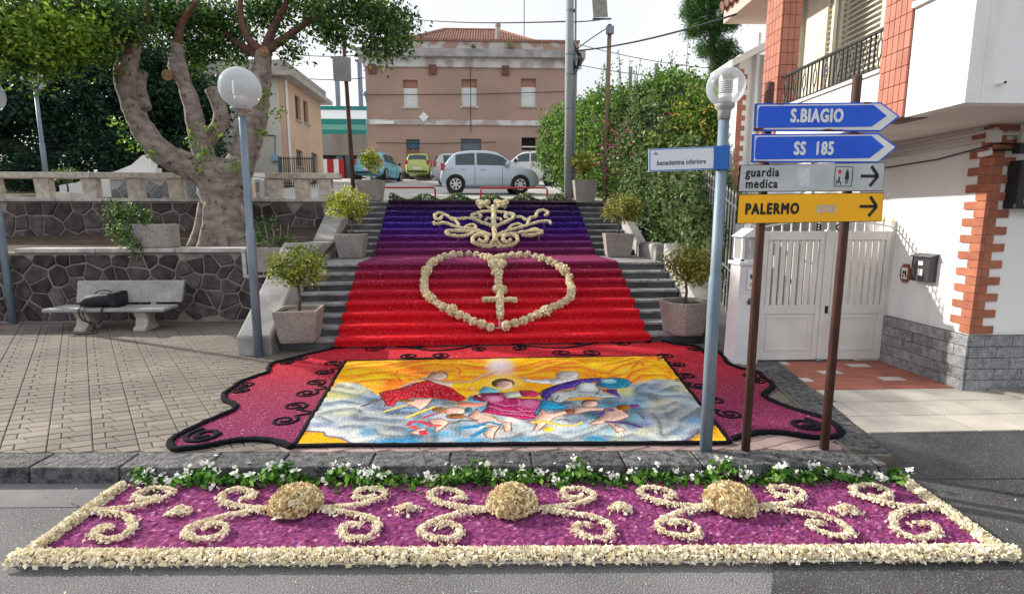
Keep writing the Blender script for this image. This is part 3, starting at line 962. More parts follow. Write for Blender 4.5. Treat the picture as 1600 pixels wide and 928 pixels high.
def dense(a, c, n=40):
    return [(a[0] + (c[0] - a[0]) * i / n, a[1] + (c[1] - a[1]) * i / n) for i in range(n + 1)]
for i in range(4):
    rope('picture_frame', dense(PCN[i], PCN[(i + 1) % 4]), .028, fc, .158, .6)
wave = [(-2.395, 8.228), (-2.013, 8.289), (-1.698, 8.353), (-1.305, 8.183), (-0.956, 7.976), (-0.603, 7.99), (-0.254, 8.246), (0.119, 8.603), (0.41, 8.265), (0.766, 8.096), (1.123, 8.036), (1.52, 8.218), (1.962, 8.526), (2.36, 8.56), (2.75, 8.683)]
rope('black_edging', [(p.x, p.y) for p in smooth_path([(a, c, 0) for a, c in wave], 5)], .026, fc, .16, .6)
def spiral(c, r, turns, a0, sgn, tail=None):
    n = int(26 * turns)
    pts = []
    for i in range(n + 1):
        t = i / n
        a = a0 + sgn * 2 * math.pi * turns * t
        rr = r * (1 - .80 * t)
        pts.append((c[0] + rr * math.cos(a), c[1] + rr * math.sin(a)))
    if tail:
        p0 = pts[0]
        pts = dense(tail, p0, 8)[:-1] + pts
    return pts
SPL = [(-2.205, 7.283, 0.13), (-2.195, 6.86, 0.13), (-2.154, 6.405, 0.13), (-2.132, 6.005, 0.136), (-2.105, 5.573, 0.133), (-2.063, 5.164, 0.136), (-2.737, 7.591, 0.117), (-2.864, 7.362, 0.114), (-2.975, 6.365, 0.128), (-2.941, 6.128, 0.109), (-2.661, 4.82, 0.171)]
SPR = [(2.576, 7.484, 0.144), (2.593, 7.037, 0.127), (2.516, 6.484, 0.134), (2.518, 6.081, 0.126), (2.481, 5.561, 0.131), (2.471, 5.15, 0.135), (3.152, 7.887, 0.142), (3.276, 7.662, 0.088), (3.352, 6.478, 0.143), (3.327, 6.229, 0.098), (3.076, 4.843, 0.161)]
SPT = [(-1.768, 8.157, 0.188), (-1.115, 8.251, 0.117), (-0.159, 8.03, 0.137), (0.437, 8.064, 0.137), (1.417, 8.383, 0.113), (2.095, 8.354, 0.189), (-1.188, 7.639, 0.143), (-0.75, 7.661, 0.154), (1.084, 7.748, 0.167), (1.503, 7.73, 0.157)]
tailsL = [(-2.007, 7.118), (-1.995, 7.075), (-1.943, 6.202), (-1.933, 6.169), (-1.855, 5.389), (-1.845, 5.36)]
tailsR = [(2.38, 7.323), (2.367, 7.253), (2.299, 6.326), (2.294, 6.288), (2.245, 5.412), (2.27, 5.331)]
for i, (x, y, r) in enumerate(SPL):
    up = i % 2 == 0
    tl = tailsL[i] if i < 6 else None
    rope('black_scroll', spiral((x, y), r, 1.6, R(-60 if up else 60) if tl else R(120), 1 if up else -1, tl), .017 if i < 10 else .030, fc, .16, .55)
for i, (x, y, r) in enumerate(SPR):
    up = i % 2 == 0
    tl = tailsR[i] if i < 6 else None
    rope('black_scroll', spiral((x, y), r, 1.6, R(240 if up else 120) if tl else R(60), -1 if up else 1, tl), .017 if i < 10 else .030, fc, .16, .55)
for i, (x, y, r) in enumerate(SPT):
    tl = None
    if i >= 6:
        base = (SPT[6 if i < 8 else 8][0] + SPT[7 if i < 8 else 9][0]) / 2
        tl = (base, y - .13)
    rope('black_scroll', spiral((x, y), r, 1.6, R(250 if i % 2 else 290), 1 if i % 2 else -1, tl), .018, fc, .16, .55)

# ---- the picture: coloured chips strewn on a fine grid
NUx, NVy = 520, 300
cu, cv = np.meshgrid((np.arange(NUx) + .5) / NUx * 1000, (np.arange(NVy) + .5) / NVy * 1000)
IMG = np.zeros((NVy, NUx, 3))
def wob(a, f, seed):
    r_ = np.random.RandomState(seed)
    s = np.zeros_like(cu)
    for k in range(7):
        ax, ay, ph = r_.normal(0, f), r_.normal(0, f), r_.uniform(0, 6.28)
        s += np.sin(cu * ax + cv * ay + ph)
    return s * a / 2.6
def paint(mask, col, alpha=1.0):
    c = np.array(lin(col))
    m = (mask * alpha)[..., None]
    IMG[:] = IMG * (1 - m) + c * m
def fbm(cells, seed, octs=4):
    r_ = np.random.RandomState(seed)
    out = np.zeros(cu.shape)
    amp = 1.0
    for o in range(octs):
        ny, nx = int(cells * 2 ** o) + 2, int(cells * 1.5 * 2 ** o) + 2
        g_ = r_.uniform(-1, 1, (ny + 1, nx + 1))
        fy, fx = cv / 1000 * (ny - 1), cu / 1000 * (nx - 1)
        iy, ix = fy.astype(int), fx.astype(int)
        ty, tx = fy - iy, fx - ix
        ty, tx = ty * ty * (3 - 2 * ty), tx * tx * (3 - 2 * tx)
        out += amp * ((g_[iy, ix] * (1 - tx) + g_[iy, ix + 1] * tx) * (1 - ty) + (g_[iy + 1, ix] * (1 - tx) + g_[iy + 1, ix + 1] * tx) * ty)
        amp *= .55
    return out
def blur(a, k):
    for ax in (0, 1):
        p = np.concatenate([np.repeat(a.take([0], ax), k, ax), a, np.repeat(a.take([-1], ax), k, ax)], ax)
        c = np.cumsum(p, ax)
        z = np.zeros_like(c.take([0], ax))
        c = np.concatenate([z, c], ax)
        n_ = a.shape[ax]
        a = (c.take(range(2 * k, 2 * k + n_), ax) - c.take(range(0, n_), ax)) / (2 * k)
    return a
def emboss(mask, k, amt):
    b_ = blur(blur(mask, k), k)
    d_ = np.roll(b_, (-k, k), (0, 1)) - np.roll(b_, (k, -k), (0, 1))
    IMG[:] = IMG * (1 + (amt * d_ * mask)[..., None]).clip(.35, 1.6)
def inside(poly, soft=0):
    x, y = cu + wob(1.2, .06, 3), cv + wob(1.6, .06, 4)
    r_ = np.zeros(cu.shape, bool)
    n = len(poly)
    for i in range(n):
        x0, y0 = poly[i]
        x1, y1 = poly[(i + 1) % n]
        if y0 == y1: continue
        c = (y0 > y) != (y1 > y)
        r_ ^= c & (x < (x1 - x0) * (y - y0) / (y1 - y0) + x0)
    return r_.astype(float)
ASP = 1.45       # one v unit is shorter than one u unit on the ground
def dist(line):
    d = np.full(cu.shape, 1e9)
    for (x0, y0), (x1, y1) in zip(line, line[1:]):
        dx, dy = x1 - x0, (y1 - y0) / ASP
        t = np.clip(((cu - x0) * dx + (cv - y0) / ASP * dy) / (dx * dx + dy * dy + 1e-9), 0, 1)
        d = np.minimum(d, np.hypot(cu - x0 - t * dx, (cv - y0) / ASP - t * dy))
    return d
def stroke(line, w, col, alpha=1.0, soft=.5):
    d = dist(line)
    paint(np.clip((w / 2 - d) / (w / 2 * soft + .01) + .5, 0, 1), col, alpha)
def blob(poly, col, alpha=1.0, edge=None, ew=4):
    m_ = inside(poly)
    paint(m_, col, alpha)
    if alpha == 1.0:
        emboss(m_, 4, .55)
    if edge:
        stroke(list(poly) + [poly[0]], ew, edge, .75)
def glow(poly, col, alpha):
    p = np.array(poly, float)
    c, s = p.mean(0), (p.max(0) - p.min(0)) / 2
    q = ((cu - c[0]) / s[0]) ** 2 + ((cv - c[1]) / s[1]) ** 2
    paint(np.clip(1.15 - q, 0, 1), col, alpha)
# sky
paint(np.ones(cu.shape), (246, 188, 26))
paint(np.clip(fbm(5, 5) * 1.2, 0, 1), (252, 216, 36), .85)
paint(np.clip(fbm(6, 15) * 1.2 - .1, 0, 1), (236, 120, 34), .8)
paint(np.clip(wob(.8, .024, 6), 0, 1), (240, 140, 36), .75)
for ln in [[(826, 816), (849, 833), (910, 918), (953, 989)], [(838, 638), (879, 774), (915, 809), (952, 834)], [(847, 574), (892, 681), (959, 683), (968, 626)], [(812, 682), (849, 704), (907, 887), (914, 887), (919, 808)], [(841, 973), (887, 982), (957, 1019)], [(591, 841), (636, 917), (692, 924), (747, 803), (802, 749)], [(589, 766), (623, 830), (686, 825), (718, 830), (762, 752), (802, 718)], [(796, 850), (838, 881), (906, 967)], [(806, 749), (845, 828), (913, 910)], [(838, 626), (877, 744), (921, 789)], [(489, 790), (563, 869), (631, 954), (697, 977)], [(531, 707), (574, 735), (625, 830), (693, 912)], [(357, 924), (405, 848), (468, 800)], [(362, 705), (407, 701)], [(142, 680), (173, 663), (225, 674)], [(194, 646), (170, 740), (172, 805), (219, 887), (280, 918), (345, 858), (359, 789), (354, 741)], [(126, 878), (169, 947), (214, 980)], [(325, 914), (454, 832)], [(19, 841), (64, 877), (119, 892), (151, 930)], [(63, 744), (94, 778), (137, 793)], [(67, 640), (103, 670), (169, 683)], [(25, 922), (78, 959), (149, 962)]]:
    stroke([(a, b_ + 20) for a, b_ in ln], 22, (254, 226, 44), .7, 2)
    stroke([(a, b_ - 6) for a, b_ in ln], 20, (240, 128, 44), .6, 2)
    stroke(ln, 6, (224, 92, 36), .7, 1.5)
# clouds
CL = [(17, 643), (74, 630), (139, 483), (162, 443), (265, 437), (394, 387), (591, 398), (624, 375), (745, 390), (805, 483), (849, 561), (889, 575), (918, 625), (986, 603), (1006, -36), (-12, -14)]
paint(inside(CL), (158, 170, 182))
mcl = inside(CL)
paint(mcl * np.clip(fbm(4, 8) * 1.5, 0, 1), (214, 212, 200), .9)
paint(mcl * np.clip(fbm(5, 9) * 1.4, 0, 1), (112, 130, 158), .75)
paint(mcl * np.clip(fbm(7, 19) * 1.4 - .3, 0, 1), (196, 190, 140), .6)
paint(mcl * np.clip(fbm(6, 10) * 1.5 - .3, 0, 1), (84, 152, 186), .85)
fb = blur(fbm(5, 21, 3), 2)
gy, gx = np.gradient(fb)
IMG[:] = IMG * (1 + (mcl * np.clip((gx + gy * 1.5) * 7, -.4, .3))[..., None])
for e, col, al in [([(87, 472), (86, 436), (76, 408), (58, 394), (36, 395), (14, 412), (-4, 441), (-14, 478), (-14, 516), (-4, 547), (15, 564), (38, 562), (60, 543), (78, 511)], (214, 214, 140), 0.7), ([(118, 300), (117, 270), (108, 246), (92, 233), (72, 234), (53, 248), (37, 273), (28, 305), (29, 337), (38, 363), (54, 377), (74, 376), (95, 360), (110, 333)], (200, 206, 180), 0.6), ([(853, 485), (845, 449), (831, 421), (815, 406), (800, 407), (787, 423), (781, 452), (781, 489), (789, 526), (802, 556), (819, 573), (835, 572), (848, 554), (854, 522)], (226, 224, 150), 0.7), ([(1006, 548), (997, 517), (981, 493), (963, 480), (946, 481), (932, 495), (925, 521), (926, 553), (935, 586), (950, 613), (969, 627), (987, 626), (1001, 609), (1008, 581)], (206, 212, 180), 0.6), ([(192, 93), (191, 72), (184, 56), (173, 48), (160, 48), (147, 57), (136, 74), (131, 95), (131, 116), (138, 133), (149, 143), (163, 142), (176, 132), (187, 114)], (70, 150, 190), 0.8), ([(307, 16), (301, -1), (283, -14), (256, -20), (225, -20), (196, -12), (176, 2), (167, 20), (172, 37), (190, 51), (218, 58), (249, 57), (279, 48), (299, 34)], (60, 150, 195), 0.9), ([(731, 32), (726, 20), (714, 11), (698, 6), (681, 7), (666, 12), (656, 22), (654, 34), (659, 45), (670, 55), (687, 60), (704, 59), (719, 54), (729, 44)], (50, 150, 190), 0.9), ([(462, 23), (457, 13), (442, 5), (419, 2), (395, 2), (373, 7), (358, 15), (352, 26), (357, 36), (372, 44), (394, 48), (419, 47), (441, 42), (457, 33)], (70, 160, 200), 0.8), ([(575, 32), (570, 22), (555, 14), (533, 10), (510, 11), (489, 16), (475, 24), (470, 34), (475, 45), (490, 53), (511, 57), (535, 56), (556, 51), (571, 42)], (90, 165, 200), 0.8), ([(864, 180), (856, 154), (844, 134), (830, 123), (815, 123), (805, 135), (799, 156), (799, 183), (806, 210), (819, 232), (834, 244), (848, 244), (860, 231), (865, 208)], (150, 160, 214), 0.6), ([(976, 156), (967, 131), (954, 111), (938, 100), (922, 101), (911, 112), (905, 132), (907, 158), (915, 185), (929, 206), (946, 218), (962, 217), (973, 205), (979, 182)], (130, 178, 214), 0.8), ([(923, 80), (917, 63), (906, 49), (894, 42), (881, 42), (872, 50), (867, 64), (867, 82), (873, 100), (884, 115), (897, 123), (909, 123), (919, 114), (924, 99)], (100, 160, 205), 0.8), ([(841, 203), (834, 179), (822, 161), (807, 151), (792, 151), (780, 162), (773, 181), (773, 205), (780, 230), (792, 250), (807, 261), (823, 260), (835, 249), (841, 228)], (150, 200, 214), 0.6), ([(117, 208), (115, 185), (104, 167), (86, 158), (64, 158), (43, 169), (27, 188), (19, 212), (20, 237), (31, 256), (49, 266), (71, 265), (93, 253), (109, 233)], (160, 172, 200), 0.6), ([(86, 156), (84, 143), (73, 133), (56, 127), (36, 128), (16, 135), (2, 146), (-4, 160), (-2, 173), (9, 184), (26, 189), (46, 189), (66, 182), (80, 170)], (140, 150, 190), 0.7)]:
    glow(e, col, al)
for ln in [[(10, 536), (31, 519), (70, 488)], [(111, 307), (128, 264), (156, 252)], [(85, 146), (115, 155), (141, 149)], [(19, 246), (59, 189)], [(168, 164), (201, 142), (230, 136)], [(135, 230), (192, 205), (236, 204)], [(169, 123), (192, 69), (233, 63)], [(881, 455), (911, 413), (963, 417)], [(925, 480), (962, 529), (977, 535)], [(907, 312), (938, 347)], [(871, 222), (907, 243), (930, 282)], [(908, 119), (919, 179), (951, 220), (989, 285)], [(858, 51), (899, 100), (908, 119)], [(851, 55), (863, 160), (859, 245)], [(907, 28), (944, 71), (947, 99), (920, 62)], [(845, 471), (862, 528), (888, 571)], [(616, 79), (658, 85), (701, 135)], [(582, 47), (629, 23), (698, 85), (734, 134)], [(714, 52), (751, 35), (784, 58)], [(457, 35), (499, 42), (524, 81)], [(547, 48), (585, 71), (610, 47)], [(19, 269), (49, 304), (95, 326)], [(18, 381), (58, 405), (101, 376)]]:
    stroke([(a, b_ + 20) for a, b_ in ln], 30, (222, 222, 214), .5, 2)
    stroke([(a, b_ - 10) for a, b_ in ln], 18, (96, 116, 136), .5, 2)
    stroke(ln, 6, (80, 94, 108), .5, 2)
for pl in [[(3, 113), (52, 102), (63, 68), (100, 53), (134, 3), (136, -14), (-4, -11)], [(1004, 135), (987, 126), (967, 84), (946, 80), (901, 12), (896, 2), (1010, 0)]]:
    blob(pl, (248, 186, 22))
    stroke(pl[:5], 7, (92, 88, 140), .8)
# radiance at the top centre
glow([(525, 847), (518, 778), (505, 726), (486, 699), (466, 700), (448, 730), (435, 785), (430, 855), (435, 928), (448, 989), (468, 1023), (490, 1021), (509, 983), (521, 920)], (236, 226, 232), .85)
glow([(528, 731), (523, 704), (510, 684), (492, 674), (472, 675), (454, 688), (441, 711), (437, 738), (441, 765), (454, 787), (473, 798), (493, 796), (512, 783), (524, 759)], (240, 190, 170), .6)
glow([(546, 596), (538, 544), (520, 503), (496, 483), (469, 485), (446, 508), (429, 550), (422, 605), (428, 660), (446, 706), (471, 732), (500, 730), (525, 701), (541, 653)], (250, 226, 120), .9)
SKIN, LINE = (228, 192, 176), (126, 78, 70)
# left figure in red
stroke([(117, 344), (157, 426)], 9, (122, 86, 90))
stroke([(200, 564), (222, 619), (260, 686), (278, 742)], 12, (186, 164, 160))
blob([(254, 687), (281, 673), (321, 640), (340, 603), (339, 562), (293, 599), (263, 630)], (214, 188, 176))
stroke([(310, 627), (345, 617), (395, 621), (418, 693), (454, 745), (422, 708), (452, 745)], 9, (120, 90, 88))
stroke([(310, 627), (345, 620), (395, 623), (418, 696), (454, 748), (422, 711), (452, 748)], 7, (216, 190, 178))
RED = [(145, 498), (159, 519), (201, 554), (227, 607), (270, 659), (293, 614), (335, 555), (366, 463), (384, 419), (366, 379), (301, 430), (240, 433), (201, 400), (195, 343), (173, 344), (175, 366), (156, 440)]
blob(RED, (186, 22, 50), edge=(96, 12, 34))
for ln in [[(168, 500), (212, 510), (244, 603)], [(179, 437), (223, 471), (253, 547)], [(292, 442), (288, 518), (300, 571)], [(316, 453), (308, 517), (324, 556)], [(339, 440), (343, 489), (361, 439)], [(184, 378), (194, 448)], [(245, 445), (248, 521)]]:
    stroke(ln, 6, (112, 10, 36), .85)
    stroke([(a + 5, b_ + 7) for a, b_ in ln], 5, (216, 60, 84), .7)
blob([(324, 708), (322, 685), (316, 668), (305, 659), (294, 660), (283, 670), (275, 689), (271, 711), (273, 735), (279, 753), (290, 763), (302, 762), (313, 750), (321, 731)], (210, 184, 170), edge=(110, 86, 82))
stroke([(267, 686), (277, 758), (303, 801), (324, 734)], 5, (120, 92, 84))
stroke([(220, 763), (280, 775), (343, 794)], 6, (112, 94, 112))
# central figure
blob([(517, 595), (513, 567), (503, 545), (490, 533), (476, 535), (463, 548), (454, 571), (451, 600), (454, 629), (464, 653), (477, 665), (492, 665), (505, 650), (514, 625)], (122, 90, 66))
blob([(414, 504), (431, 563), (463, 527), (480, 500), (451, 468), (420, 475)], (122, 190, 204))
blob([(385, 384), (392, 461), (410, 400), (428, 365), (405, 366)], (92, 176, 206))
blob([(398, 437), (423, 478), (482, 481), (485, 426), (437, 416), (435, 376), (404, 395)], (150, 42, 92), edge=(86, 20, 60))
blob([(437, 416), (460, 443), (488, 429), (534, 403), (568, 403), (583, 368), (575, 314), (561, 253), (564, 204), (528, 194), (477, 234), (424, 267), (440, 320), (441, 364)], (186, 42, 112), edge=(96, 16, 64))
glow([(486, 406), (483, 389), (476, 376), (465, 369), (453, 369), (443, 377), (436, 391), (433, 408), (436, 426), (443, 440), (454, 447), (466, 446), (476, 438), (484, 423)], (228, 160, 192), .95)
glow([(583, 346), (579, 322), (569, 303), (557, 293), (543, 294), (531, 305), (523, 324), (520, 349), (524, 374), (534, 394), (547, 405), (561, 405), (573, 392), (581, 371)], (222, 130, 178), .95)
for ln in [[(445, 320), (477, 277), (519, 255)], [(451, 364), (486, 318), (521, 327)], [(520, 295), (530, 264), (562, 263)], [(477, 246), (519, 235), (555, 214)], [(523, 383), (524, 316)]]:
    stroke(ln, 5, (120, 16, 76), .85)
    stroke([(a, b_ + 9) for a, b_ in ln], 6, (226, 150, 184), .8)
blob([(484, 475), (525, 494), (534, 429), (493, 414)], (206, 208, 196), edge=(130, 140, 130))
blob([(526, 501), (560, 502), (584, 463), (568, 427), (535, 429)], (196, 60, 104), edge=(100, 20, 60))
blob([(583, 380), (602, 379), (652, 305), (611, 289), (579, 303), (563, 231), (560, 253), (575, 325)], (44, 164, 204), edge=(30, 90, 120))
blob([(511, 571), (508, 546), (501, 528), (492, 517), (482, 518), (474, 529), (467, 549), (465, 574), (468, 599), (474, 619), (484, 630), (494, 630), (503, 617), (509, 596)], (230, 196, 180))
stroke([(388, 565), (403, 498), (420, 435)], 5, (232, 210, 150))
# right figure
blob([(536, 684), (571, 634), (616, 649), (678, 674), (672, 585), (598, 582), (547, 622)], (226, 222, 220), edge=(140, 140, 146))
blob([(613, 634), (645, 658), (705, 657), (671, 599), (624, 561)], (214, 212, 214))
blob([(708, 694), (703, 667), (692, 647), (678, 636), (663, 637), (650, 649), (642, 672), (640, 699), (645, 727), (656, 749), (671, 761), (686, 760), (699, 746), (707, 722)], (206, 198, 194), edge=(130, 124, 126))
blob([(605, 407), (619, 461), (649, 490), (679, 508), (693, 573), (725, 601), (746, 572), (759, 465), (795, 407), (742, 404), (701, 417), (657, 397), (632, 353), (616, 365)], (184, 190, 192), edge=(90, 96, 100))
glow([(746, 529), (742, 503), (733, 482), (722, 471), (711, 472), (702, 484), (697, 505), (697, 532), (702, 560), (710, 582), (722, 594), (733, 593), (742, 580), (747, 557)], (232, 232, 230), .95)
glow([(662, 434), (658, 414), (650, 398), (640, 389), (629, 390), (619, 399), (613, 416), (612, 437), (615, 458), (623, 474), (634, 483), (646, 483), (656, 473), (661, 455)], (216, 220, 216), .8)
for ln in [[(691, 469), (736, 466), (750, 429)], [(744, 556), (750, 490), (734, 442)], [(658, 405), (693, 432), (732, 418)], [(623, 389), (632, 436)]]:
    stroke(ln, 5, (100, 106, 112), .8)
blob([(582, 460), (596, 512), (640, 576), (704, 642), (772, 661), (748, 594), (707, 600), (678, 531), (635, 495), (613, 459), (598, 388), (588, 400)], (86, 62, 156), edge=(46, 30, 100))
blob([(757, 503), (797, 501), (797, 413), (770, 462)], (92, 62, 142))
blob([(848, 577), (839, 546), (823, 522), (802, 510), (781, 511), (763, 525), (752, 551), (750, 583), (758, 615), (774, 641), (795, 655), (818, 653), (836, 637), (847, 609)], (22, 138, 172), edge=(14, 86, 112))
glow([(812, 607), (808, 591), (800, 579), (790, 573), (779, 573), (771, 581), (765, 594), (764, 610), (768, 625), (776, 638), (787, 645), (797, 644), (806, 636), (812, 622)], (180, 220, 228), .95)
# features of the three faces
for fx_, fy_, w_ in (*[(297, 717)][0], 1.0), (*[(488, 579)][0], 1.0), (*[(675, 701)][0], 1.1):
    for sx_ in (-9, 9):
        stroke([(fx_ + sx_ * w_ - 4, fy_ + 8), (fx_ + sx_ * w_ + 4, fy_ + 8)], 3.2, (92, 60, 54), .85)
    stroke([(fx_, fy_ + 6), (fx_ - 2, fy_ - 10)], 2.6, (160, 116, 104), .8)
    stroke([(fx_ - 6, fy_ - 20), (fx_ + 6, fy_ - 20)], 3.2, (170, 70, 70), .85)
# small winged figures
for pl in [[(218, 387), (246, 421), (295, 430), (285, 350), (270, 294), (252, 327)], [(322, 304), (343, 319), (364, 324), (386, 291), (382, 258), (347, 220), (335, 260)], [(293, 203), (326, 213), (348, 174), (331, 113), (315, 86), (315, 131)], [(256, 88), (273, 123), (297, 129), (279, 70)], [(388, 220), (413, 300), (421, 259), (440, 218), (424, 163)], [(394, 228), (411, 300), (425, 256), (451, 226), (471, 177), (499, 167), (497, 97), (483, 89), (476, 159), (438, 142), (420, 161)], [(435, 127), (473, 143), (458, 81), (455, 33), (438, 49), (431, 82)], [(554, 193), (579, 293), (595, 249), (623, 270), (650, 279), (645, 247), (611, 210), (591, 164), (562, 95), (549, 95), (562, 156), (537, 166)], [(661, 305), (691, 311), (744, 296), (739, 273), (701, 265), (633, 219), (662, 249)], [(743, 286), (770, 307), (783, 284), (798, 212), (776, 185), (742, 159), (773, 91), (749, 77), (736, 159), (704, 142), (689, 147), (721, 207)]]:
    blob(pl, SKIN, edge=LINE, ew=4)
for c_, ln, w in [((240, 206, 84), [(176, 279), (207, 326), (232, 350)], 7), ((244, 212, 92), [(241, 226), (268, 273), (303, 325)], 10), ((92, 98, 112), [(202, 287), (226, 317), (252, 321)], 5), ((214, 60, 82), [(246, 151), (254, 185), (282, 184), (302, 147), (324, 146)], 9), ((200, 60, 90), [(277, 215), (304, 253), (334, 273)], 6), ((214, 210, 200), [(305, 224), (335, 250)], 5), ((44, 150, 198), [(377, 127), (415, 134), (440, 169), (452, 169)], 10), ((44, 150, 198), [(375, 127), (413, 143), (443, 171), (473, 150)], 9), ((44, 150, 198), [(406, 58), (420, 83), (437, 116)], 11), ((124, 122, 104), [(359, 172), (378, 190), (412, 189)], 9), ((246, 216, 84), [(550, 165), (578, 173), (602, 146), (639, 136)], 7), ((246, 216, 84), [(564, 176), (594, 166), (617, 136), (658, 141), (673, 163)], 7), ((104, 56, 152), [(732, 168), (780, 158), (812, 119)], 7), ((124, 132, 112), [(750, 327), (770, 357), (787, 358)], 6), ((134, 128, 94), [(800, 251), (822, 250), (831, 192)], 6), ((124, 124, 142), [(613, 186), (631, 190), (650, 162)], 5)]:
    stroke(ln, w * 1.25, tuple(int(x * .45) for x in c_), .8)
    stroke(ln, w, c_)
for e, c_ in [([(338, 296), (336, 284), (331, 274), (323, 269), (314, 269), (305, 275), (299, 285), (297, 298), (298, 311), (303, 321), (312, 327), (321, 326), (329, 320), (335, 309)], (142, 106, 62)), ([(387, 228), (385, 216), (378, 206), (368, 201), (357, 201), (347, 207), (339, 218), (336, 230), (338, 243), (345, 253), (355, 259), (367, 258), (377, 252), (384, 241)], (142, 100, 58)), ([(250, 397), (248, 388), (242, 381), (233, 378), (222, 378), (212, 383), (204, 391), (201, 400), (203, 409), (209, 416), (219, 419), (230, 419), (240, 414), (247, 407)], (128, 100, 70)), ([(273, 135), (272, 127), (270, 121), (266, 118), (261, 118), (257, 121), (254, 128), (252, 135), (252, 143), (255, 149), (259, 153), (264, 152), (268, 149), (271, 142)], (232, 84, 70)), ([(299, 86), (298, 78), (295, 72), (291, 69), (287, 69), (282, 72), (278, 79), (277, 87), (277, 95), (280, 101), (284, 105), (289, 105), (294, 101), (297, 94)], (214, 58, 80)), ([(437, 342), (433, 332), (422, 324), (406, 321), (388, 321), (371, 327), (360, 335), (356, 346), (360, 357), (370, 365), (387, 369), (405, 368), (421, 362), (433, 353)], (240, 150, 130)), ([(403, 288), (402, 277), (399, 267), (395, 262), (390, 263), (385, 268), (382, 277), (380, 289), (381, 301), (384, 310), (389, 316), (394, 315), (399, 310), (402, 300)], (80, 122, 132)), ([(599, 107), (597, 96), (593, 88), (587, 84), (582, 84), (577, 89), (574, 97), (573, 108), (575, 118), (579, 126), (585, 131), (590, 130), (595, 126), (598, 117)], (244, 214, 80)), ([(735, 344), (731, 326), (723, 311), (712, 304), (702, 304), (693, 312), (688, 328), (687, 347), (691, 366), (699, 381), (710, 389), (720, 389), (729, 379), (734, 364)], (140, 100, 60)), ([(730, 337), (726, 322), (720, 310), (711, 305), (703, 305), (696, 312), (691, 324), (691, 339), (694, 354), (700, 366), (709, 372), (718, 372), (725, 365), (729, 352)], (230, 194, 178)), ([(660, 269), (658, 259), (655, 252), (650, 248), (645, 248), (641, 252), (638, 260), (638, 270), (640, 279), (643, 287), (648, 291), (653, 291), (657, 286), (660, 278)], (162, 98, 42)), ([(812, 298), (809, 285), (802, 274), (793, 269), (785, 269), (778, 275), (774, 286), (774, 300), (777, 313), (784, 324), (793, 330), (801, 329), (808, 323), (812, 312)], (164, 110, 34)), ([(737, 241), (735, 230), (732, 221), (729, 216), (726, 217), (724, 222), (722, 230), (723, 241), (725, 252), (728, 261), (731, 266), (734, 266), (737, 261), (738, 252)], (122, 92, 170)), ([(835, 313), (833, 304), (828, 297), (822, 293), (816, 293), (812, 298), (809, 305), (809, 314), (812, 323), (816, 330), (822, 334), (828, 334), (833, 330), (835, 322)], (132, 82, 160)), ([(768, 272), (766, 266), (763, 261), (758, 259), (754, 259), (750, 262), (747, 267), (747, 273), (749, 279), (752, 284), (757, 287), (762, 287), (765, 284), (768, 279)], (140, 90, 160))]:
    blob(e, c_)
# black tube of grain
IMG[:] = .86 * IMG ** 1.18
IMG *= nrs.normal(1.0, .16, cu.shape)[..., None].clip(.35, 1.7)
sp = nrs.uniform(size=cu.shape)
IMG[sp > .965] = IMG[sp > .965] * .4 + np.array([.55, .55, .53]) * .6
IMG[sp < .03] *= .35
IMG = IMG.clip(.004, .95)
uu, vv = np.meshgrid(np.arange(NUx) / (NUx - 1), np.arange(NVy) / (NVy - 1))
pc = [np.array(p) for p in PCN]
XY = ((1 - uu) * (1 - vv))[..., None] * pc[0] + (uu * (1 - vv))[..., None] * pc[1] + (uu * vv)[..., None] * pc[2] + ((1 - uu) * vv)[..., None] * pc[3]
lum = IMG.mean(2)
Z = .163 + .012 * np.clip(lum - .2, -.2, .5) + nrs.normal(0, .0016, uu.shape)
V = np.concatenate([XY, Z[..., None]], 2).reshape(-1, 3)
ii, jj = np.meshgrid(np.arange(NVy - 1), np.arange(NUx - 1), indexing='ij')
a = (ii * NUx + jj).ravel()
F = np.stack([a, a + 1, a + NUx + 1, a + NUx], 1)
M_pic = mat('strewn_picture', (1, 1, 1), attr='Col', rough=.95, spec=.1)
np_mesh('picture', V, F, M_pic, fc, IMG.reshape(-1, 3), smooth=True, label='colourful strewn picture of robed figures and cherubs among clouds under a golden sky')

# ================================================================== carpet on the road
CA, CB, CC, CD = [Vector((*p, 0)) for p in ((-3.0, 3.17), (3.33, 2.96), (3.42, 4.02), (-3.0, 4.20))]
rc = thing('road_flower_carpet', (.15, 3.6, 0), 'long purple flower carpet with cream scrolls and three cream mounds on the asphalt', 'flower carpet')
def cq(a, c, z=0.0):      # carpet coordinates 0..1
    p = (CA * (1 - a) + CB * a) * (1 - c) + (CD * (1 - a) + CC * a) * c
    return Vector((p.x, p.y, z))
rows = []
for j in range(81):
    rows.append([tuple(cq(i / 400, j / 80, .028 + rnd.gauss(0, .005))) for i in range(401)])
rows = np.array(rows)
PUR = np.array([lin(c) for c in ((126, 58, 108), (138, 70, 116), (112, 46, 92), (152, 84, 124), (108, 54, 108), (132, 58, 88), (100, 40, 80))])
pk = PUR[nrs.randint(0, len(PUR), rows.shape[:2])] * nrs.uniform(.6, 1.35, rows.shape[:2])[..., None]
wgt = nrs.uniform(size=rows.shape[:2])
pk[wgt > .985] = lin((214, 150, 190))
V = rows.reshape(-1, 3)
ii, jj = np.meshgrid(np.arange(80), np.arange(400), indexing='ij')
a = (ii * 401 + jj).ravel()
F = np.stack([a, a + 1, a + 402, a + 401], 1)
np_mesh('purple_bed', V, F, mat('strewn_purple', (1, 1, 1), attr='Col', rough=.95, spec=.1), rc, pk.reshape(-1, 3))
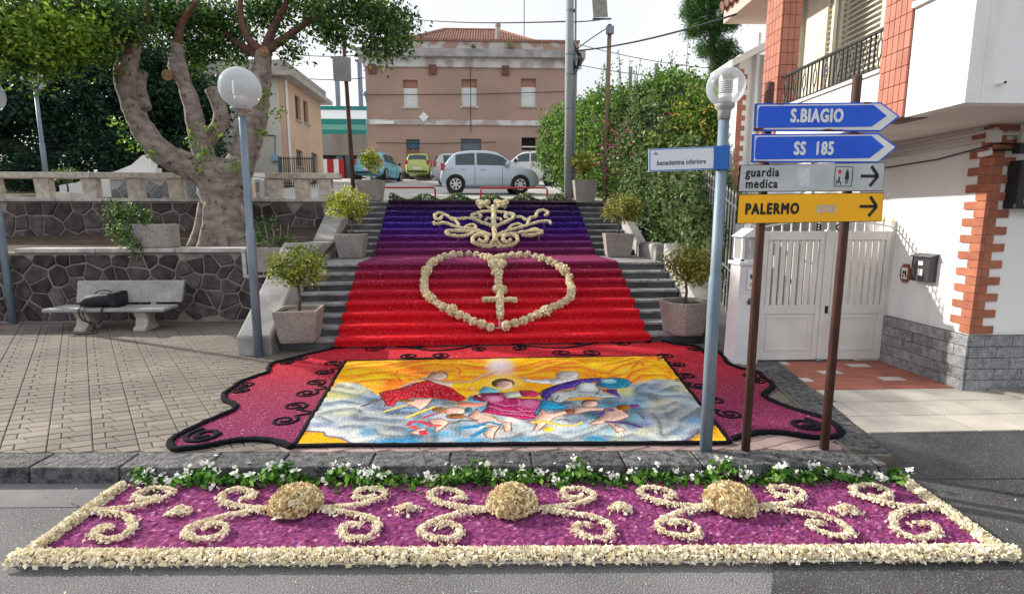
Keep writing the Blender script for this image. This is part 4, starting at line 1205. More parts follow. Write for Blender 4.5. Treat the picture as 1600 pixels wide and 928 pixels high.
MB().slab([tuple(cq(0, 0, .002)), tuple(cq(1, 0, .002)), tuple(cq(1, 1, .002)), tuple(cq(0, 1, .002))], (0, 0, .014)).build('backing_sheet', mat('sheet', (.7, .7, .72), None), rc)
MOUND = [lin(c) for c in ((232, 218, 180), (244, 234, 206), (206, 182, 136), (222, 202, 158), (240, 226, 190), (190, 164, 120))]
def petal_strip(name, pts_fn, n, psize, z0, parent, cols=None):
    """heap of petals: pts_fn returns n ground positions with heap height"""
    C, h = pts_fn(n)
    P = np.concatenate([C, (z0 + h)[:, None]], 1)
    N = np.tile(np.array([0, 0, 1.0]), (n, 1)) + unit(n) * .7
    N /= np.linalg.norm(N, axis=1, keepdims=True)
    V, Fq, c = petals_on(P, N, psize, cols or CREAM, .7)
    return np_mesh(name, V, Fq, M_petal, parent, c, kind='stuff')
def edge_pts(a0, c0, a1, c1, width, hgt):
    def fn(n):
        t = nrs.uniform(0, 1, n)
        A, B = np.array(cq(a0, c0))[:2], np.array(cq(a1, c1))[:2]
        d = (B - A) / np.linalg.norm(B - A)
        nn = np.array([-d[1], d[0]])
        o = nrs.uniform(-1, 1, n)
        C = A + (B - A) * t[:, None] + nn * (o * width / 2)[:, None]
        h = hgt * np.sqrt(np.clip(1 - o * o, 0, 1)) * nrs.uniform(.55, 1.05, n)
        return C, h
    return fn
petal_strip('cream_border', edge_pts(-.002, .025, 1.002, .025, .15, .055), 8500, .034, .025, rc)
petal_strip('cream_border', edge_pts(.008, .0, .008, .93, .10, .05), 1700, .034, .025, rc)
petal_strip('cream_border', edge_pts(.992, .0, .992, .96, .10, .05), 1700, .034, .025, rc)
def road_px(pts):
    return pts
M1 = [[(-0.156, -0.046), (-0.379, -0.011), (-0.539, 0.058), (-0.625, 0.164), (-0.561, 0.259), (-0.418, 0.213), (-0.37, 0.13), (-0.452, 0.11)], [(-0.18, -0.045), (-0.385, -0.096), (-0.559, -0.195), (-0.637, -0.284), (-0.566, -0.376), (-0.433, -0.399), (-0.361, -0.333), (-0.408, -0.244), (-0.504, -0.217), (-0.514, -0.274)], [(0.203, -0.052), (0.416, -0.026), (0.566, 0.039), (0.632, 0.13), (0.559, 0.212), (0.429, 0.217), (0.408, 0.121), (0.492, 0.07), (0.538, 0.115)], [(0.194, -0.061), (0.419, -0.126), (0.595, -0.203), (0.665, -0.305), (0.627, -0.426), (0.501, -0.428), (0.424, -0.344), (0.439, -0.272), (0.53, -0.284)]]
centres = [(-1.444, 3.73), (0.154, 3.663), (1.775, 3.622)]
def stroke_pts(line, width, hgt):
    P = smooth_path([(p[0], p[1], 0) for p in line], 6)
    L = [0]
    for p, q in zip(P, P[1:]):
        L.append(L[-1] + (q - p).length)
    def fn(n):
        t = nrs.uniform(0, L[-1], n)
        x = np.interp(t, L, [p.x for p in P])
        y = np.interp(t, L, [p.y for p in P])
        o = nrs.normal(size=(n, 2)) * width * .24
        C = np.stack([x, y], 1) + o
        h = hgt * np.clip(1 - np.linalg.norm(o, axis=1) / width, .1, 1)
        return C, h
    return fn, L[-1]
for cx, cy in centres:
    for ln in M1:
        fn, L = stroke_pts([(cx + a, cy + c) for a, c in ln], .068, .04)
        petal_strip('cream_scroll', fn, int(L * 700), .026, .034, rc)
HL = [[(-2.901, 3.713), (-2.666, 3.75), (-2.531, 3.83), (-2.462, 3.92), (-2.532, 4.011), (-2.676, 4.027), (-2.725, 3.931), (-2.618, 3.856), (-2.553, 3.905)], [(-2.901, 3.713), (-2.678, 3.665), (-2.524, 3.573), (-2.453, 3.424), (-2.537, 3.348), (-2.67, 3.411), (-2.681, 3.505), (-2.593, 3.482)]]
HR = [[(3.26, 3.511), (3.071, 3.519), (2.915, 3.601), (2.808, 3.714), (2.873, 3.824), (3.039, 3.838), (3.085, 3.726), (2.942, 3.637), (2.884, 3.696)], [(3.236, 3.512), (3.014, 3.478), (2.828, 3.361), (2.755, 3.209), (2.848, 3.133), (3.024, 3.209), (3.056, 3.3), (2.938, 3.297)]]
for ln in HL + HR:
    fn, L = stroke_pts(ln, .068, .04)
    petal_strip('cream_scroll', fn, int(L * 700), .026, .034, rc)
for x, y in [(-2.263, 3.695), (-0.621, 3.652), (0.952, 3.603), (2.599, 3.508)]:
    def fn(n, x=x, y=y):
        o = nrs.normal(size=(n, 2)) * np.array([.042, .03])
        return np.array([x, y]) + o, .05 * np.exp(-(o ** 2).sum(1) / .004)
    petal_strip('cream_dot', fn, 170, .032, .034, rc)
for cx, cy in centres:
    def fn(n, cx=cx, cy=cy):
        r = np.sqrt(nrs.uniform(0, 1, n)) * .185
        a = nrs.uniform(0, 6.283, n)
        C = np.stack([cx + r * np.cos(a), cy + r * np.sin(a)], 1)
        return C, .155 * np.sqrt(np.clip(1 - (r / .19) ** 2, 0, 1)) * nrs.uniform(.85, 1.08, n)
    MB().lathe([(.15, 0), (.14, .055), (.11, .10), (.06, .125), (.01, .135)], (cx, cy, .03), 20).build('mound_core', mat('petal_heap', lin((204, 190, 146)), None, rough=.95), rc, smooth=True)
    petal_strip('cream_mound', fn, 1500, .052, .03, rc, MOUND)
# strip of leafy stems with white blossoms along the kerb
wf = thing('white_flower_strip', (.2, 4.2, 0), 'row of green leaves and white blossoms between the kerb and purple carpet', 'flowers')
def strip_pts(n, hmax, sd):
    a = nrs.uniform(.02, .995, n)
    P = np.array([tuple(cq(t, 1.0)) for t in a])
    P[:, 1] += nrs.normal(-.01, sd, n)
    bumps = .55 + .45 * np.sin(a * 61 + 1.3 * np.sin(a * 23)) * np.sin(a * 17 + 1)
    P[:, 2] = .02 + np.abs(nrs.uniform(0, 1, n)) * hmax * bumps
    return P
V, F, c = leaves(strip_pts(3600, .155, .07), .06, [lin(x) for x in ((70, 120, 40), (92, 142, 52), (48, 96, 34), (120, 164, 70))], .7)
np_mesh('leaves', V, F, M_leaf, wf, c, kind='stuff')
cc = strip_pts(170, .165, .06)
cc[:, 2] += .035
P = np.repeat(cc, 8, 0) + nrs.normal(size=(170 * 8, 3)) * .016
V, F, c = leaves(P, .036, [lin(x) for x in ((238, 240, 234), (222, 228, 220), (246, 244, 236))], .8)
np_mesh('blossoms', V, F, M_petal, wf, c, kind='stuff')
# garland along the top step
tg = thing('garland', ST(0, step_s(17) + .25, 2.62), 'leafy garland with pink flowers along the top of the steps', 'garland')
def gar(n, h):
    u = nrs.uniform(-2.5, 2.48, n)
    P = np.array([ST(x, step_s(17) + .26, 2.62) for x in u])
    P[:, 1] += nrs.normal(0, .07, n)
    P[:, 2] += np.abs(nrs.uniform(0, 1, n)) * h * (.6 + .4 * np.sin(u * 7))
    return P
V, F, c = leaves(gar(3600, .21), .065, [lin(x) for x in ((60, 100, 44), (90, 126, 60), (40, 72, 36), (120, 140, 80))], .6)
np_mesh('leaves', V, F, M_leaf, tg, c, kind='stuff')
V, F, c = leaves(np.repeat(gar(70, .22), 6, 0) + nrs.normal(size=(420, 3)) * .02, .05, [lin(x) for x in ((214, 120, 160), (228, 160, 180), (236, 220, 214), (190, 70, 120))], .8)
np_mesh('blossoms', V, F, M_petal, tg, c, kind='stuff')

# ================================================================== rubble walls on the left
def voronoi_cells(L, H, size, seed, gap):
    r_ = random.Random(seed)
    nx, ny = max(1, int(L / size)), max(1, int(H / (size * .78)))
    pts = []
    for i in range(-1, nx + 1):
        for j in range(-1, ny + 1):
            pts.append(((i + .5 + r_.uniform(-.48, .48) + .5 * (j % 2)) * L / nx, (j + .5 + r_.uniform(-.42, .42)) * H / ny))
    out = []
    for k, (cx, cy) in enumerate(pts):
        if not (0 < cx < L and 0 < cy < H):
            continue
        poly = [(gap, gap), (L - gap, gap), (L - gap, H - gap), (gap, H - gap)]
        near = sorted((p for q, p in enumerate(pts) if q != k), key=lambda p: (p[0] - cx) ** 2 + (p[1] - cy) ** 2)[:16]
        for (qx, qy) in near:
            dx, dy = qx - cx, qy - cy
            d = math.hypot(dx, dy)
            if d < 1e-6: continue
            nx_, ny_ = dx / d, dy / d
            lim = nx_ * (cx + qx) / 2 + ny_ * (cy + qy) / 2 - gap * r_.uniform(.35, .75)
            new = []
            for i in range(len(poly)):
                a, c = poly[i], poly[(i + 1) % len(poly)]
                da, dc = nx_ * a[0] + ny_ * a[1] - lim, nx_ * c[0] + ny_ * c[1] - lim
                if da <= 0: new.append(a)
                if (da < 0 < dc) or (dc < 0 < da):
                    t = da / (da - dc)
                    new.append((a[0] + (c[0] - a[0]) * t, a[1] + (c[1] - a[1]) * t))
            poly = new
            if len(poly) < 3: break
        if len(poly) < 3: continue
        A = .5 * abs(sum(poly[i][0] * poly[(i + 1) % len(poly)][1] - poly[(i + 1) % len(poly)][0] * poly[i][1] for i in range(len(poly))))
        if A > size * size * .08:
            # drop tiny edges
            q = [poly[0]]
            for p in poly[1:]:
                if math.hypot(p[0] - q[-1][0], p[1] - q[-1][1]) > .02: q.append(p)
            if len(q) >= 3: out.append(q)
    return out
def rubble(parent, frame, L, H, size, seed, m, gap=.028, proud=.03):
    """frame(a, b, c): along, up, out of the wall"""
    for poly in voronoi_cells(L, H, size, seed, gap):
        cx = sum(p[0] for p in poly) / len(poly)
        cy = sum(p[1] for p in poly) / len(poly)
        n = len(poly)
        pr = proud * rnd.uniform(.6, 1.3)
        mid = [(cx + (p[0] - cx) * .97, cy + (p[1] - cy) * .97) for p in poly]
        top = [(cx + (p[0] - cx) * .84, cy + (p[1] - cy) * .84) for p in poly]
        vs = [frame(a, c, -.03) for a, c in poly] + [frame(a, c, pr * .6) for a, c in mid] + [frame(a, c, pr + rnd.uniform(-.004, .006)) for a, c in top]
        fs = [(i, (i + 1) % n, n + (i + 1) % n, n + i) for i in range(n)] + [(n + i, n + (i + 1) % n, 2 * n + (i + 1) % n, 2 * n + i) for i in range(n)] + [tuple(range(2 * n, 3 * n))]
        MB().add(vs, fs).build('stone', m, parent)
lw = thing('rubble_wall', (-8.4, 10.8, .14), 'dark rubble stone wall with pale ledge behind the concrete bench', 'wall')
MB().box(-13.2, -3.9, 10.66, 11.0, .0, 1.50).build('mortar', M_mort2, lw)
rubble(lw, lambda a, c, o: (-13.1 + a, 10.66 - o, .14 + c), 9.15, 1.34, .34, 3, M_basalt)
for x0, x1 in ((-9.1, -7.6), (-7.59, -6.1), (-6.09, -4.78)):
    MB().box(x0, x1 - .006, 10.58, 11.05, 1.505, 1.585).build('coping_slab', M_traw, lw, bevel=.01)
MB().slab([(-13.2, 11.0, 1.45), (-3.4, 11.0, 1.35), (-3.4, 13.2, 1.9), (-13.2, 13.2, 1.6)], (0, 0, .08)).build('planting_bed', M_soil, kind='structure')
uw = thing('terrace_wall', (-8.5, 13.3, 1.5), 'upper dark rubble wall under the travertine balustrade behind the big tree', 'wall')
MB().box(-16, -3.95, 13.22, 13.55, 1.3, 2.55).build('mortar', M_mort2, uw)
rubble(uw, lambda a, c, o: (-13.6 + a, 13.22 - o, 1.5 + c), 9.6, 1.05, .36, 5, M_basalt)
x = -15.9
while x < -4:
    x1 = min(x + 1.9, -3.93)
    MB().box(x, x1 - .008, 13.14, 13.62, 2.555, 2.63).build('coping_slab', M_traw, uw, bevel=.01)
    x = x1
# travertine balustrade
ba = thing('balustrade', (-8.5, 13.35, 2.63), 'travertine balustrade of square posts and flat rail on the terrace wall', 'balustrade')
for px in (-85, -10, 70, 144, 213, 277, 386, 431, 473, 509):
    p = [[-12.836, -11.744, -10.571, -9.479, -8.453, -7.495, -5.85, -5.166, -4.524, -3.973]][0][(-85, -10, 70, 144, 213, 277, 386, 431, 473, 509).index(px)]
    MB().hexa([(p - .16, 13.26, 2.63), (p + .16, 13.26, 2.63), (p + .16, 13.46, 2.63), (p - .16, 13.46, 2.63)],
              [(p - .19, 13.26, 3.10), (p + .15, 13.26, 3.10), (p + .15, 13.46, 3.10), (p - .19, 13.46, 3.10)]).build('post', M_trav, ba, bevel=.012)
for x0, x1 in ((-16, -12.2), (-12.19, -9.4), (-9.39, -6.35), (-5.35, -4.6), (-4.59, -3.62)):
    MB().box(x0, x1 - .006, 13.20, 13.54, 3.102, 3.235).build('rail', M_trav, ba, bevel=.012)
# ------------------------------------------------------------------ bench and bag
be = thing('concrete_bench', (-6.85, 9.95, .14), 'speckled concrete bench against the dark stone wall', 'bench')
MB().slab([(-7.95, 9.62, .50), (-5.83, 9.62, .50), (-5.86, 10.14, .50), (-7.92, 10.14, .50)], (0, 0, .065)).build('seat', M_aggl, be, bevel=.02)
MB().hexa([(-7.72, 10.12, .60), (-5.80, 10.12, .60), (-5.80, 10.19, .60), (-7.72, 10.19, .60)],
          [(-7.74, 10.24, 1.0), (-5.78, 10.24, 1.0), (-5.78, 10.31, 1.0), (-7.74, 10.31, 1.0)]).build('backrest', M_aggl, be, bevel=.018)
for cx in (-7.36, -6.32):
    prof = [(-.20, 0), (.20, 0), (.20, .06), (.13, .10), (.10, .22), (.16, .33), (.22, .36), (-.22, .36), (-.16, .33), (-.10, .22), (-.13, .10), (-.20, .06)]
    MB().slab([(cx - .11, 9.86 + a, .14 + h) for a, h in prof], (.22, 0, 0)).build('leg', mat('bench_leg', (.50, .47, .42), (.36, .34, .30), 6, .85, .4, 70), be, bevel=.012)
    MB().bar((cx, 10.10, .40), (cx, 10.20, .72), .09, .05).build('back_support', M_aggl, be)
bgm = mat('black_nylon', (.012, .013, .018), (.02, .021, .03), 12, .7, .3, 40)
bag = thing('camera_bag', (-7.05, 9.9, .565), 'black bag lying on the bench with straps hanging to the ground', 'bag')
secs = []
for t, w, h in ((0, .10, .05), (.06, .17, .15), (.2, .2, .21), (.45, .21, .24), (.7, .21, .25), (.92, .2, .25), (.99, .15, .2)):
    cx = -7.42 + .72 * t
    secs.append([(cx, 9.90 + w * math.cos(a) * (1.0 if abs(math.cos(a)) < .8 else .92), .57 + h * .5 + h * .5 * math.copysign(abs(math.sin(a)) ** .6, math.sin(a))) for a in [2 * math.pi * k / 14 for k in range(15)]])
mb = MB().grid(secs)
mb.f.append(tuple(range(0, 14))); mb.f.append(tuple(range(6 * 15, 6 * 15 + 14)))
mb.build('body', bgm, bag, smooth=True)
MB().box(-6.86, -6.72, 9.71, 10.08, .575, .84).build('end_pocket', bgm, bag, bevel=.03)
for pth in ([(-7.1, 9.70, .60), (-7.2, 9.58, .56), (-7.16, 9.55, .40), (-7.02, 9.54, .25), (-6.95, 9.52, .16), (-7.1, 9.46, .15), (-7.3, 9.46, .15)],
            [(-7.25, 9.70, .60), (-7.28, 9.58, .55), (-7.2, 9.55, .38), (-7.0, 9.54, .30), (-7.05, 9.52, .17)],
            [(-6.9, 9.72, .60), (-6.88, 9.58, .56), (-6.86, 9.56, .40), (-6.95, 9.55, .32)]):
    MB().tube(smooth_path(pth, 5), .016, 6, .5).build('strap', bgm, bag, smooth=True)
MB().tube(smooth_path([(-7.2, 9.9, .80), (-7.1, 9.88, .86), (-6.95, 9.88, .86), (-6.85, 9.9, .81)], 4), .012, 6).build('handle', bgm, bag, smooth=True)
# ------------------------------------------------------------------ planters
def shrub_pot(loc, w, h, label, group=None, rz=0.0, crown=(0, 0, .42, .40, .40, .30), stem=.38, cols=None, octo=False, n=80, per=38):
    t = thing('potted_shrub', loc, label, 'potted shrub', group, rz, local=True)
    b0, b1 = w * .40, w * .5
    def ring(r, z):
        if octo:
            k = .55
            return [(-r, -r * k, z), (-r * k, -r, z), (r * k, -r, z), (r, -r * k, z), (r, r * k, z), (r * k, r, z), (-r * k, r, z), (-r, r * k, z)]
        return [(-r, -r, z), (r, -r, z), (r, r, z), (-r, r, z)]
    rings = [ring(b0 * .93, 0), ring(b0, .045), ring(b1, h), ring(b1 * .86, h), ring(b1 * .82, h - .07)]
    n_ = len(rings[0])
    mb = MB()
    vs = [p for r_ in rings for p in r_]
    fs = [(i * n_ + j, i * n_ + (j + 1) % n_, (i + 1) * n_ + (j + 1) % n_, (i + 1) * n_ + j) for i in range(len(rings) - 1) for j in range(n_)]
    fs.append(tuple(range(n_ - 1, -1, -1)))
    mb.add(vs, fs)
    mb.build('planter', M_aggr, t, bevel=.012)
    MB().add(ring(b1 * .83, h - .05), [tuple(range(n_))]).build('soil', M_soil, t, fixn=False)
    cx, cy, cz, rx, ry, rz_ = crown
    top = h + stem
    MB().tube([(0, 0, h - .08), (.02, 0, h + stem * .4), (-.01, .01, top)], [.026, .022, .02], 7).build('stem', M_barkd, t, smooth=True)
    mb = MB()
    for k in range(9):
        a, e = rnd.uniform(0, 6.28), rnd.uniform(.3, .9)
        mb.tube([(-.01, .01, top - .05), (math.cos(a) * rx * .35, math.sin(a) * ry * .35, top + rz_ * .4 * e), (math.cos(a) * rx * .75, math.sin(a) * ry * .75, top + rz_ * e)], [.013, .009, .004], 5)
    mb.build('twigs', M_barkd, t)
    cols = cols or [lin(c) for c in ((140, 158, 62), (170, 180, 84), (108, 132, 46), (190, 192, 104), (84, 108, 40))]
    foliage('crown', t, [(cx, cy, h + cz, rx, ry, rz_), (cx + rx * .25, cy, h + cz - rz_ * .15, rx * .8, ry * .8, rz_ * .7), (cx - rx * .3, cy, h + cz + rz_ * .1, rx * .65, ry * .7, rz_ * .7)], n, per, .055, .052, cols, M_leaf, shell=.4, aspect=.55)
    return t
GRP = 'planters with clipped shrubs on the steps'
YG = [lin(c) for c in ((176, 184, 50), (204, 208, 84), (136, 150, 40), (214, 214, 120), (100, 118, 36))]
OL = [lin(c) for c in ((146, 148, 62), (172, 170, 84), (112, 120, 50), (188, 186, 108), (84, 96, 40))]
shrub_pot(ST(-3.02, .02, step_z(1) + .005), .64, .50, 'concrete planter with rounded shrub on the lowest step at the left', GRP, .12, (0, 0, .62, .46, .42, .34), .42)
shrub_pot(ST(-2.93, 3.55, step_z(8) + .005), .62, .52, 'concrete planter with bright yellow-green shrub on the left of the landing', GRP, .05, (-.05, 0, .62, .50, .42, .38), .34, YG)
shrub_pot(ST(-2.98, 6.45, 2.612), .66, .55, 'concrete planter with small yellow-green bush on top of the steps beside the brown pole', GRP, .0, (.02, 0, .50, .28, .26, .33), .3, YG, n=50)
shrub_pot(ST(3.12, .05, step_z(1) + .005), .74, .54, 'octagonal concrete planter with olive shrub on the lowest step at the right', GRP, .2, (.05, 0, .60, .44, .40, .36), .36, OL, True)
shrub_pot(ST(2.95, 3.5, step_z(8) + .005), .64, .52, 'concrete planter with olive shrub on the right of the landing by the ivy', GRP, -.1, (.1, 0, .58, .46, .40, .36), .34, OL)
shrub_pot(ST(2.78, 6.5, 2.612), .66, .58, 'concrete planter with shrub at the head of the steps beside the grey pole', GRP, .1, (-.05, 0, .45, .38, .34, .34), .22, OL, n=60)
# half-round planter on the ledge with a trailing plant
pt = thing('ledge_planter', (-6.5, 10.85, 1.585), 'rounded concrete planter on the wall ledge with trailing green plant', 'planter')
prof = [(-6.95, 10.62), (-6.42, 10.62), (-6.26, 10.66), (-6.20, 10.74), (-6.2, 11.0), (-6.95, 11.0)]
MB().slab([(a, c, 1.588) for a, c in prof], (0, 0, .46)).build('planter', M_aggr, pt, bevel=.03)
foliage('plant', pt, [(-7.15, 10.75, 2.25, .32, .2, .25), (-6.75, 10.7, 2.2, .3, .2, .2), (-6.95, 10.62, 1.78, .2, .12, .3), (-6.75, 10.58, 1.62, .25, .1, .16), (-7.2, 10.7, 1.95, .2, .15, .2)], 70, 16, .07, .075,
        [lin(c) for c in ((62, 96, 44), (90, 124, 60), (40, 70, 34), (120, 150, 80))], M_leaf, shell=.2, kind='stuff')
MB().tube([(-6.7, 10.75, 2.0), (-6.85, 10.72, 2.2), (-7.1, 10.7, 2.4)], [.02, .016, .008], 6).build('stem', M_bark, pt)
# rectangular planter in a pale frame at the wall's end
pf = thing('framed_planter', (-4.35, 10.6, 1.1), 'rectangular concrete planter in a pale stone frame beside the left parapet', 'planter')
MB().box(-4.78, -4.70, 10.45, 10.64, 1.08, 1.58).box(-4.78, -3.92, 10.45, 10.64, 1.02, 1.078).build('frame', M_traw, pf, bevel=.008)
MB().box(-4.66, -3.95, 10.40, 10.64, 1.12, 1.60).build('planter', M_aggr, pf, bevel=.02)
foliage('plant', pf, [(-4.55, 10.5, 1.75, .2, .15, .2), (-4.2, 10.5, 1.7, .25, .15, .12), (-3.95, 10.48, 1.7, .18, .12, .2), (-4.35, 10.6, 2.0, .2, .15, .22)], 40, 14, .07, .07,
        [lin(c) for c in ((72, 110, 50), (100, 136, 66), (46, 80, 38))], M_leaf, shell=.2, kind='stuff')
mb = MB()
for k in range(6):
    mb.tube([(-4.5 + .1 * k, 10.52, 1.6), (-4.55 + .13 * k, 10.5, 1.85), (-4.62 + .15 * k, 10.5, 2.05)], [.018, .014, .008], 5)
mb.build('stems', M_bark, pf)
# ------------------------------------------------------------------ globe lamps
M_globe = globe_mat('opal_globe', (.66, .72, .76), .52, .85)
M_globc = globe_mat('clear_globe', (.72, .76, .80), .14, .85)
M_louv = mat('lamp_louvre', (.75, .76, .76), None, rough=.4)
def lamp(name, x, y, z0, zc, r, label, clear=False, rb=.062, rt=.045, tilt=0.0):
    t = thing(name, (x, y, z0), label, 'street lamp', 'globe lamps on pale blue posts', 0, local=True)
    H = zc - z0
    hb = H - r - .02
    MB().lathe([(rb, 0), (rb, hb * .52), (rb * .93, hb * .525), (rb * .82, hb * .54), (rt, hb - .06)], n=16).build('pole', M_galv, t, smooth=True)
    MB().lathe([(rt * 1.15, hb - .08), (rt * 1.2, hb - .02), (r * .36, hb - .01), (r * .5, hb + .01), (r * .52, hb + .035), (r * .42, hb + .05)], n=20).build('collar', mat('lamp_collar', (.42, .42, .41), (.3, .3, .3), 8, .6), t, smooth=True)
    prof = []
    for k in range(17):
        a = math.pi * (k / 16) - math.pi / 2
        prof.append((max(r * math.cos(a), .002), H + r * math.sin(a)))
    MB().lathe(prof, n=32).build('globe', M_globc if clear else M_globe, t, smooth=True)
    mb = MB()
    mb.lathe([(r * .28, H - r * .9), (r * .34, H - r * .55), (r * .30, H - r * .35)], n=16)
    for k in range(6):
        z = H - r * .32 + k * r * .11
        mb.lathe([(r * .24, z), (r * .37, z + r * .02), (r * .36, z + r * .05), (r * .24, z + r * .06)], n=18)
    mb.build('louvre', M_louv, t, smooth=False)
    return t
lamp('street_lamp', -3.41, 7.78, .14, 3.92, .275, 'globe lamp standing at the foot of the left stair parapet')
lamp('street_lamp', -9.22, 10.5, .14, 4.38, .33, 'globe lamp at the left edge of the photo in front of the stone wall')
lamp('street_lamp', -12.6, 16.0, 2.62, 6.03, .30, 'globe lamp among the dark trees behind the balustrade')
rl = lamp('street_lamp', 1.89, 4.36, .14, 3.19, .15, 'clear globe lamp whose post carries the blue and white street name sign', True, .052, .042)
# ------------------------------------------------------------------ large ficus
tr = thing('ficus_tree', (-5.95, 12.1, 1.5), 'large ficus with pale twisted trunk rising behind the wall ledge', 'tree')
def limb(name, pts, rs, m, parent, n=12, sm=5):
    P = smooth_path(pts, sm)
    rr = list(np.interp(np.linspace(0, len(rs) - 1, len(P)), range(len(rs)), rs))
    rr = [r * rnd.uniform(.93, 1.08) for r in rr]
    return MB().tube(P, rr, n).build(name, m, parent, smooth=True)
limb('trunk', [(-5.85, 12.1, 1.35), (-5.791, 12.1, 2.038), (-5.859, 12.1, 2.595), (-5.849, 12.1, 3.076), (-5.82, 12.1, 3.443)], [.60, .47, .44, .50, .36], M_bark, tr, 18)
for k in range(7):
    a = -2.6 + k * .7
    limb('root_flare', [(-5.9 + .72 * math.cos(a), 12.1 + .6 * math.sin(a), 1.4), (-5.88 + .52 * math.cos(a), 12.1 + .45 * math.sin(a), 1.75), (-5.88 + .36 * math.cos(a), 12.1 + .34 * math.sin(a), 2.5)], [.13, .14, .08], M_bark, tr, 8)
limb('limb', [(-5.928, 12.1, 2.939), (-6.394, 12.0, 3.241), (-6.855, 11.8, 3.51), (-7.236, 11.8, 4.028), (-7.405, 11.8, 4.539), (-7.467, 11.8, 5.069), (-7.31, 11.8, 5.483), (-7.192, 11.8, 5.768)], [.33, .29, .25, .22, .20, .22, .16, .12], M_bark, tr, 14)
limb('limb', [(-7.121, 11.8, 4.414), (-7.273, 11.9, 4.817), (-7.247, 12.0, 5.199)], [.12, .13, .10], M_bark, tr, 10)
limb('limb', [(-6.014, 12.0, 2.932), (-6.101, 11.95, 3.531), (-6.17, 11.9, 3.986), (-6.232, 11.9, 4.506), (-6.35, 11.9, 4.954), (-6.452, 11.9, 5.27), (-6.42, 11.9, 5.773)], [.26, .21, .19, .17, .145, .18, .10], M_bark, tr, 12)
limb('limb', [(-5.673, 12.2, 2.946), (-5.407, 12.25, 3.502), (-5.224, 12.3, 4.055), (-5.044, 12.3, 4.664), (-4.926, 12.3, 5.197), (-4.838, 12.3, 5.697)], [.34, .29, .27, .24, .21, .15], M_bark, tr, 14)
limb('limb', [(-6.161, 12.3, 3.846), (-5.902, 12.4, 4.271), (-5.939, 12.4, 4.677), (-6.055, 12.4, 4.944)], [.16, .17, .15, .14], M_bark, tr, 10)
limb('aerial_root', [(-5.325, 11.75, 2.448), (-5.179, 11.75, 2.042), (-5.056, 11.7, 1.564)], [.05, .06, .08], M_bark, tr, 8)
for pts, rr in (([(-7.31, 11.8, 5.483), (-7.291, 11.5, 5.577), (-7.412, 11.2, 5.948), (-7.58, 11.0, 6.326)], [.10, .08, .06, .05]),
                ([(-7.294, 11.5, 5.553), (-7.382, 11.3, 5.75), (-7.767, 11.0, 6.211)], [.08, .06, .05]),
                ([(-7.192, 11.8, 5.768), (-6.813, 11.6, 6.036), (-6.742, 11.4, 6.496)], [.10, .07, .05]),
                ([(-7.192, 11.8, 5.768), (-7.552, 12.2, 6.295), (-7.551, 12.4, 6.937)], [.08, .06, .05]),
                ([(-6.426, 11.9, 5.71), (-6.231, 11.8, 6.114), (-5.777, 11.6, 6.471)], [.10, .07, .05]),
                ([(-4.841, 12.3, 5.657), (-5.101, 12.2, 5.948), (-5.194, 12.1, 6.42), (-5.081, 12.0, 6.82)], [.12, .08, .06, .05]),
                ([(-4.841, 12.3, 5.657), (-4.635, 12.3, 6.115), (-4.373, 12.2, 6.469), (-4.082, 12.0, 6.775)], [.12, .09, .07, .05]),
                ([(-4.796, 12.3, 5.723), (-4.408, 12.4, 6.02), (-3.842, 12.4, 6.393), (-3.21, 12.4, 6.752)], [.11, .08, .06, .04]),
                ([(-4.899, 12.3, 5.591), (-5.654, 12.6, 6.067), (-6.056, 12.8, 6.593)], [.09, .07, .05]),
                ([(-3.842, 12.4, 6.393), (-3.11, 12.5, 6.53), (-2.421, 12.5, 6.475)], [.05, .04, .02])):
    limb('branch', pts, rr, M_twig, tr, 8)
for p, r in (((-7.376, 11.55, 5.08), .10), ((-6.535, 11.65, 5.041), .11), ((-4.745, 12.1, 5.652), .10)):
    mb = MB().lathe([(.01, -.03), (r, -.03), (r * .9, .03), (.01, .05)], p, 12, 'y')
    mb.build('cut_stub', mat('cut_wood', (.36, .22, .12), (.16, .09, .05), 16, .9, .6, 30), tr, smooth=False)
crown = [(*p, a, c, e) for p, a, c, e in (((-8.462, 11.0, 5.75), 1.5, 1.3, .6), ((-7.525, 11.2, 6.004), 1.3, 1.3, .5), ((-8.716, 10.8, 5.175), .9, 1.0, .5), ((-7.626, 10.9, 5.275), .55, .7, .35),
         ((-6.899, 12.0, 6.384), 1.3, 1.1, .36), ((-6.173, 12.6, 6.429), 1.2, 1.0, .40), ((-6.016, 12.9, 5.954), .8, .8, .4), ((-4.924, 12.6, 6.683), 1.2, .8, .30), ((-3.823, 12.6, 6.673), 1.1, .8, .32), ((-2.693, 12.5, 6.602), .95, .7, .36),
         ((-2.056, 12.4, 6.471), .6, .6, .42), ((-2.377, 12.2, 5.958), .65, .7, .4), ((-3.347, 12.3, 6.133), .5, .6, .3), ((-4.322, 12.5, 5.788), .35, .4, .25), ((-1.866, 12.0, 5.991), .35, .4, .3), ((-6.5, 12.6, 5.791), .6, .6, .35))]
FIC = [lin(c) for c in ((48, 82, 42), (70, 108, 52), (38, 66, 38), (92, 128, 56), (58, 96, 56), (120, 150, 64))]
foliage('crown', tr, crown, 560, 56, .15, .10, FIC, M_leaf, shell=.15, aspect=.5)
sprout = [(*p, .22, .22, .2) for p in ((-7.57, 11.5, 4.102), (-7.414, 11.5, 3.789), (-7.239, 11.6, 3.638), (-6.895, 11.5, 3.5), (-6.129, 11.6, 3.811), (-5.871, 11.6, 3.491), (-5.305, 11.7, 3.31), (-6.19, 11.6, 3.101), (-4.699, 11.9, 4.713), (-4.626, 12.0, 4.408), (-5.812, 11.9, 3.988), (-4.813, 11.9, 3.995))]
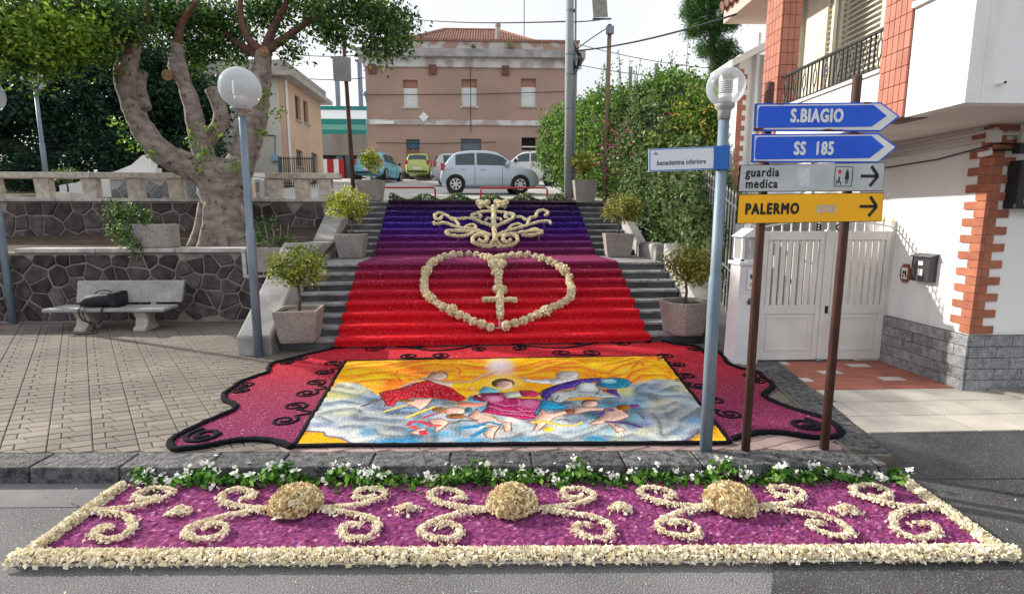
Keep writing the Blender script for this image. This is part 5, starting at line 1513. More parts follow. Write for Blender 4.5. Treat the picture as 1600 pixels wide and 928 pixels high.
foliage('sunlit_leaves', tr, [(*p, a, c, e) for p, a, c, e in (((-8.041, 10.4, 5.23), 1.3, .8, .5), ((-8.521, 10.5, 5.58), .8, .8, .6), ((-7.357, 10.4, 5.401), .8, .7, .45))], 110, 44, .14, .10, [lin(c) for c in ((128, 160, 48), (104, 140, 44), (160, 182, 66), (84, 120, 42))], M_leaf, shell=.2, kind='stuff')  # backlit sun glow put into yellower, brighter leaf colours
foliage('sprouts', tr, sprout, 44, 14, .07, .085, [lin(c) for c in ((120, 160, 50), (90, 132, 44), (150, 184, 70), (60, 100, 40))], M_leaf, shell=.2, kind='stuff')
# ------------------------------------------------------------------ dark evergreen mass behind
dt = thing('evergreen_tree', (-17.2, 22.5, 2.9), 'dark dense evergreen tree with forked trunk behind the balustrade', 'tree')
limb('trunk', [(-17.998, 22.4, 2.962), (-18.061, 22.4, 3.84), (-18.121, 22.4, 4.336)], [.55, .46, .46], M_barkd, dt)
limb('limb', [(-18.039, 22.4, 4.014), (-18.668, 22.4, 4.827), (-19.42, 22.4, 5.554), (-20.059, 22.4, 6.154)], [.44, .36, .32, .26], M_barkd, dt)
limb('limb', [(-17.965, 22.4, 4.014), (-17.388, 22.4, 4.71), (-16.894, 22.4, 5.155), (-16.459, 22.4, 5.939)], [.4, .34, .28, .24], M_barkd, dt)
limb('limb', [(-18.453, 22.0, 2.947), (-18.598, 22.0, 3.684), (-19.007, 22.0, 4.219)], [.4, .3, .26], M_barkd, dt)
DK = [lin(c) for c in ((34, 64, 50), (46, 80, 56), (28, 52, 44), (62, 98, 62), (40, 72, 60))]
foliage('crown', dt, [(*p, a, c, e) for p, a, c, e in (((-18.329, 22.5, 7.148), 3.0, 2.2, 2.2), ((-15.96, 22.2, 6.865), 2.4, 2, 2.4), ((-17.455, 22.5, 8.344), 3, 2, 1.6), ((-14.774, 22.6, 6.963), 2.2, 1.9, 2.3), ((-15.549, 22.4, 5.335), 2.4, 1.6, 1.1), ((-19.535, 22.0, 7.254), 2.6, 2.4, 2.6), ((-14.922, 22.5, 8.374), 2.2, 2, 1.5), ((-18.117, 22.9, 5.642), 2.4, 1.4, .9))], 620, 60, .26, .19, DK, M_leaf, shell=.4)
dt2 = thing('evergreen_tree', (-14.0, 23.4, 2.9), 'dark evergreen tree directly behind the ficus trunk', 'tree')
limb('trunk', [(-13.544, 23.2, 3.263), (-13.525, 23.2, 4.307), (-13.51, 23.2, 5.847)], [.4, .33, .26], M_barkd, dt2)
foliage('crown', dt2, [(*p, a, c, e) for p, a, c, e in (((-13.311, 23.2, 6.607), 2.1, 1.8, 2.3), ((-12.243, 23.4, 6.909), 1.4, 1.6, 2.0), ((-13.696, 23.0, 7.922), 2.1, 1.8, 1.6), ((-11.972, 23.4, 5.504), .8, 1.2, 1.1), ((-13.973, 23.2, 5.027), 1.9, 1.4, .9))], 380, 60, .26, .19, DK, M_leaf, shell=.4)
uh = thing('shaded_hedge', (-15.5, 21.0, 2.9), 'dark shaded hedge below the evergreen trees behind the white curved wall', 'hedge')
foliage('leaves', uh, [(*p, a, .6, e) for p, a, e in (((-17.698, 21.0, 4.034), 1.6, .9), ((-16.211, 21.0, 3.97), 1.3, .8), ((-14.687, 21.0, 4.139), 1.4, .9), ((-13.389, 21.0, 4.332), 1.2, .9), ((-12.004, 21.0, 4.15), 1.2, 1.0), ((-10.93, 21.0, 4.343), .8, .8))], 230, 50, .2, .16, DK, M_leaf, shell=.3, kind='stuff')
# ------------------------------------------------------------------ things on the terrace
sw_ = thing('curved_white_wall', (-11, 16.2, 2.6), 'white plastered wall with sweeping curved top behind the balustrade', 'wall')
top = [(-12.435, 16.2, 3.103), (-11.556, 16.2, 3.268), (-10.718, 16.2, 3.543), (-10.343, 16.2, 3.689), (-10.01, 16.2, 3.96), (-9.755, 16.2, 3.997), (-9.791, 16.2, 3.619), (-9.665, 16.2, 3.619), (-9.73, 16.2, 2.926)]
bot = [(top[-1][0], 16.2, 2.6), (top[0][0], 16.2, 2.6)]
MB().slab(list(top) + bot, (0, .3, 0)).build('wall', M_white, sw_)
lw2 = thing('low_rubble_wall', (-8.4, 15.6, 2.6), 'low grey rubble wall with pale mortar seen between the balusters', 'wall')
MB().box(-10.606, -6.487, 15.62, 15.9, 2.5, 3.233).build('mortar', mat('pale_mortar', (.42, .41, .40), None), lw2)
rubble(lw2, lambda a, c, o: (-10.606 + a, 15.62 - o, 2.62 + c), 4.119, 0.593, .36, 9, mat('grey_rubble', (.17, .175, .19), (.25, .25, .26), 4, .85, .5, 30, rand=.3))
MB().box(-10.606, -6.487, 15.55, 15.95, 3.236, 3.303).build('coping', M_white, lw2)
rw = thing('curved_ramp_wall', (-7.6, 16.6, 2.6), 'grey curved ramp wall with white coping right of the ficus trunk', 'wall')
arc = [(*(-7.874, 16.6),), (*(-7.454, 16.5),), (*(-7.195, 16.9),), (*(-7.114, 17.8),), (*(-7.543, 19.2),)]
rows = [[(a, c, 2.55) for a, c in arc], [(a, c, 3.42) for a, c in arc]]
mb = MB().grid(rows)
rows2 = [[(a + .12, c + .22, 2.55) for a, c in arc], [(a + .12, c + .22, 3.42) for a, c in arc]]
mb.grid(rows2)
mb.build('wall', mat('grey_render', (.30, .30, .30), (.22, .22, .22), 4, .9), rw)
mb = MB()
for (a, c), (a2, c2) in zip(arc, arc[1:]):
    mb.hexa([(a - .04, c - .05, 3.424), (a2 - .04, c2 - .05, 3.424), (a2 + .18, c2 + .28, 3.424), (a + .18, c + .28, 3.424)], [(a - .04, c - .05, 3.55), (a2 - .04, c2 - .05, 3.55), (a2 + .18, c2 + .28, 3.55), (a + .18, c + .28, 3.55)])
mb.build('coping', M_white, rw)
# pot behind the balusters
sp_ = shrub_pot((*(-10.856, 14.4), 2.60), .5, .22, 'small round shrub in a white pot behind the balustrade', None, 0, (0, 0, .42, .36, .3, .20), .3, [lin(c) for c in ((90, 116, 56), (120, 140, 76), (66, 90, 44))], n=26)
[c for c in sp_.children if c.name.startswith('planter')][0].data.materials[0] = M_white

# ================================================================== pink building across the plaza
BY = 37.0
M_pink = mat('pink_render', (.42, .285, .235), (.34, .235, .195), .35, .92, .15, 25)
M_weath = mat('weathered_paint', (.60, .60, .60), (.40, .33, .31), .9, .9, .3, 20, rlo=.45, rhi=.58)
M_weath2 = mat('peeling_attic', (.55, .53, .51), (.40, .27, .22), 1.1, .9, .3, 20, rlo=.44, rhi=.52)
M_shut = mat('roller_shutter', (.72, .75, .75), None, rough=.6)
M_rtile = mat('roof_tile', (.34, .17, .13), (.22, .12, .10), 3, .9, .3, 30, rand=.2)
pb = thing('pink_building', (-1.3, BY, 4.5), 'two storey pink building with peeling cornice and hipped tile roof behind the cars', 'building')
zt = 12.006
x0, x1 = -8.1, 5.9
zb_ = 4.0
holes = []
def wall_with_holes(x0, x1, z0, z1, y, th, holes):
    """front wall panel cut around rectangular openings"""
    mb = MB()
    xs = sorted({x0, x1} | {h[0] for h in holes} | {h[1] for h in holes})
    zs_ = sorted({z0, z1} | {h[2] for h in holes} | {h[3] for h in holes})
    for a, c in zip(xs, xs[1:]):
        for e, f in zip(zs_, zs_[1:]):
            mx_, mz_ = (a + c) / 2, (e + f) / 2
            if any(h[0] < mx_ < h[1] and h[2] < mz_ < h[3] for h in holes): continue
            mb.box(a, c, y, y + th, e, f)
    return mb
up = [(*a, *c) for a, c in (((-5.659, -4.69), (9.471, 11.215)), ((-1.814, -0.795), (9.545, 11.296)), ((2.15, 3.136), (9.578, 11.377)))]
lo = [(*a, *c) for a, c in (((-5.555, -4.657), (5.571, 7.413)), ((-1.909, -0.528), (5.586, 7.478)), ((2.201, 3.156), (6.745, 7.585)))]
wall_with_holes(x0, x1, zb_, zt, BY, .35, up + lo).build('wall', M_pink, pb)
MB().box(x0, x1, BY + .36, BY + 9, zb_, zt).build('core', M_pink, pb)
M_infill = mat('window_infill', (.40, .22, .16), (.34, .18, .13), 3, .9)
for h in up:
    zs = h[2] + (h[3] - h[2]) * .70
    MB().box(h[0], h[1], BY + .20, BY + .3, zs, h[3]).build('shutter_box', M_infill, pb)
    sh = MB()
    n = 14
    for k in range(n):
        a = h[2] + (zs - h[2]) * k / n
        sh.box(h[0], h[1], BY + .12, BY + .22, a + .012, a + (zs - h[2]) / n)
    sh.build('roller_shutter', M_shut, pb)
    MB().box(h[0] - .12, h[1] + .12, BY - .1, BY + .1, h[2] - .09, h[2] - .003).build('sill', M_weath, pb)
# ground floor: blocked window, barred door, open window
h = lo[0]
MB().box(h[0], h[1], BY + .18, BY + .3, h[2] + (h[3] - h[2]) * .68, h[3]).build('window', mat('blue_shade', (.06, .12, .17), None, rough=.4), pb)
for r_ in range(9):
    for c_ in range(5):
        a = h[0] + (h[1] - h[0]) * c_ / 5
        e = h[2] + (h[3] - h[2]) * .66 * r_ / 9
        MB().box(a + .015, a + (h[1] - h[0]) / 5 - .015, BY + .1, BY + .25, e + .015, e + (h[3] - h[2]) * .66 / 9 - .01).build('brick', M_rtile if (r_ + c_) % 2 else M_infill, pb)
h = lo[1]
MB().box(h[0], h[1], BY + .2, BY + .3, h[2], h[3]).build('door', mat('steel_blue', (.10, .14, .18), (.16, .2, .24), 3, .5), pb)
h = lo[2]
MB().box(h[0], h[1], BY + .25, BY + .3, h[2], h[3]).build('window', mat('dark_opening', (.012, .012, .014), None), pb)
MB().box(h[0], h[1], BY + .12, BY + .16, h[2] + .2, h[2] + .28).build('window_bar', M_shut, pb)
zc1, zc2, zc3, zc4 = [8.67, 8.34, 12.566, 13.045]
MB().box(x0 - .05, x1 + .05, BY - .12, BY - .002, zc2, zc1).build('string_course', M_weath, pb)
MB().box(x0 - .1, x1 + .1, BY - .15, BY + 9.1, zt + .003, zc3).build('cornice', M_weath, pb)
MB().box(x0 - .45, x1 + .45, BY - .55, BY + 9.4, zc3 + .003, zc4).build('cornice_ledge', mat('grey_ledge', (.26, .25, .25), (.42, .40, .40), 1.5, .9, .3, 20), pb)
za = 13.68
MB().box(x0 + .8, x1 + .1, BY + .1, BY + 8.8, zc4 + .003, za).build('attic', M_weath2, pb)
MB().box(x0 + .7, x1 + .15, BY + .0, BY + 8.9, za + .003, za + .14).build('attic_coping', M_rtile, pb)
for px in [-7.605, -3.681, 1.127]:
    MB().box(px - .25, px + .25, BY - .2, BY - .003, zt - .45, zt + .12).build('vent', mat('vent_brown', (.13, .06, .045), (.2, .1, .07), 9, .9), pb)
# hipped roof, rows of round tiles
rz0, rz1 = za + .15, 14.822 + 1.0
ex0, ex1, ey0, ey1 = -5.9, 3.4, BY + .8, BY + 8.4
rx0, rx1, ry_ = -3.2, .7, BY + 4.6
MB().add([(ex0, ey0, rz0), (ex1, ey0, rz0), (ex1, ey1, rz0), (ex0, ey1, rz0), (rx0, ry_, rz1), (rx1, ry_, rz1)], [(0, 1, 5, 4), (1, 2, 5), (2, 3, 4, 5), (3, 0, 4), (3, 2, 1, 0)]).build('roof', M_rtile, pb)
mb = MB()
n = 52
for k in range(n):
    t = (k + .5) / n
    xa = ex0 + (ex1 - ex0) * t
    e = 1.0
    if xa < rx0: e = (xa - ex0) / (rx0 - ex0)
    if xa > rx1: e = (ex1 - xa) / (ex1 - rx1)
    mb.tube([(xa, ey0, rz0 + .02), (xa, ey0 + (ry_ - ey0) * e, rz0 + (rz1 - rz0) * e + .02)], .075, 6)
mb.build('roof_tiles', M_rtile, pb, kind='stuff')
MB().tube([(ex0, ey0, rz0 + .06), (rx0, ry_, rz1 + .06), (rx1, ry_, rz1 + .06), (ex1, ey0, rz0 + .06)], .12, 8).build('ridge', M_rtile, pb)
MB().lathe([(.16, 0), (.16, 1.1), (.2, 1.12), (.2, 1.25)], (0.65, 38.6, rz0 + .2), 12).build('chimney', M_weath, pb)
MB().tube([(2.543, 40, rz0), (2.534, 40, 17.829)], .03, 6).build('antenna', M_black, pb)
MB().slab([(-4.318, 36.85, 9.164), (-3.988, 36.85, 8.839), (-4.334, 36.85, 8.509), (-4.664, 36.85, 8.834)], (0, .05, 0)).build('diamond_sign', M_shut, pb)
MB().box(-7.526, -6.266, 36.75, 36.87, 8.359, 8.563).build('tube_light', M_shut, pb)
MB().box(x0, x1, BY - .03, BY - .003, 4.0, 5.314).build('plinth_paint', mat('plum_paint', (.10, .05, .08), (.16, .09, .10), 2, .9), pb)
MB().tube([(-8.069, 36.8, 7.49), (-7.989, 36.8, 9.53), (-8.068, 36.7, 10.113)], .05, 6).build('lamp_bracket', M_galv, pb)
MB().lathe([(.02, -.1), (.22, -.05), (.12, .15), (.02, .2)], (-8.043, 36.6, 10.171), 10).build('bracket_lamp', M_galv, pb, smooth=True)
for a, c in (((-8.0, 10.2), (5.8, 10.55)), ((-7.5, 7.15), (.5, 7.25)), ((-1.2, 12.0), (-1.2, 7.9))):
    MB().tube([(a[0], BY - .16, a[1]), ((a[0] + c[0]) / 2, BY - .16, (a[1] + c[1]) / 2 - .08), (c[0], BY - .16, c[1])], .025, 5).build('cable', M_black, pb)
def tuft(parent, p, r, n=10):
    foliage('weed', parent, [(p[0], p[1], p[2] + r * .6, r, r * .6, r * .8)], n, 12, r * .25, .12, [lin(c) for c in ((120, 130, 70), (150, 150, 90), (90, 100, 60))], M_leaf, shell=.1)
tuft(pb, (-0.97, 36.7, 12.977), .35)
tuft(pb, (1.454, 36.7, 12.928), .5)
# ------------------------------------------------------------------ cream house on the left
ch = thing('cream_house', (-12.6, 28.6, 3.6), 'cream and peach two storey house with flat eave left of the green overpass', 'house')
HX = -9.65
M_peach = mat('peach_render', (.66, .46, .32), (.58, .40, .28), 1, .92, .15, 30)
M_cream = mat('cream_render', (.66, .63, .56), (.60, .57, .50), 1, .92, .15, 30)
MB().box(-17, HX - .02, 26.0, 31.5, 3.0, 8.55).build('wall', M_cream, ch)
zz = [(-9.65, 27.819, 8.153), (-9.65, 27.613, 6.899)]
wins = []
for (pa, pb_, ya, yb) in (((455, 463, 150, 187)), ((468, 475, 158, 192))):
    pass
W_ = [(27.45, 28.17, 6.977, 8.141), (28.639, 29.323, 7.044, 8.158), (27.243, 28.146, 4.743, 5.534), (29.536, 30.495, 4.004, 5.654)]
mb = MB()
ys = sorted({26.0, 31.5} | {w[0] for w in W_} | {w[1] for w in W_})
zs2 = sorted({3.0, 8.55} | {w[2] for w in W_} | {w[3] for w in W_})
for a, c in zip(ys, ys[1:]):
    for e, f in zip(zs2, zs2[1:]):
        if any(w[0] < (a + c) / 2 < w[1] and w[2] < (e + f) / 2 < w[3] for w in W_): continue
        mb.box(HX - .018, HX + .2, a, c, e, f)
mb.build('peach_wall', M_peach, ch)
for k, w in enumerate(W_):
    MB().box(HX - .016, HX + .06, w[0] + .003, w[1] - .003, w[2] + .003, w[3] - .003).build('window' if k < 3 else 'door', mat('dark_shutter', (.07, .035, .03), (.10, .05, .04), 8, .6) if k < 2 else mat('grey_door', (.12, .13, .14), None, rough=.5), ch)
    MB().box(HX + .2, HX + .28, w[0] - .08, w[1] + .08, w[2] - .07, w[2] - .003).build('sill', M_traw, ch)
MB().box(-17.2, HX + .75, 25.5, 32.0, 8.553, 8.75).build('eave', mat('eave_concrete', (.50, .46, .40), (.36, .32, .28), 2, .9), ch)
MB().box(-17, HX + .45, 25.7, 31.8, 8.753, 9.25).build('roof_parapet', mat('parapet_grey', (.42, .40, .37), (.30, .28, .26), 2, .9), ch)
MB().tube([(HX + .28, 26.15, 8.5), (HX + .28, 26.15, 3.6)], .06, 8).build('downpipe', M_white, ch)
MB().box(-10.118, -9.854, 25.8, 25.998, 4.812, 5.102).build('meter_box', mat('meter_blue', (.30, .45, .58), None, rough=.5), ch)
MB().tube([(-9.989, 25.97, 5.11), (-9.933, 25.97, 5.979), (-10.864, 25.97, 6.031)], .03, 6).build('conduit', M_galv, ch)
fg = thing('iron_fence', (-9.0, 25.5, 3.6), 'dark iron bar fence in front of the cream house', 'fence')
fx0, fx1 = -9.525, -8.003
for k in range(17):
    x = fx0 + (fx1 - fx0) * k / 16
    MB().bar((x, 25.2, 3.5), (x, 25.2, 4.942), .10 if k == 0 else .028).build('bar' if k else 'post', M_black if k else mat('slate_post', (.08, .11, .15), None), fg)
for z in (3.75, 4.857):
    MB().bar((fx0, 25.2, z), (fx1, 25.2, z), .035).build('rail', M_black, fg)
# ------------------------------------------------------------------ green overpass
ov = thing('overpass', (-12, 45, 5.2), 'concrete overpass with teal noise panels between the cream house and pink building', 'overpass')
ox0, ox1 = -22.0, -8.4
zo = [11.108, 10.812, 10.117, 9.669, 9.269, 8.919, 7.255, 4.75]
tl_ = mat('teal_panel', (.02, .24, .22), None, rough=.4)
tl2 = mat('mint_panel', (.16, .42, .36), None, rough=.4)
MB().box(ox0, ox1, 45, 45.15, zo[1], zo[0]).build('panel', tl_, ov)
MB().box(ox0, ox1, 45.03, 45.1, zo[2], zo[1] - .003).build('clear_panel', glass_mat('clear_sheet', (.8, .85, .88), .45), ov)
MB().box(ox0, ox1, 45, 45.15, zo[3], zo[2] - .003).build('panel', tl_, ov)
MB().box(ox0, ox1, 45, 45.15, zo[4], zo[3] - .003).build('panel', tl2, ov)
MB().box(ox0, ox1, 45, 45.15, zo[5], zo[4] - .003).build('panel', tl_, ov)
MB().box(ox0, ox1, 44.9, 52, zo[6], zo[5] - .003).build('girder', mat('stained_concrete', (.30, .31, .31), (.22, .20, .16), .6, .9, .3, 10, stretch=(1, 1, .25)), ov)
for px in [-14.034, -12.18, -11.457]:
    MB().box(px - .28, px + .28, 45.0, 45.6, 4.6, zo[6] - .003).build('column', mat('slate_column', (.12, .15, .19), None), ov)
MB().box(ox0, ox1, 51, 51.3, 4.4, zo[6]).build('underpass_shade', mat('shade_wall', (.05, .045, .04), None), ov)  # dark sheet standing in for the shade beneath the girder
for px in [-12.13, -10.31]:
    MB().bar((px, 45.2, zo[0]), (px, 45.2, zo[0] + 3.6), .3).build('mast', M_galv, ov)
for k, px in enumerate([-13.689, -13.229, -12.769, -12.308, -11.898]):
    bt = MB().box(px - .2, px + .2, 44.4, 44.6, plaza_z(44.5) - .2, plaza_z(44.5) + 1.5)
    bt.build('barrier_panel', mat('red_barrier', (.45, .03, .04), None) if k % 2 == 0 else M_white, None, label='%s barrier panel under the overpass, %s from the left' % ('red' if k % 2 == 0 else 'white', ('first', 'second', 'third', 'fourth', 'fifth')[k]), cat='barrier', group='barrier panels under the overpass')
# ------------------------------------------------------------------ poles and wires
def pole(name, p0, p1, r0, r1, m, label, cat='pole', n=12):
    t = thing(name, p0, label, cat)
    MB().tube([p0, [(a + c) / 2 for a, c in zip(p0, p1)], p1], [r0, (r0 + r1) / 2, r1], n).build('shaft', m, t, smooth=True)
    return t
M_conc = mat('pole_grey', (.24, .26, .28), (.32, .34, .35), 2, .7, .1, 40, stretch=(4, 4, .5))
bp = pole('utility_pole', (2.22, 15.0, 2.6), (2.14, 15.0, 9.6), .135, .10, M_conc, 'thick grey utility pole at the head of the steps on the right', 'pole')
MB().tube([(2.36, 14.95, 2.7), (2.30, 14.95, 9.4)], .028, 6).build('conduit', M_galv, bp)
for z in (4.2, 5.1, 6.0, 6.5, 7.6):
    MB().lathe([(.135, 0), (.138, .03)], (2.19, 15, z), 12).build('strap', M_galv, bp)
mb = MB()
for k in range(7):
    a = [2.28 + .02 * k, 14.9, 6.75 - .05 * k]
    mb.tube(smooth_path([a, (2.38 + rnd.uniform(0, .12), 14.85, 6.5 - rnd.uniform(0, .4)), (2.34, 14.9, 5.9 + rnd.uniform(0, .3)), (2.26, 14.95, 6.1 + rnd.uniform(0, .5))], 4), .012, 4)
mb.build('cable_loops', M_black, bp)
fp = pole('floodlight_pole', (3.14, 14.6, 2.6), (3.16, 14.6, 7.15), .062, .055, mat('brown_pole', (.17, .12, .085), (.24, .18, .13), 5, .8, .2, 60), 'slim brown pole carrying a floodlight beside the ivy', 'pole')
MB().hexa([(2.706, 14.5, 7.278), (3.088, 14.5, 7.299), (3.141, 14.75, 7.388), (2.752, 14.75, 7.367)], [(2.636, 14.35, 7.652), (3.012, 14.35, 7.688), (3.064, 14.6, 7.785), (2.681, 14.6, 7.748)]).build('floodlight', mat('floodlight_grey', (.25, .25, .25), (.35, .35, .34), 8, .5), fp, bevel=.01)
MB().bar((2.708, 14.6, 7.282), (3.195, 14.6, 7.289), .04).build('crossarm', M_galv, fp)
MB().box(3.06, 3.25, 14.48, 14.58, 6.896, 7.085).build('junction_box', M_galv, fp)
lp = pole('cabinet_pole', (-3.64, 14.7, 2.781), (-3.749, 14.7, 7.068), .062, .05, M_rust, 'brown steel pole with grey cabinet standing left of the steps under the foliage', 'pole')
MB().hexa([(-4.015, 14.6, 5.675), (-3.557, 14.6, 5.664), (-3.594, 14.75, 5.7), (-4.056, 14.75, 5.711)], [(-4.018, 14.6, 6.288), (-3.547, 14.6, 6.262), (-3.584, 14.75, 6.304), (-4.059, 14.75, 6.33)]).build('cabinet', mat('cabinet_grey', (.36, .38, .39), (.28, .30, .31), 3, .5), lp, bevel=.01)
def wire(a, c, sag, label, r=.014):
    a, c = Vector(a), Vector(c)
    P = [a.lerp(c, t / 12) - Vector((0, 0, sag * 4 * (t / 12) * (1 - t / 12))) for t in range(13)]
    MB().tube(P, r, 5).build('wire', M_black, None, label=label, cat='wire')
wire((2.3, 14.9, 6.579), (4.357, 9.8, 5.706), .1, 'black cable from the grey utility pole to the eave of the white house', .02)
wire((-4.139, 30.0, 12.554), (2.131, 15.0, 7.349), .1, 'thin wire running left from the grey utility pole over the tiled roof', .02)
wire((2.132, 15.0, 7.333), (3.077, 14.6, 7.288), .02, 'short wire between the grey pole and the floodlight pole')
wire((2.3, 14.9, 6.579), (3.083, 14.6, 7.053), -.02, 'short slanting wire from the grey pole up to the floodlight pole')
wire((6.49, 40.0, 14.477), (18.023, 40.0, 12.862), .3, 'upper thin railway wire above the ivy hedge', .025)
wire((6.516, 40.0, 13.085), (18.064, 40.0, 12.195), .3, 'lower thin railway wire above the ivy hedge', .025)
wire((-10.383, 30.0, 10.722), (-6.546, 30.0, 10.737), .1, 'upper thin wire left of the pink building', .02)
wire((-10.119, 30.0, 9.536), (-6.592, 30.0, 9.573), .1, 'lower thin wire left of the pink building', .02)
for k, (px, yy) in enumerate(((985, 105), (1025, 100))):
    MB().bar((*[(10.305, 40.0), (12.192, 40.0)][k], 5), (*[(10.24, 40.0), (12.103, 40.0)][k], [12.996, 13.237][k]), .25).build('railway_mast', M_conc, None, label=('left', 'right')[k] + ' slim railway mast rising behind the ivy hedge', cat='mast')
# ------------------------------------------------------------------ red hoop rails
M_red = mat('red_paint', (.42, .02, .035), (.34, .02, .03), 8, .45)
for k, (xa, xb) in enumerate(((-3.661, -1.522), (-0.245, 1.642))):
    z0 = plaza_z(15.3) - .02
    z1 = z0 + .36
    t = thing('hoop_rail', ((xa + xb) / 2, 15.3, z0), ('red steel hoop rail left of the silver hatchback behind a planter', 'red steel hoop rail in front of the silver hatchback')[k], 'rail')
    MB().tube([(xa, 15.3, z0), (xa, 15.3, z1 - .05), (xa + .05, 15.3, z1), (xb - .05, 15.3, z1), (xb, 15.3, z1 - .05), (xb, 15.3, z0)], .026, 8).build('tube', M_red, t, smooth=True)
# ================================================================== cars
M_tyre = mat('tyre', (.018, .018, .02), None, rough=.85)
M_rim = mat('alloy', (.55, .56, .57), None, rough=.35, metal=.7)
M_cglass = mat('car_glass', (.03, .055, .065), None, rough=.03, spec=.6)
M_trim = mat('black_trim', (.02, .02, .022), None, rough=.6)
M_lens = mat('lamp_lens', (.75, .77, .78), None, rough=.15, spec=.6)
M_tail = mat('tail_lens', (.45, .015, .02), None, rough=.2, spec=.6)
M_plate = mat('number_plate', (.75, .75, .74), None)
HATCH = dict(top=[(0, .60), (.015, .86), (.05, 1.04), (.11, 1.36), (.17, 1.47), (.30, 1.53), (.45, 1.54), (.56, 1.49), (.64, 1.36), (.745, 1.05), (.80, .99), (.90, .90), (.965, .78), (1, .58)],
             belt=.93, roof=(.11, .70), ws=(.575, .745), rw=(.05, .125))
WAGON = dict(top=[(0, .62), (.012, .90), (.03, 1.05), (.075, 1.38), (.12, 1.46), (.3, 1.5), (.5, 1.48), (.58, 1.38), (.68, 1.06), (.74, .99), (.88, .90), (.965, .76), (1, .56)],
             belt=.95, roof=(.08, .64), ws=(.53, .68), rw=(.03, .085))
SUV = dict(top=[(0, .70), (.012, 1.0), (.03, 1.12), (.08, 1.5), (.13, 1.6), (.3, 1.64), (.5, 1.62), (.58, 1.54), (.70, 1.16), (.76, 1.08), (.90, 1.0), (.97, .84), (1, .62)],
           belt=1.05, roof=(.09, .66), ws=(.56, .70), rw=(.03, .09))
def car(loc, yaw, L, W, paint, shape, label, wheel=.30, tilt=0.0):
    t = thing('parked_car', loc, label, 'car', 'cars parked on the plaza', yaw, local=True)
    t.rotation_euler = (0, -tilt, yaw)
    tp = shape['top']
    bz = shape['belt']
    def ztop(f): return float(np.interp(f, [a for a, _ in tp], [c for _, c in tp]))
    def plan(f): return float(np.interp(f, [0, .02, .08, .2, .8, .93, .985, 1], [.80, .90, .97, 1, 1, .95, .84, .70])) * W / 2
    fs = sorted(set([a for a, _ in tp] + [.005, .22, .36, .5, .6, .69, .85, .94, .985]))
    def ring(f):
        zt_, w = ztop(f), plan(f)
        zl = float(np.interp(f, [0, .06, .94, 1], [.36, .20, .20, .30]))
        zb2 = min(bz, zt_ - .07)
        gh = max(0, min(1, (zt_ - bz) / .35))
        wt = w * (.93 - .17 * gh)
        pts = [(0, zl), (w * .86, zl), (w * .96, zl + .07), (w * 1.0, zl + (zb2 - zl) * .5), (w * .985, zl + (zb2 - zl) * .85), (w * .955, zb2),
               ((w * .955 + wt) / 2 + .01, (zb2 + zt_ - .05) / 2), (wt, zt_ - .05), (wt * .82, zt_ - .008), (0, zt_ + .012)]
        return pts
    rows = []
    for f in fs:
        h_ = ring(f)
        x = (f - .5) * L
        full = [(x, -a, c) for a, c in h_] + [(x, a, c) for a, c in h_[-2:0:-1]]
        rows.append(full + [full[0]])
    mb = MB().grid(rows)
    n = len(rows[0])
    mb.f.append(tuple(range(n - 2, -1, -1)))
    k0 = (len(rows) - 1) * n
    mb.f.append(tuple(range(k0, k0 + n - 1)))
    me = mb.mesh('body', Vector((0, 0, 0)), True)
    bm = bmesh.new(); bm.from_mesh(me)
    bmesh.ops.remove_doubles(bm, verts=bm.verts, dist=1e-4)
    bmesh.ops.recalc_face_normals(bm, faces=bm.faces)
    for f_ in bm.faces: f_.smooth = True
    bm.to_mesh(me); bm.free()
    body = link_mesh(me, 'body', paint, t)
    md = body.modifiers.new('sub', 'SUBSURF'); md.levels = 1; md.render_levels = 2
    def side(f, v, off):     # on the glasshouse, v 0 belt .. 1 roof edge
        h_ = ring(f)
        a, c = h_[5], h_[7]
        return ((f - .5) * L, -(a[0] + (c[0] - a[0]) * v + off), a[1] + (c[1] - a[1]) * v)
    r0, r1 = shape['roof']
    panes = [(r0 + .05, r0 + .19), (r0 + .205, (r0 + r1) / 2 + .055), ((r0 + r1) / 2 + .075, r1 - .005)]
    if shape is HATCH: panes = [(r0 + .045, .345), (.365, r1 - .01)]
    for s_ in (1, -1):
        for fa, fb in panes:
            ff = np.linspace(fa, fb, 7)
            lo_ = [side(f, .10, .012) for f in ff]
            hi_ = []
            for f in ff:
                vmax = .86
                hi_.append(side(f, vmax if ztop(f) > bz + .3 else max(.14, vmax * (ztop(f) - bz) / .42), .016))
            mbp = MB().grid([lo_, hi_])
            mbp.v = [(a, s_ * c, e) for a, c, e in mbp.v]
            mbp.build('side_window', M_cglass, t, smooth=False)
        fa = (r0 + r1) / 2 + .02
        MB().box((fa - .5) * L - .09, (fa - .5) * L + .09, s_ * (plan(.5) + .0), s_ * (plan(.5) + .03), bz - .11, bz - .085).build('door_handle', M_trim if paint.name != 'silver' else paint, t)
        if shape is HATCH:
            MB().box((.23 - .5) * L - .09, (.23 - .5) * L + .09, s_ * (plan(.25) + .0), s_ * (plan(.25) + .03), bz - .10, bz - .075).build('door_handle', paint, t)
        for fq in ((.345, .62) if shape is HATCH else (.24, .42, .62)):
            h_ = ring(fq)
            MB().tube([((fq - .5) * L, -s_ * (q[0] + .003), q[1]) for q in h_[2:6]], .006, 5).build('door_seam', M_trim, t)
        fm = r1 - .03
        MB().lathe([(.01, -.09), (.075, -.05), (.085, .03), (.05, .08)], ((fm - .5) * L, s_ * (plan(.6) + .09), bz + .09), 10, 'x').build('mirror', M_trim if paint.name != 'silver' else paint, t, smooth=True)
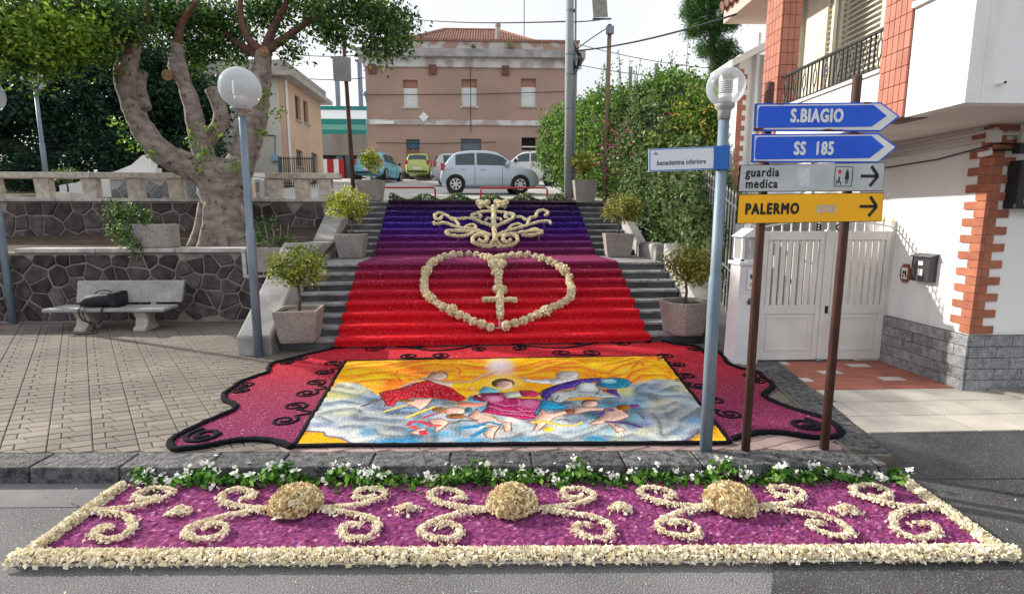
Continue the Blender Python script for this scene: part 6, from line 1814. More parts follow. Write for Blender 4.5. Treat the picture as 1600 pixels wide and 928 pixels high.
    for (fa, fb), nm in ((shape['ws'], 'windscreen'), (shape['rw'], 'rear_window')):
        rws = []
        for f in np.linspace(fa + .01, fb - .012, 6):
            h_ = ring(f)
            wt, zt_ = h_[7][0], h_[9][1]
            sgn = 1 if nm == 'windscreen' else -1
            rws.append([((f - .5) * L + sgn * .02, q * wt * .90, zt_ + .012 - .05 * q * q) for q in np.linspace(-1, 1, 9)])
        MB().grid(rws).build(nm, M_cglass, t, smooth=True)
    for f in ((.155, .80) if shape is HATCH else (.185, .80)):
        for s_ in (1, -1):
            cx, cy = (f - .5) * L, s_ * (W / 2 - .10)
            MB().lathe([(wheel * 1.09, -.11), (wheel * 1.09, .104)], (cx, cy, wheel + .01), 28, 'y').build('wheel_arch', M_trim, t)
            wh = MB().lathe([(wheel * .62, -.1), (wheel * .94, -.1), (wheel, -.07), (wheel, .07), (wheel * .94, .115), (wheel * .66, .12), (wheel * .62, .06)], (cx, cy, wheel), 28, 'y')
            if s_ < 0: wh.v = [(a, 2 * cy - c, e) for a, c, e in wh.v]
            w_ = wh.build('wheel', M_tyre, t, smooth=True)
            mr = MB()
            o_ = s_ * .118
            mr.lathe([(wheel * .64, .0), (wheel * .64, s_ * .02), (wheel * .56, s_ * .02), (wheel * .56, 0)], (cx, cy + o_ - s_ * .012, wheel), 24, 'y')
            mr.lathe([(wheel * .14, -.01), (wheel * .12, .012)], (cx, cy + o_, wheel), 12, 'y')
            for k in range(7):
                a = 2 * math.pi * k / 7 + .3
                mr.bar((cx, cy + o_ - s_ * .004, wheel), (cx + wheel * .6 * math.cos(a), cy + o_ - s_ * .004, wheel + wheel * .6 * math.sin(a)), wheel * .15, .02, (0, 1, 0))
            mr.build('rim', M_rim, w_)
    for s_ in (1, -1):
        hz = ztop(.955)
        MB().lathe([(.01, -.1), (.10, -.05), (.12, .04), (.02, .12)], ((.935 - .5) * L, s_ * (plan(.95) - .14), hz - .10), 12, 'x').xf(Matrix.Identity(4)).build('headlight', M_lens, t, smooth=True)
        MB().box((-.5) * L + .03, (-.5) * L + .16, min(s_ * (plan(.03) - .15), s_ * (plan(.03) + .012)), max(s_ * (plan(.03) - .15), s_ * (plan(.03) + .012)), bz - .14, bz + .12).build('tail_light', M_tail, t, bevel=.03)
    MB().box(-.5 * L - .012, -.5 * L + .05, -.26, .26, .50, .61).build('number_plate', M_plate, t)
    MB().box(-.5 * L - .02, -.5 * L + .12, -W * .38, W * .38, .33, .42).build('rear_bumper', M_trim, t, bevel=.02)
    MB().box(.5 * L - .12, .5 * L + .015, -W * .30, W * .30, .34, .46).build('grille', M_trim, t, bevel=.02)
    return t
def paintm(name, c, metal=.3):
    return mat(name, c, None, rough=.32, metal=metal, spec=.5, coat=.6)
car((*(-0.014, 20.2), plaza_z(20.2)), R(4), 3.58, 1.66, paintm('silver', (.44, .51, .60), .35), HATCH, 'silver five door hatchback parked side-on behind the red hoop rail', .312)
car((*(-6.17, 31.0), plaza_z(31)), R(82), 3.95, 1.70, paintm('sky_blue', (.16, .46, .62), .1), HATCH, 'light blue hatchback seen from behind at the left of the plaza', .30)
car((*(-4.343, 34.5), plaza_z(34.5)), R(91), 3.4, 1.55, paintm('lime', (.42, .47, .12), .1), HATCH, 'small lime green car seen from behind against the pink building', .28)
car((*(-0.904, 27.0), plaza_z(27)), R(12), 3.9, 1.68, paintm('grey_silver', (.42, .44, .47), .4), WAGON, 'grey estate car half hidden behind the silver hatchback', .30)
car((*(1.868, 27.5), plaza_z(27.5)), R(174), 3.75, 1.68, paintm('off_white', (.62, .63, .62), .0), SUV, 'off-white tall hatchback parked behind the silver car near the ivy', .31)
# ================================================================== ivy hedge on the right of the stairs
HG = [lin(c) for c in ((96, 132, 48), (122, 156, 60), (74, 108, 42), (58, 90, 38), (140, 170, 78), (84, 120, 60))]
HG2 = [lin(c) for c in ((88, 118, 62), (118, 142, 84), (66, 94, 50), (50, 76, 42), (140, 158, 100))]
iv = thing('ivy_hedge', (3.9, 12.5, 1.6), 'thick ivy covering the fence along the right side of the steps', 'hedge')
LOW = [(4.12, 9.3, 1.55, .40, .7, .8), (4.1, 10.1, 2.05, .48, .9, 1.05), (4.05, 11.1, 2.6, .52, 1.0, 1.2), (4.0, 12.2, 3.0, .58, 1, 1.4), (3.95, 13.3, 3.4, .62, 1.1, 1.6), (3.9, 14.3, 3.8, .68, 1, 1.7)]
UPP = [(3.95, 15.3, 4.2, .9, 1.2, 1.65), (3.7, 16.8, 4.35, 1.05, 1.5, 1.75), (3.35, 18.6, 4.6, 1.15, 1.6, 1.65), (2.95, 20.3, 4.8, 1.15, 1.4, 1.6), (4.9, 14.2, 4.7, 1.1, 1.0, 1.15), (5.0, 12.6, 4.2, .8, .9, .8), (5.3, 15.5, 5.2, 1.2, 1.2, 1.0)]
foliage('lower_leaves', iv, LOW, 900, 46, .10, .095, HG2, M_leaf, shell=.82, kind='stuff')
foliage('upper_leaves', iv, UPP, 900, 52, .13, .115, HG, M_leaf, shell=.82, kind='stuff')
mb = MB()
shoots = []
for k in range(26):
    x, y = rnd.uniform(3.0, 5.4), rnd.uniform(14.5, 17)
    z = rnd.uniform(5.2, 5.9)
    hgt = rnd.uniform(.4, 1.25)
    tx = x + rnd.uniform(-.2, .35)
    mb.tube([(x, y, z - .6), ((x + tx) / 2, y, z + hgt * .5), (tx, y, z + hgt)], [.014, .010, .004], 4)
    for q in range(11):
        f = q / 11
        shoots.append((x + (tx - x) * f + rnd.gauss(0, .05), y + rnd.gauss(0, .05), z + hgt * f))
mb.build('shoots', M_barkd, iv)
V, F, c = leaves(np.repeat(np.array(shoots), 3, 0) + nrs.normal(size=(len(shoots) * 3, 3)) * .04, .08, HG, .5)
np_mesh('shoot_leaves', V, F, M_leaf, iv, c, kind='stuff')
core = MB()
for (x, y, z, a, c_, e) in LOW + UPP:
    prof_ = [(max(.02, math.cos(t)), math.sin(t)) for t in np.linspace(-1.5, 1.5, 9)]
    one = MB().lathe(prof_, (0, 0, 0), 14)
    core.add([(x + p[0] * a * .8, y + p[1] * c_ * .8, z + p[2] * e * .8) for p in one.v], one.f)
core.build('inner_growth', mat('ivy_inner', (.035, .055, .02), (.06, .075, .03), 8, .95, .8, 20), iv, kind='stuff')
bo = thing('bougainvillea', (4.35, 13.4, 2.6), 'bougainvillea with magenta blossoms climbing through the ivy', 'flowering plant')
P_ = np.concatenate([np.array(p) + nrs.normal(size=(16, 3)) * .16 + np.array([-.45, 0, 0]) for p in ((3.351, 12.6, 4.016), (3.188, 12.8, 3.678), (3.425, 12.4, 3.746), (4.226, 11.8, 4.173), (3.114, 13.2, 4.252), (3.198, 12.2, 3.184), (3.588, 12.4, 4.129))])
V, F, c = leaves(P_, .06, [lin(x) for x in ((180, 50, 130), (200, 80, 150), (150, 40, 110))], .8)
np_mesh('blossoms', V, F, M_petal, bo, c, kind='stuff')
lt = thing('lemon_tree', (5.1, 12.2, 1.5), 'leafy tree with yellowing leaves behind the street name sign', 'tree')
limb('trunk', [(5.1, 12.2, .2), (5.08, 12.2, 1.6), (5.0, 12.2, 2.8)], [.09, .08, .06], M_barkd, lt)
foliage('crown', lt, [(*p, a, a, e) for p, a, e in (((4.543, 11.6, 3.877), .7, .6), ((4.674, 11.2, 3.496), .5, .5), ((4.128, 11.8, 3.836), .6, .6), ((4.528, 12.0, 4.482), .6, .45), ((4.881, 11.6, 4.078), .4, .5))], 150, 36, .12, .10, [lin(c) for c in ((102, 134, 50), (140, 150, 58), (78, 112, 44), (190, 178, 80), (60, 92, 40), (88, 120, 46))], M_leaf, shell=.3)
dtree = thing('dark_shrub', (4.7, 12.9, 1.8), 'dark green shrub in front of the lemon tree above the ivy', 'shrub')
foliage('crown', dtree, [(*(4.319, 12.4, 4.346), .75, .5, .55), (*(4.038, 12.4, 3.991), .6, .5, .4)], 80, 40, .13, .10, [lin(c) for c in ((44, 70, 38), (60, 90, 48), (34, 56, 32))], M_leaf, shell=.3)
pn = thing('pine_tree', (*(16.446, 40.0), 5), 'tall stone pine rising behind the white house at the right', 'tree')
limb('trunk', [(16.734, 40, 4.5), (16.606, 40, 9.5), (16.099, 40, 15.5)], [.45, .38, .2], M_barkd, pn)
PN = [lin(c) for c in ((52, 92, 44), (70, 116, 52), (40, 74, 40), (92, 136, 60))]
ell = [(*p, a, a, e) for p, a, e in (((14.746, 40.0, 16.748), 1.1, .8), ((15.874, 40.0, 17.408), 1.4, .9), ((15.274, 40.0, 15.547), 1.2, .7), ((16.659, 40.0, 15.913), 1.3, .9), ((16.276, 40.0, 14.384), 1.2, .7), ((17.021, 40.0, 13.735), 1.1, .8), ((16.694, 40.0, 12.847), .8, .5), ((14.439, 40.0, 18.237), 1.2, .8), ((16.742, 40.0, 18.488), 1.6, .9))]
C = clump_points(ell, 330, 70, .22, .4)
V, F, c = leaves(C, .38, PN, .12, up=.6)
np_mesh('crown', V, F, M_leaf, pn, c, kind='stuff')
ft = thing('distant_tree', (*(22.979, 60.0), 6), 'small dark distant trees between the ivy hedge and the white house', 'trees')
foliage('crown', ft, [(*(23.319, 60.0, 14.491), 2.2, 2, 1.6), (*(22.127, 60.0, 14.007), 1.8, 2, 1.2)], 60, 40, .35, .3, DK, M_leaf, shell=.3)

# ================================================================== right-hand white house
WX, FY = 5.62, 5.88          # left wall plane, street wall plane
hs = thing('white_house', (7.0, 8.0, .1), 'white corner house with overhanging upper floor, tiled pilasters and grey stone base', 'house')
M_wh2 = mat('white_paint', (.80, .80, .80), (.66, .655, .64), 2.2, .85, .2, 50, stretch=(2.2, 2.2, .45), rlo=.5, rhi=.85, detail=7)
ZS = 3.183
MB().box(WX, 12, FY, 14, .0, ZS + .02).build('wall', M_wh2, hs)
MB().box(4.27, 12, 4.80, 8.55, ZS, ZS + .16).build('soffit', mat('soffit_paint', (.66, .62, .58), (.58, .54, .50), 1.5, .9), hs)
# upper floor behind the balcony
MB().box(5.25, 12, 5.0, 10.3, ZS + .165, 7.2).build('upper_wall', M_wh2, hs)
# parapet of the corner balcony, street side and alley side
MB().box(4.26, 4.40, 4.79, 5.49, ZS - .004, 4.22).build('parapet', M_wh2, hs)
MB().box(4.402, 12, 4.79, 4.93, ZS - .004, 4.22).build('parapet', M_wh2, hs)
MB().box(4.22, 4.44, 4.75, 5.49, 4.223, 4.28).build('parapet_cap', M_wh2, hs)
MB().box(4.442, 12, 4.75, 4.97, 4.223, 4.28).build('parapet_cap', M_wh2, hs)
# low upstand below the railing
MB().box(4.26, 4.38, 5.88, 8.0, ZS - .004, 3.72).build('balcony_upstand', M_wh2, hs)
MB().box(4.23, 4.41, 5.88, 8.0, 3.723, 3.76).build('upstand_cap', mat('marble_cap', (.72, .70, .68), None), hs)
# tiled pilasters
M_ptile = mat('red_wall_tile', (.42, .17, .12), (.36, .14, .10), 5, .6, .12, 60, rand=.12)
for ya, yb in ((5.49, 5.88), (8.0, 8.45)):
    MB().box(4.25, 4.52, ya + .006, yb - .006, ZS - .006, 7.2).build('pilaster', M_mortar, hs)
    z = ZS
    while z < 6.6:
        n = 5
        for k in range(n):
            a = ya + (yb - ya) * k / n
            MB().box(4.235, 4.26, a + .004, a + (yb - ya) / n - .004, z + .004, z + .166).build('tile', M_ptile, hs, fixn=False)
        for k in range(3):
            xx = 4.262 + .26 * k / 3
            MB().box(xx, xx + .08, ya - .012, ya + .008, z + .004, z + .166).build('tile', M_ptile, hs, fixn=False)
        z += .17
# balcony railing with lozenge bars
rlg = thing('balcony_railing', (4.32, 6.95, 3.76), 'black wrought iron balcony railing between the two tiled pilasters', 'railing')
MB().bar((4.32, 5.89, 4.20), (4.32, 7.99, 4.20), .04, .03).build('handrail', M_black, rlg)
MB().bar((4.32, 5.89, 3.80), (4.32, 7.99, 3.80), .025, .02).build('bottom_rail', M_black, rlg)
n = 26
for k in range(n):
    y = 5.95 + 1.98 * k / (n - 1)
    if k % 3 == 1:
        mbb = MB()
        for s_ in (-1, 1):
            mbb.tube([(4.32, y, 3.80), (4.32, y, 3.87), (4.32, y + s_ * .032, 3.95), (4.32, y + s_ * .032, 4.05), (4.32, y, 4.13), (4.32, y, 4.2)], .008, 5)
        mbb.build('lozenge_bar', M_black, rlg)
    else:
        MB().bar((4.32, y, 3.80), (4.32, y, 4.2), .016).build('bar', M_black, rlg)
# louvred shutters
M_lv = mat('cream_shutter', (.72, .68, .56), (.64, .60, .48), 5, .6)
def louvre(ya, yb, z0, z1, x, label_off=0.0, pitch=.075):
    f = MB()
    f.box(x - .03, x + .02, ya, ya + .06, z0, z1).box(x - .03, x + .02, yb - .06, yb, z0, z1).box(x - .03, x + .02, ya + .061, yb - .061, z1 - .07, z1).box(x - .03, x + .02, ya + .061, yb - .061, z0, z0 + .08)
    fr = f.build('shutter', M_lv, hs)
    z = z0 + .1
    while z < z1 - .1:
        MB().hexa([(x - .045, ya + .062, z), (x - .045, yb - .062, z), (x - .038, yb - .062, z), (x - .038, ya + .062, z)],
                  [(x + .012, ya + .062, z + .055), (x + .012, yb - .062, z + .055), (x + .019, yb - .062, z + .055), (x + .019, ya + .062, z + .055)]).build('slat', M_lv, fr, fixn=False)
        z += pitch
Y_ = [7.188, 8.103, 8.194, 8.861, 8.97, 9.558]
louvre(Y_[0], Y_[1], 3.4, 6.6, 5.20)
louvre(Y_[2], Y_[3], 3.4, 6.6, 5.16)
louvre(Y_[4], Y_[5], 3.4, 6.6, 5.10)
MB().box(5.10, 5.249, Y_[3] - .0, Y_[2] + .12, 3.3, 6.7).build('door_frame', M_lv, hs)
# eave and rear wing
MB().box(4.35, 9, 8.6, 10.3, 5.72, 5.95).build('eave', mat('eave_pink', (.60, .46, .40), (.52, .40, .35), 3, .9), hs)
for k in range(9):
    MB().tube([(4.25, 8.65 + k * .19, 5.98), (5.4, 8.65 + k * .19, 6.3)], .085, 7).build('roof_tile', M_rtile, hs)
wx = 4.798
MB().box(wx, 9, 10.5, 11.4, .1, 5.25).build('rear_wing', M_wh2, hs)
z = .9
k = 0
while z < 4.95:
    w = .16 if k % 2 else .09
    MB().box(wx - .012, wx + w, 10.485, 10.5, z, z + .09).build('brick', M_ptile, hs, fixn=False)
    z += .095
    k += 1
MB().hexa([(wx - .24, 10.3, 4.98), (5.6, 10.3, 5.50), (5.6, 11.3, 5.50), (wx - .24, 11.3, 4.98)], [(wx - .24, 10.3, 5.10), (5.6, 10.3, 5.64), (5.6, 11.3, 5.64), (wx - .24, 11.3, 5.10)]).build('rear_eave', M_wh2, hs)
MB().tube([(wx + .3, 10.4, 5.6), (wx + .3, 10.42, .2)], .035, 7).build('downpipe', M_white, hs)
# grey ashlar base, left face and street face
M_ash = mat('grey_ashlar', (.20, .205, .22), (.33, .335, .35), 12, .8, .6, 45, spots=(.09, .09, .1), spscale=70, sprange=(.55, .64), rand=.22)
MB().box(WX - .03, WX + .2, FY - .03, 7.22, .0, .80).box(WX + .201, 12, FY - .03, FY + .1, 0, .80).build('base_mortar', mat('dark_joint', (.05, .05, .052), None), hs)
hrow = .134
for r_ in range(5):
    z0 = .13 + r_ * hrow
    y = FY - .045
    k = 0
    while y < 7.2:
        w = (.32 if (r_ % 2 == 0 or k) else .17)
        y1 = min(y + w, 7.2)
        MB().box(WX - .045 - rnd.uniform(0, .006), WX - .02, y + .003, y1 - .003, z0 + .003, z0 + hrow - .003).build('stone_block', M_ash, hs, bevel=.006)
        y = y1
        k += 1
    x = WX - .019
    k = 0
    while x < 8.2:
        w = (.34 if (r_ % 2 or k) else .18)
        MB().box(x + .003, x + w - .003, FY - .045 - rnd.uniform(0, .006), FY - .02, z0 + .003, z0 + hrow - .003).build('stone_block', M_ash, hs, bevel=.006)
        x += w
        k += 1
# brick quoin
k = 0
z = .815
M_qb = mat('quoin_brick', (.42, .155, .09), (.34, .12, .075), 9, .8, .3, 60, rand=.15)
while z < ZS - .01:
    h_ = min(.095, ZS - .004 - z)
    la, lb = (.26, .13) if k % 2 else (.12, .27)
    MB().box(WX - .022, WX + .03, FY - .022, FY + la, z + .002, z + h_ - .002).build('brick', M_qb, hs, bevel=.003)
    MB().box(WX + .032, WX + lb, FY - .022, FY + .03, z + .002, z + h_ - .002).build('brick', M_qb, hs, bevel=.003)
    z += .096
    k += 1
# conduits and boxes under the overhang
M_pvc = mat('pvc_pipe', (.60, .57, .53), None, rough=.6)
for (ya, za_) in ((5.80, 3.12), (5.80, 3.03)):
    MB().tube([(WX - .04, 7.6, za_ - .02), (WX - .05, ya, za_)], .022, 7).build('conduit', M_pvc, hs, smooth=True)
MB().tube([(WX - .03, 7.6, 2.86), (WX - .03, 6.6, 2.88), (WX - .04, 5.85, 2.96)], .009, 5).build('cable', M_black, hs)
MB().tube([(WX, FY - .04, 3.08), (8, FY - .04, 3.10)], .022, 7).build('conduit', M_pvc, hs, smooth=True)
MB().tube([(WX - .1, FY - .05, 2.98), (6.2, FY - .05, 2.95), (8, FY - .05, 3.0)], .010, 5).build('cable', M_black, hs)
for a in (WX - .14, WX + .22):
    MB().box(a, a + .14, FY - .10, FY - .04, 2.98, 3.11).build('junction_box', M_pvc, hs, bevel=.01)
cc_ = thing('security_camera', (WX - .2, FY - .06, 2.85), 'small white security camera under the overhang beside the brick quoin', 'camera')
MB().bar((WX - .12, FY - .1, 2.87), (WX - .27, FY - .14, 2.84), .055).build('body', M_white, cc_, bevel=.01)
MB().tube([(WX - .05, FY - .03, 2.92), (WX - .12, FY - .08, 2.88)], .012, 6).build('bracket', M_white, cc_)
cd_ = thing('dome_camera', (4.549, 4.74, 3.339), 'tiny bullet camera on the bluish white parapet at the upper right', 'camera')
p_ = (4.549, 4.79, 3.339)
MB().lathe([(.016, -.07), (.018, .0)], p_, 12, 'y').build('body', M_white, cd_)
MB().lathe([(.012, -.073), (.012, -.0705)], p_, 12, 'y').build('lens', M_black, cd_)
# wall items
mbx = thing('mailbox', (WX - .05, 6.552, 1.4), 'black metal mailbox on the white wall left of the brick quoin', 'mailbox')
ym = [6.425, 6.724]
zm = [1.354, 1.695]
M_mb = mat('mailbox_black', (.045, .045, .05), None, rough=.35)
MB().hexa([(WX - .10, ym[0], zm[0]), (WX - .002, ym[0], zm[0]), (WX - .002, ym[1], zm[0]), (WX - .10, ym[1], zm[0])], [(WX - .10, ym[0], zm[1] - .03), (WX - .002, ym[0], zm[1]), (WX - .002, ym[1], zm[1]), (WX - .10, ym[1], zm[1] - .03)]).build('box', M_mb, mbx, bevel=.006)
MB().hexa([(WX - .12, ym[0] - .015, zm[1] - .032), (WX - .001, ym[0] - .015, zm[1] + .003), (WX - .001, ym[1] + .015, zm[1] + .003), (WX - .12, ym[1] + .015, zm[1] - .032)], [(WX - .12, ym[0] - .015, zm[1] - .02), (WX - .001, ym[0] - .015, zm[1] + .018), (WX - .001, ym[1] + .015, zm[1] + .018), (WX - .12, ym[1] + .015, zm[1] - .02)]).build('lid', M_mb, mbx)
ymid = (ym[0] + ym[1]) / 2
MB().box(WX - .103, WX - .1005, ymid - .035, ymid + .035, zm[0] + .21, zm[0] + .26).build('label_sticker', M_white, mbx)
MB().box(WX - .103, WX - .1005, ymid - .04, ymid + .03, zm[0] + .08, zm[0] + .16).build('label_sticker', M_white, mbx)
pq = thing('octagonal_plaque', (WX - .02, 6.914, 1.424), 'brown octagonal plaque with small picture beside the mailbox', 'plaque')
yc_, zc_ = 6.914, 1.424
oc = [(math.cos(a) * (.088 if abs(math.cos(a)) > .5 else .10), math.sin(a) * .135) for a in [math.pi / 8 + k * math.pi / 4 for k in range(8)]]
MB().slab([(WX - .025, yc_ + a, zc_ + c) for a, c in oc], (.023, 0, 0)).build('frame', mat('plaque_brown', (.30, .09, .05), (.22, .06, .04), 8, .5), pq)
MB().box(WX - .03, WX - .026, yc_ - .05, yc_ + .05, zc_ - .075, zc_ + .075).build('picture_panel', M_white, pq)
mbk = MB()
for a, c, w, h_ in ((-.02, .01, .03, .05), (.015, .015, .03, .04), (-.03, -.03, .02, .04), (.02, -.035, .02, .045)):
    mbk.box(WX - .032, WX - .0305, yc_ + a - w / 2, yc_ + a + w / 2, zc_ + c - h_ / 2, zc_ + c + h_ / 2)
mbk.build('drawing', M_black, pq)
sg = thing('framed_sign_box', (6.3, FY - .12, 1.9), 'black framed sign box with white face at the right edge of the photo', 'sign')
sx = 5.818
sz = [2.262, 2.786]
MB().box(sx, sx + .9, FY - .16, FY - .003, sz[0], sz[1]).build('frame', M_black, sg, bevel=.01)
MB().box(sx + .08, sx + .85, FY - .166, FY - .161, sz[0] + .06, sz[1] - .06).build('face', M_white, sg)
MB().box(sx + .12, sx + .4, FY - .170, FY - .167, sz[0] + .12, sz[0] + .14).box(sx + .12, sx + .34, FY - .170, FY - .167, sz[0] + .16, sz[0] + .18).build('lettering', M_black, sg)
fl = thing('wall_floodlight', (6.15, FY - .1, 2.95), 'small black wall lamp beside the brick quoin below the overhang', 'lamp')
MB().bar((5.735, FY - .16, 2.90), (5.844 + .1, FY - .16, 2.90), .09).build('head', M_black, fl)
MB().tube([(5.614, FY - .03, 2.90), (5.772, FY - .12, 2.90)], .014, 6).build('arm', M_black, fl)
# ================================================================== gate, pillar and picket fence
M_gate = mat('gate_paint', (.72, .71, .68), (.64, .63, .60), 2.5, .6, .08, 60)
GY = 7.2
gt = thing('double_gate', (4.66, GY, .14), 'white two-leaf metal gate with slatted upper half across the driveway', 'gate')
def leaf(xa, xb):
    f = MB()
    f.box(xa, xa + .07, GY - .03, GY + .03, .17, 1.98).box(xb - .07, xb, GY - .03, GY + .03, .17, 1.98)
    f.box(xa + .071, xb - .071, GY - .03, GY + .03, .17, .27).box(xa + .071, xb - .071, GY - .03, GY + .03, .83, .95).box(xa + .071, xb - .071, GY - .03, GY + .03, 1.86, 1.98)
    fr = f.build('leaf_frame', M_gate, gt, bevel=.006)
    MB().box(xa + .072, xb - .072, GY - .012, GY + .012, .272, .828).build('lower_panel', M_gate, fr)
    pm = MB()
    pm.box(xa + .12, xb - .12, GY - .024, GY - .013, .77, .80).box(xa + .12, xb - .12, GY - .024, GY - .013, .30, .33)
    pm.box(xa + .12, xa + .15, GY - .024, GY - .013, .331, .769).box(xb - .15, xb - .12, GY - .024, GY - .013, .331, .769)
    pm.build('panel_moulding', M_gate, fr)
    n = 8
    w = (xb - xa - .14) / n
    for k in range(n):
        a = xa + .07 + k * w
        MB().box(a + w * .14, a + w * .80, GY - .016, GY + .016, .951, 1.859).build('slat', M_gate, fr)
leaf(3.76, 4.63)
leaf(4.69, 5.57)
MB().box(4.632, 4.688, GY - .045, GY + .02, .17, 2.0).build('centre_stile', M_gate, gt)
MB().lathe([(.03, 0), (.045, .02), (.03, .045)], (4.66, GY - .05, .145), 12).build('floor_stop', M_galv, gt)
MB().box(4.70, 4.735, GY - .05, GY - .03, .84, .94).build('lock_plate', M_black, gt)
MB().bar((5.60, GY, .1), (5.60, GY, 2.12), .05).build('hinge_post', M_gate, gt)
tops = MB()
gp = [(x, 2.0 + .10 * math.sin((x - 3.76) / 1.82 * math.pi)) for x in np.linspace(3.76, 5.58, 15)]
tops.tube([(x, GY, z + .04) for x, z in gp], .012, 6)
tops.build('arched_rail', M_gate, gt)
gold = mat('brass_finial', (.45, .30, .12), None, rough=.4, metal=.5)
for x, z in gp:
    MB().bar((x, GY, 1.98), (x, GY, z + .05), .016).build('picket', M_gate, gt)
    MB().lathe([(.004, 0), (.016, .02), (.010, .04), (.020, .055), (.003, .11)], (x, GY, z + .05), 6).build('finial', gold, gt)
for ch_, px in (('B', 1281), ('C', 1312)):
    letters('letter_' + ch_.lower(), ch_, .13, ([4.513, 4.792][0 if ch_ == 'B' else 1], GY - .035, 2.03), (1, 0, 0), M_black, gt, .006)
gpil = thing('gate_pillar', (3.56, 7.25, .1), 'white plastered gate pillar with house-shaped lantern and number 65', 'pillar')
M_wp = mat('pillar_white', (.74, .75, .78), (.62, .63, .66), 2, .9, .3, 50)
MB().hexa([(3.40, 7.10, .08), (3.75, 7.10, .08), (3.75, 7.42, .08), (3.40, 7.42, .08)], [(3.43, 7.12, 1.52), (3.73, 7.12, 1.52), (3.73, 7.42, 1.52), (3.43, 7.42, 1.52)]).build('shaft', M_wp, gpil, bevel=.01)
MB().box(3.40, 3.76, 7.09, 7.45, 1.523, 1.57).build('cap', M_wp, gpil, bevel=.006)
ln_ = MB()
for a, c in ((3.45, 7.14), (3.68, 7.14), (3.45, 7.37), (3.68, 7.37)):
    ln_.box(a, a + .035, c, c + .035, 1.573, 1.90)
ln_.box(3.45, 3.715, 7.14, 7.405, 1.571, 1.60)
lo_ = ln_.build('lantern', M_wp, gpil)
MB().slab([(3.42, 7.11, 1.905), (3.745, 7.11, 1.905), (3.58, 7.11, 2.02)], (0, .33, 0)).build('lantern_roof', M_wp, lo_)
MB().box(3.486, 3.679, 7.15, 7.155, 1.602, 1.90).build('pane', glass_mat('lantern_glass', (.45, .47, .46), .6), lo_)
MB().box(3.455, 3.46, 7.176, 7.369, 1.602, 1.90).build('pane', bpy.data.materials['lantern_glass'], lo_)
MB().lathe([(.03, 0), (.05, .08), (.03, .16)], (3.58, 7.27, 1.605), 10).build('bulb', M_white, lo_)
npx = 3.615
MB().box(npx - .085, npx + .085, 7.098, 7.101, 1.19, 1.46).build('no_parking_plate', M_plate, gpil)
MB().lathe([(.055, -.003), (.055, .0)], (npx, 7.097, 1.375), 24, 'y').build('blue_disc', mat('sign_blue', lin((24, 66, 170)), None, rough=.4), gpil)
MB().bar((npx - .04, 7.092, 1.415), (npx + .04, 7.092, 1.335), .022, .002, (0, 1, 0)).build('white_slash', M_white, gpil)
letters('no_parking_text', 'DIVIETO\nDI SOSTA', .03, (npx, 7.096, 1.255), (1, 0, 0), M_black, gpil, .0006, .9)
letters('house_number', '65', .125, (3.60, 7.096, 1.02), (1, 0, 0), mat('number_slate', (.05, .07, .10), None), gpil, .006, .8)
pfn = thing('picket_fence', (3.72, 8.6, .5), 'pale pointed iron picket fence climbing beside the steps behind the ivy', 'fence')
M_pk = mat('fence_grey', (.50, .51, .53), (.40, .41, .43), 4, .6)
def fz(y): return 2.06 + (y - 7.5) * .40
ys = np.arange(7.5, 12.2, .105)
for y in ys:
    x = 3.72 - (y - 7.5) * .03 + .28 * min(1, max(0, (y - 7.5) / 1.0))
    z0 = .25 + max(0, (y - 8.3)) * .5
    MB().bar((x, y, z0), (x, y, fz(y)), .018).build('picket', M_pk, pfn, fixn=False)
    MB().lathe([(.006, 0), (.018, .03), (.002, .10)], (x, y, fz(y)), 6).build('spear', M_white, pfn, fixn=False)
mbf = MB()
for off in (-.14, -1.2):
    mbf.tube([(3.72 - (y - 7.5) * .03 + .28 * min(1, max(0, (y - 7.5) / 1.0)), y, max(fz(y) + off, .3)) for y in (7.5, 7.8, 8.1, 8.5, 9, 10, 11, 12.1)], .014, 5)
mbf.build('rails', M_pk, pfn)
cn = thing('canopy', (4.6, 9.2, 2.2), 'pale curved polycarbonate canopy behind the picket fence', 'canopy')
rows = []
for k in range(9):
    a = math.pi * (k / 8) * .5
    rows.append([(4.15 + 1.0 * math.sin(a) , y, 1.95 + .75 * math.sin(a * 1.0) - (0.0)) for y in (8.4, 9.6, 10.4)])
MB().grid(rows).build('sheet', glass_mat('milky_sheet', (.74, .77, .76), .8, .3), cn, smooth=True)
for y in (8.4, 9.4, 10.4):
    MB().tube([(4.15 + math.sin(math.pi * k / 16), y, 1.94 + .75 * math.sin(math.pi * k / 16)) for k in range(9)], .018, 6).build('rib', M_white, cn, smooth=True)
MB().tube([(4.15, 8.4, 1.95), (4.15, 8.4, .2)], .025, 6).tube([(5.15, 8.4, 2.69), (5.15, 8.4, .2)], .025, 6).build('posts', M_white, cn)
# ================================================================== direction signs
ds = thing('direction_sign', (2.6, 4.31, .14), 'four direction panels on two rusty posts at the kerb on the right', 'sign')
for x in (2.235, 2.945):
    ztop_ = 3.22 if x < 2.5 else 3.28
    MB().lathe([(.037, .10), (.035, ztop_ - .01), (.031, ztop_)], (x, 4.335, 0), 14).build('post', M_rust, ds, smooth=True)
SB = mat('panel_blue', lin((22, 82, 206)), lin((30, 92, 214)), 3, .4)
SWh = mat('panel_white', lin((224, 226, 226)), lin((210, 212, 212)), 6, .5)
SGr = mat('panel_grey', lin((190, 194, 196)), lin((168, 174, 176)), 4, .55)
SYe = mat('panel_yellow', lin((246, 182, 18)), lin((240, 174, 22)), 3, .45)
SBk = mat('sign_black', (.015, .014, .014), None, rough=.5)
def plate(pts, y, th, m, name, parent):
    return MB().slab([(p[0], y, p[2]) for p in pts], (0, th, 0)).build(name, m, parent)
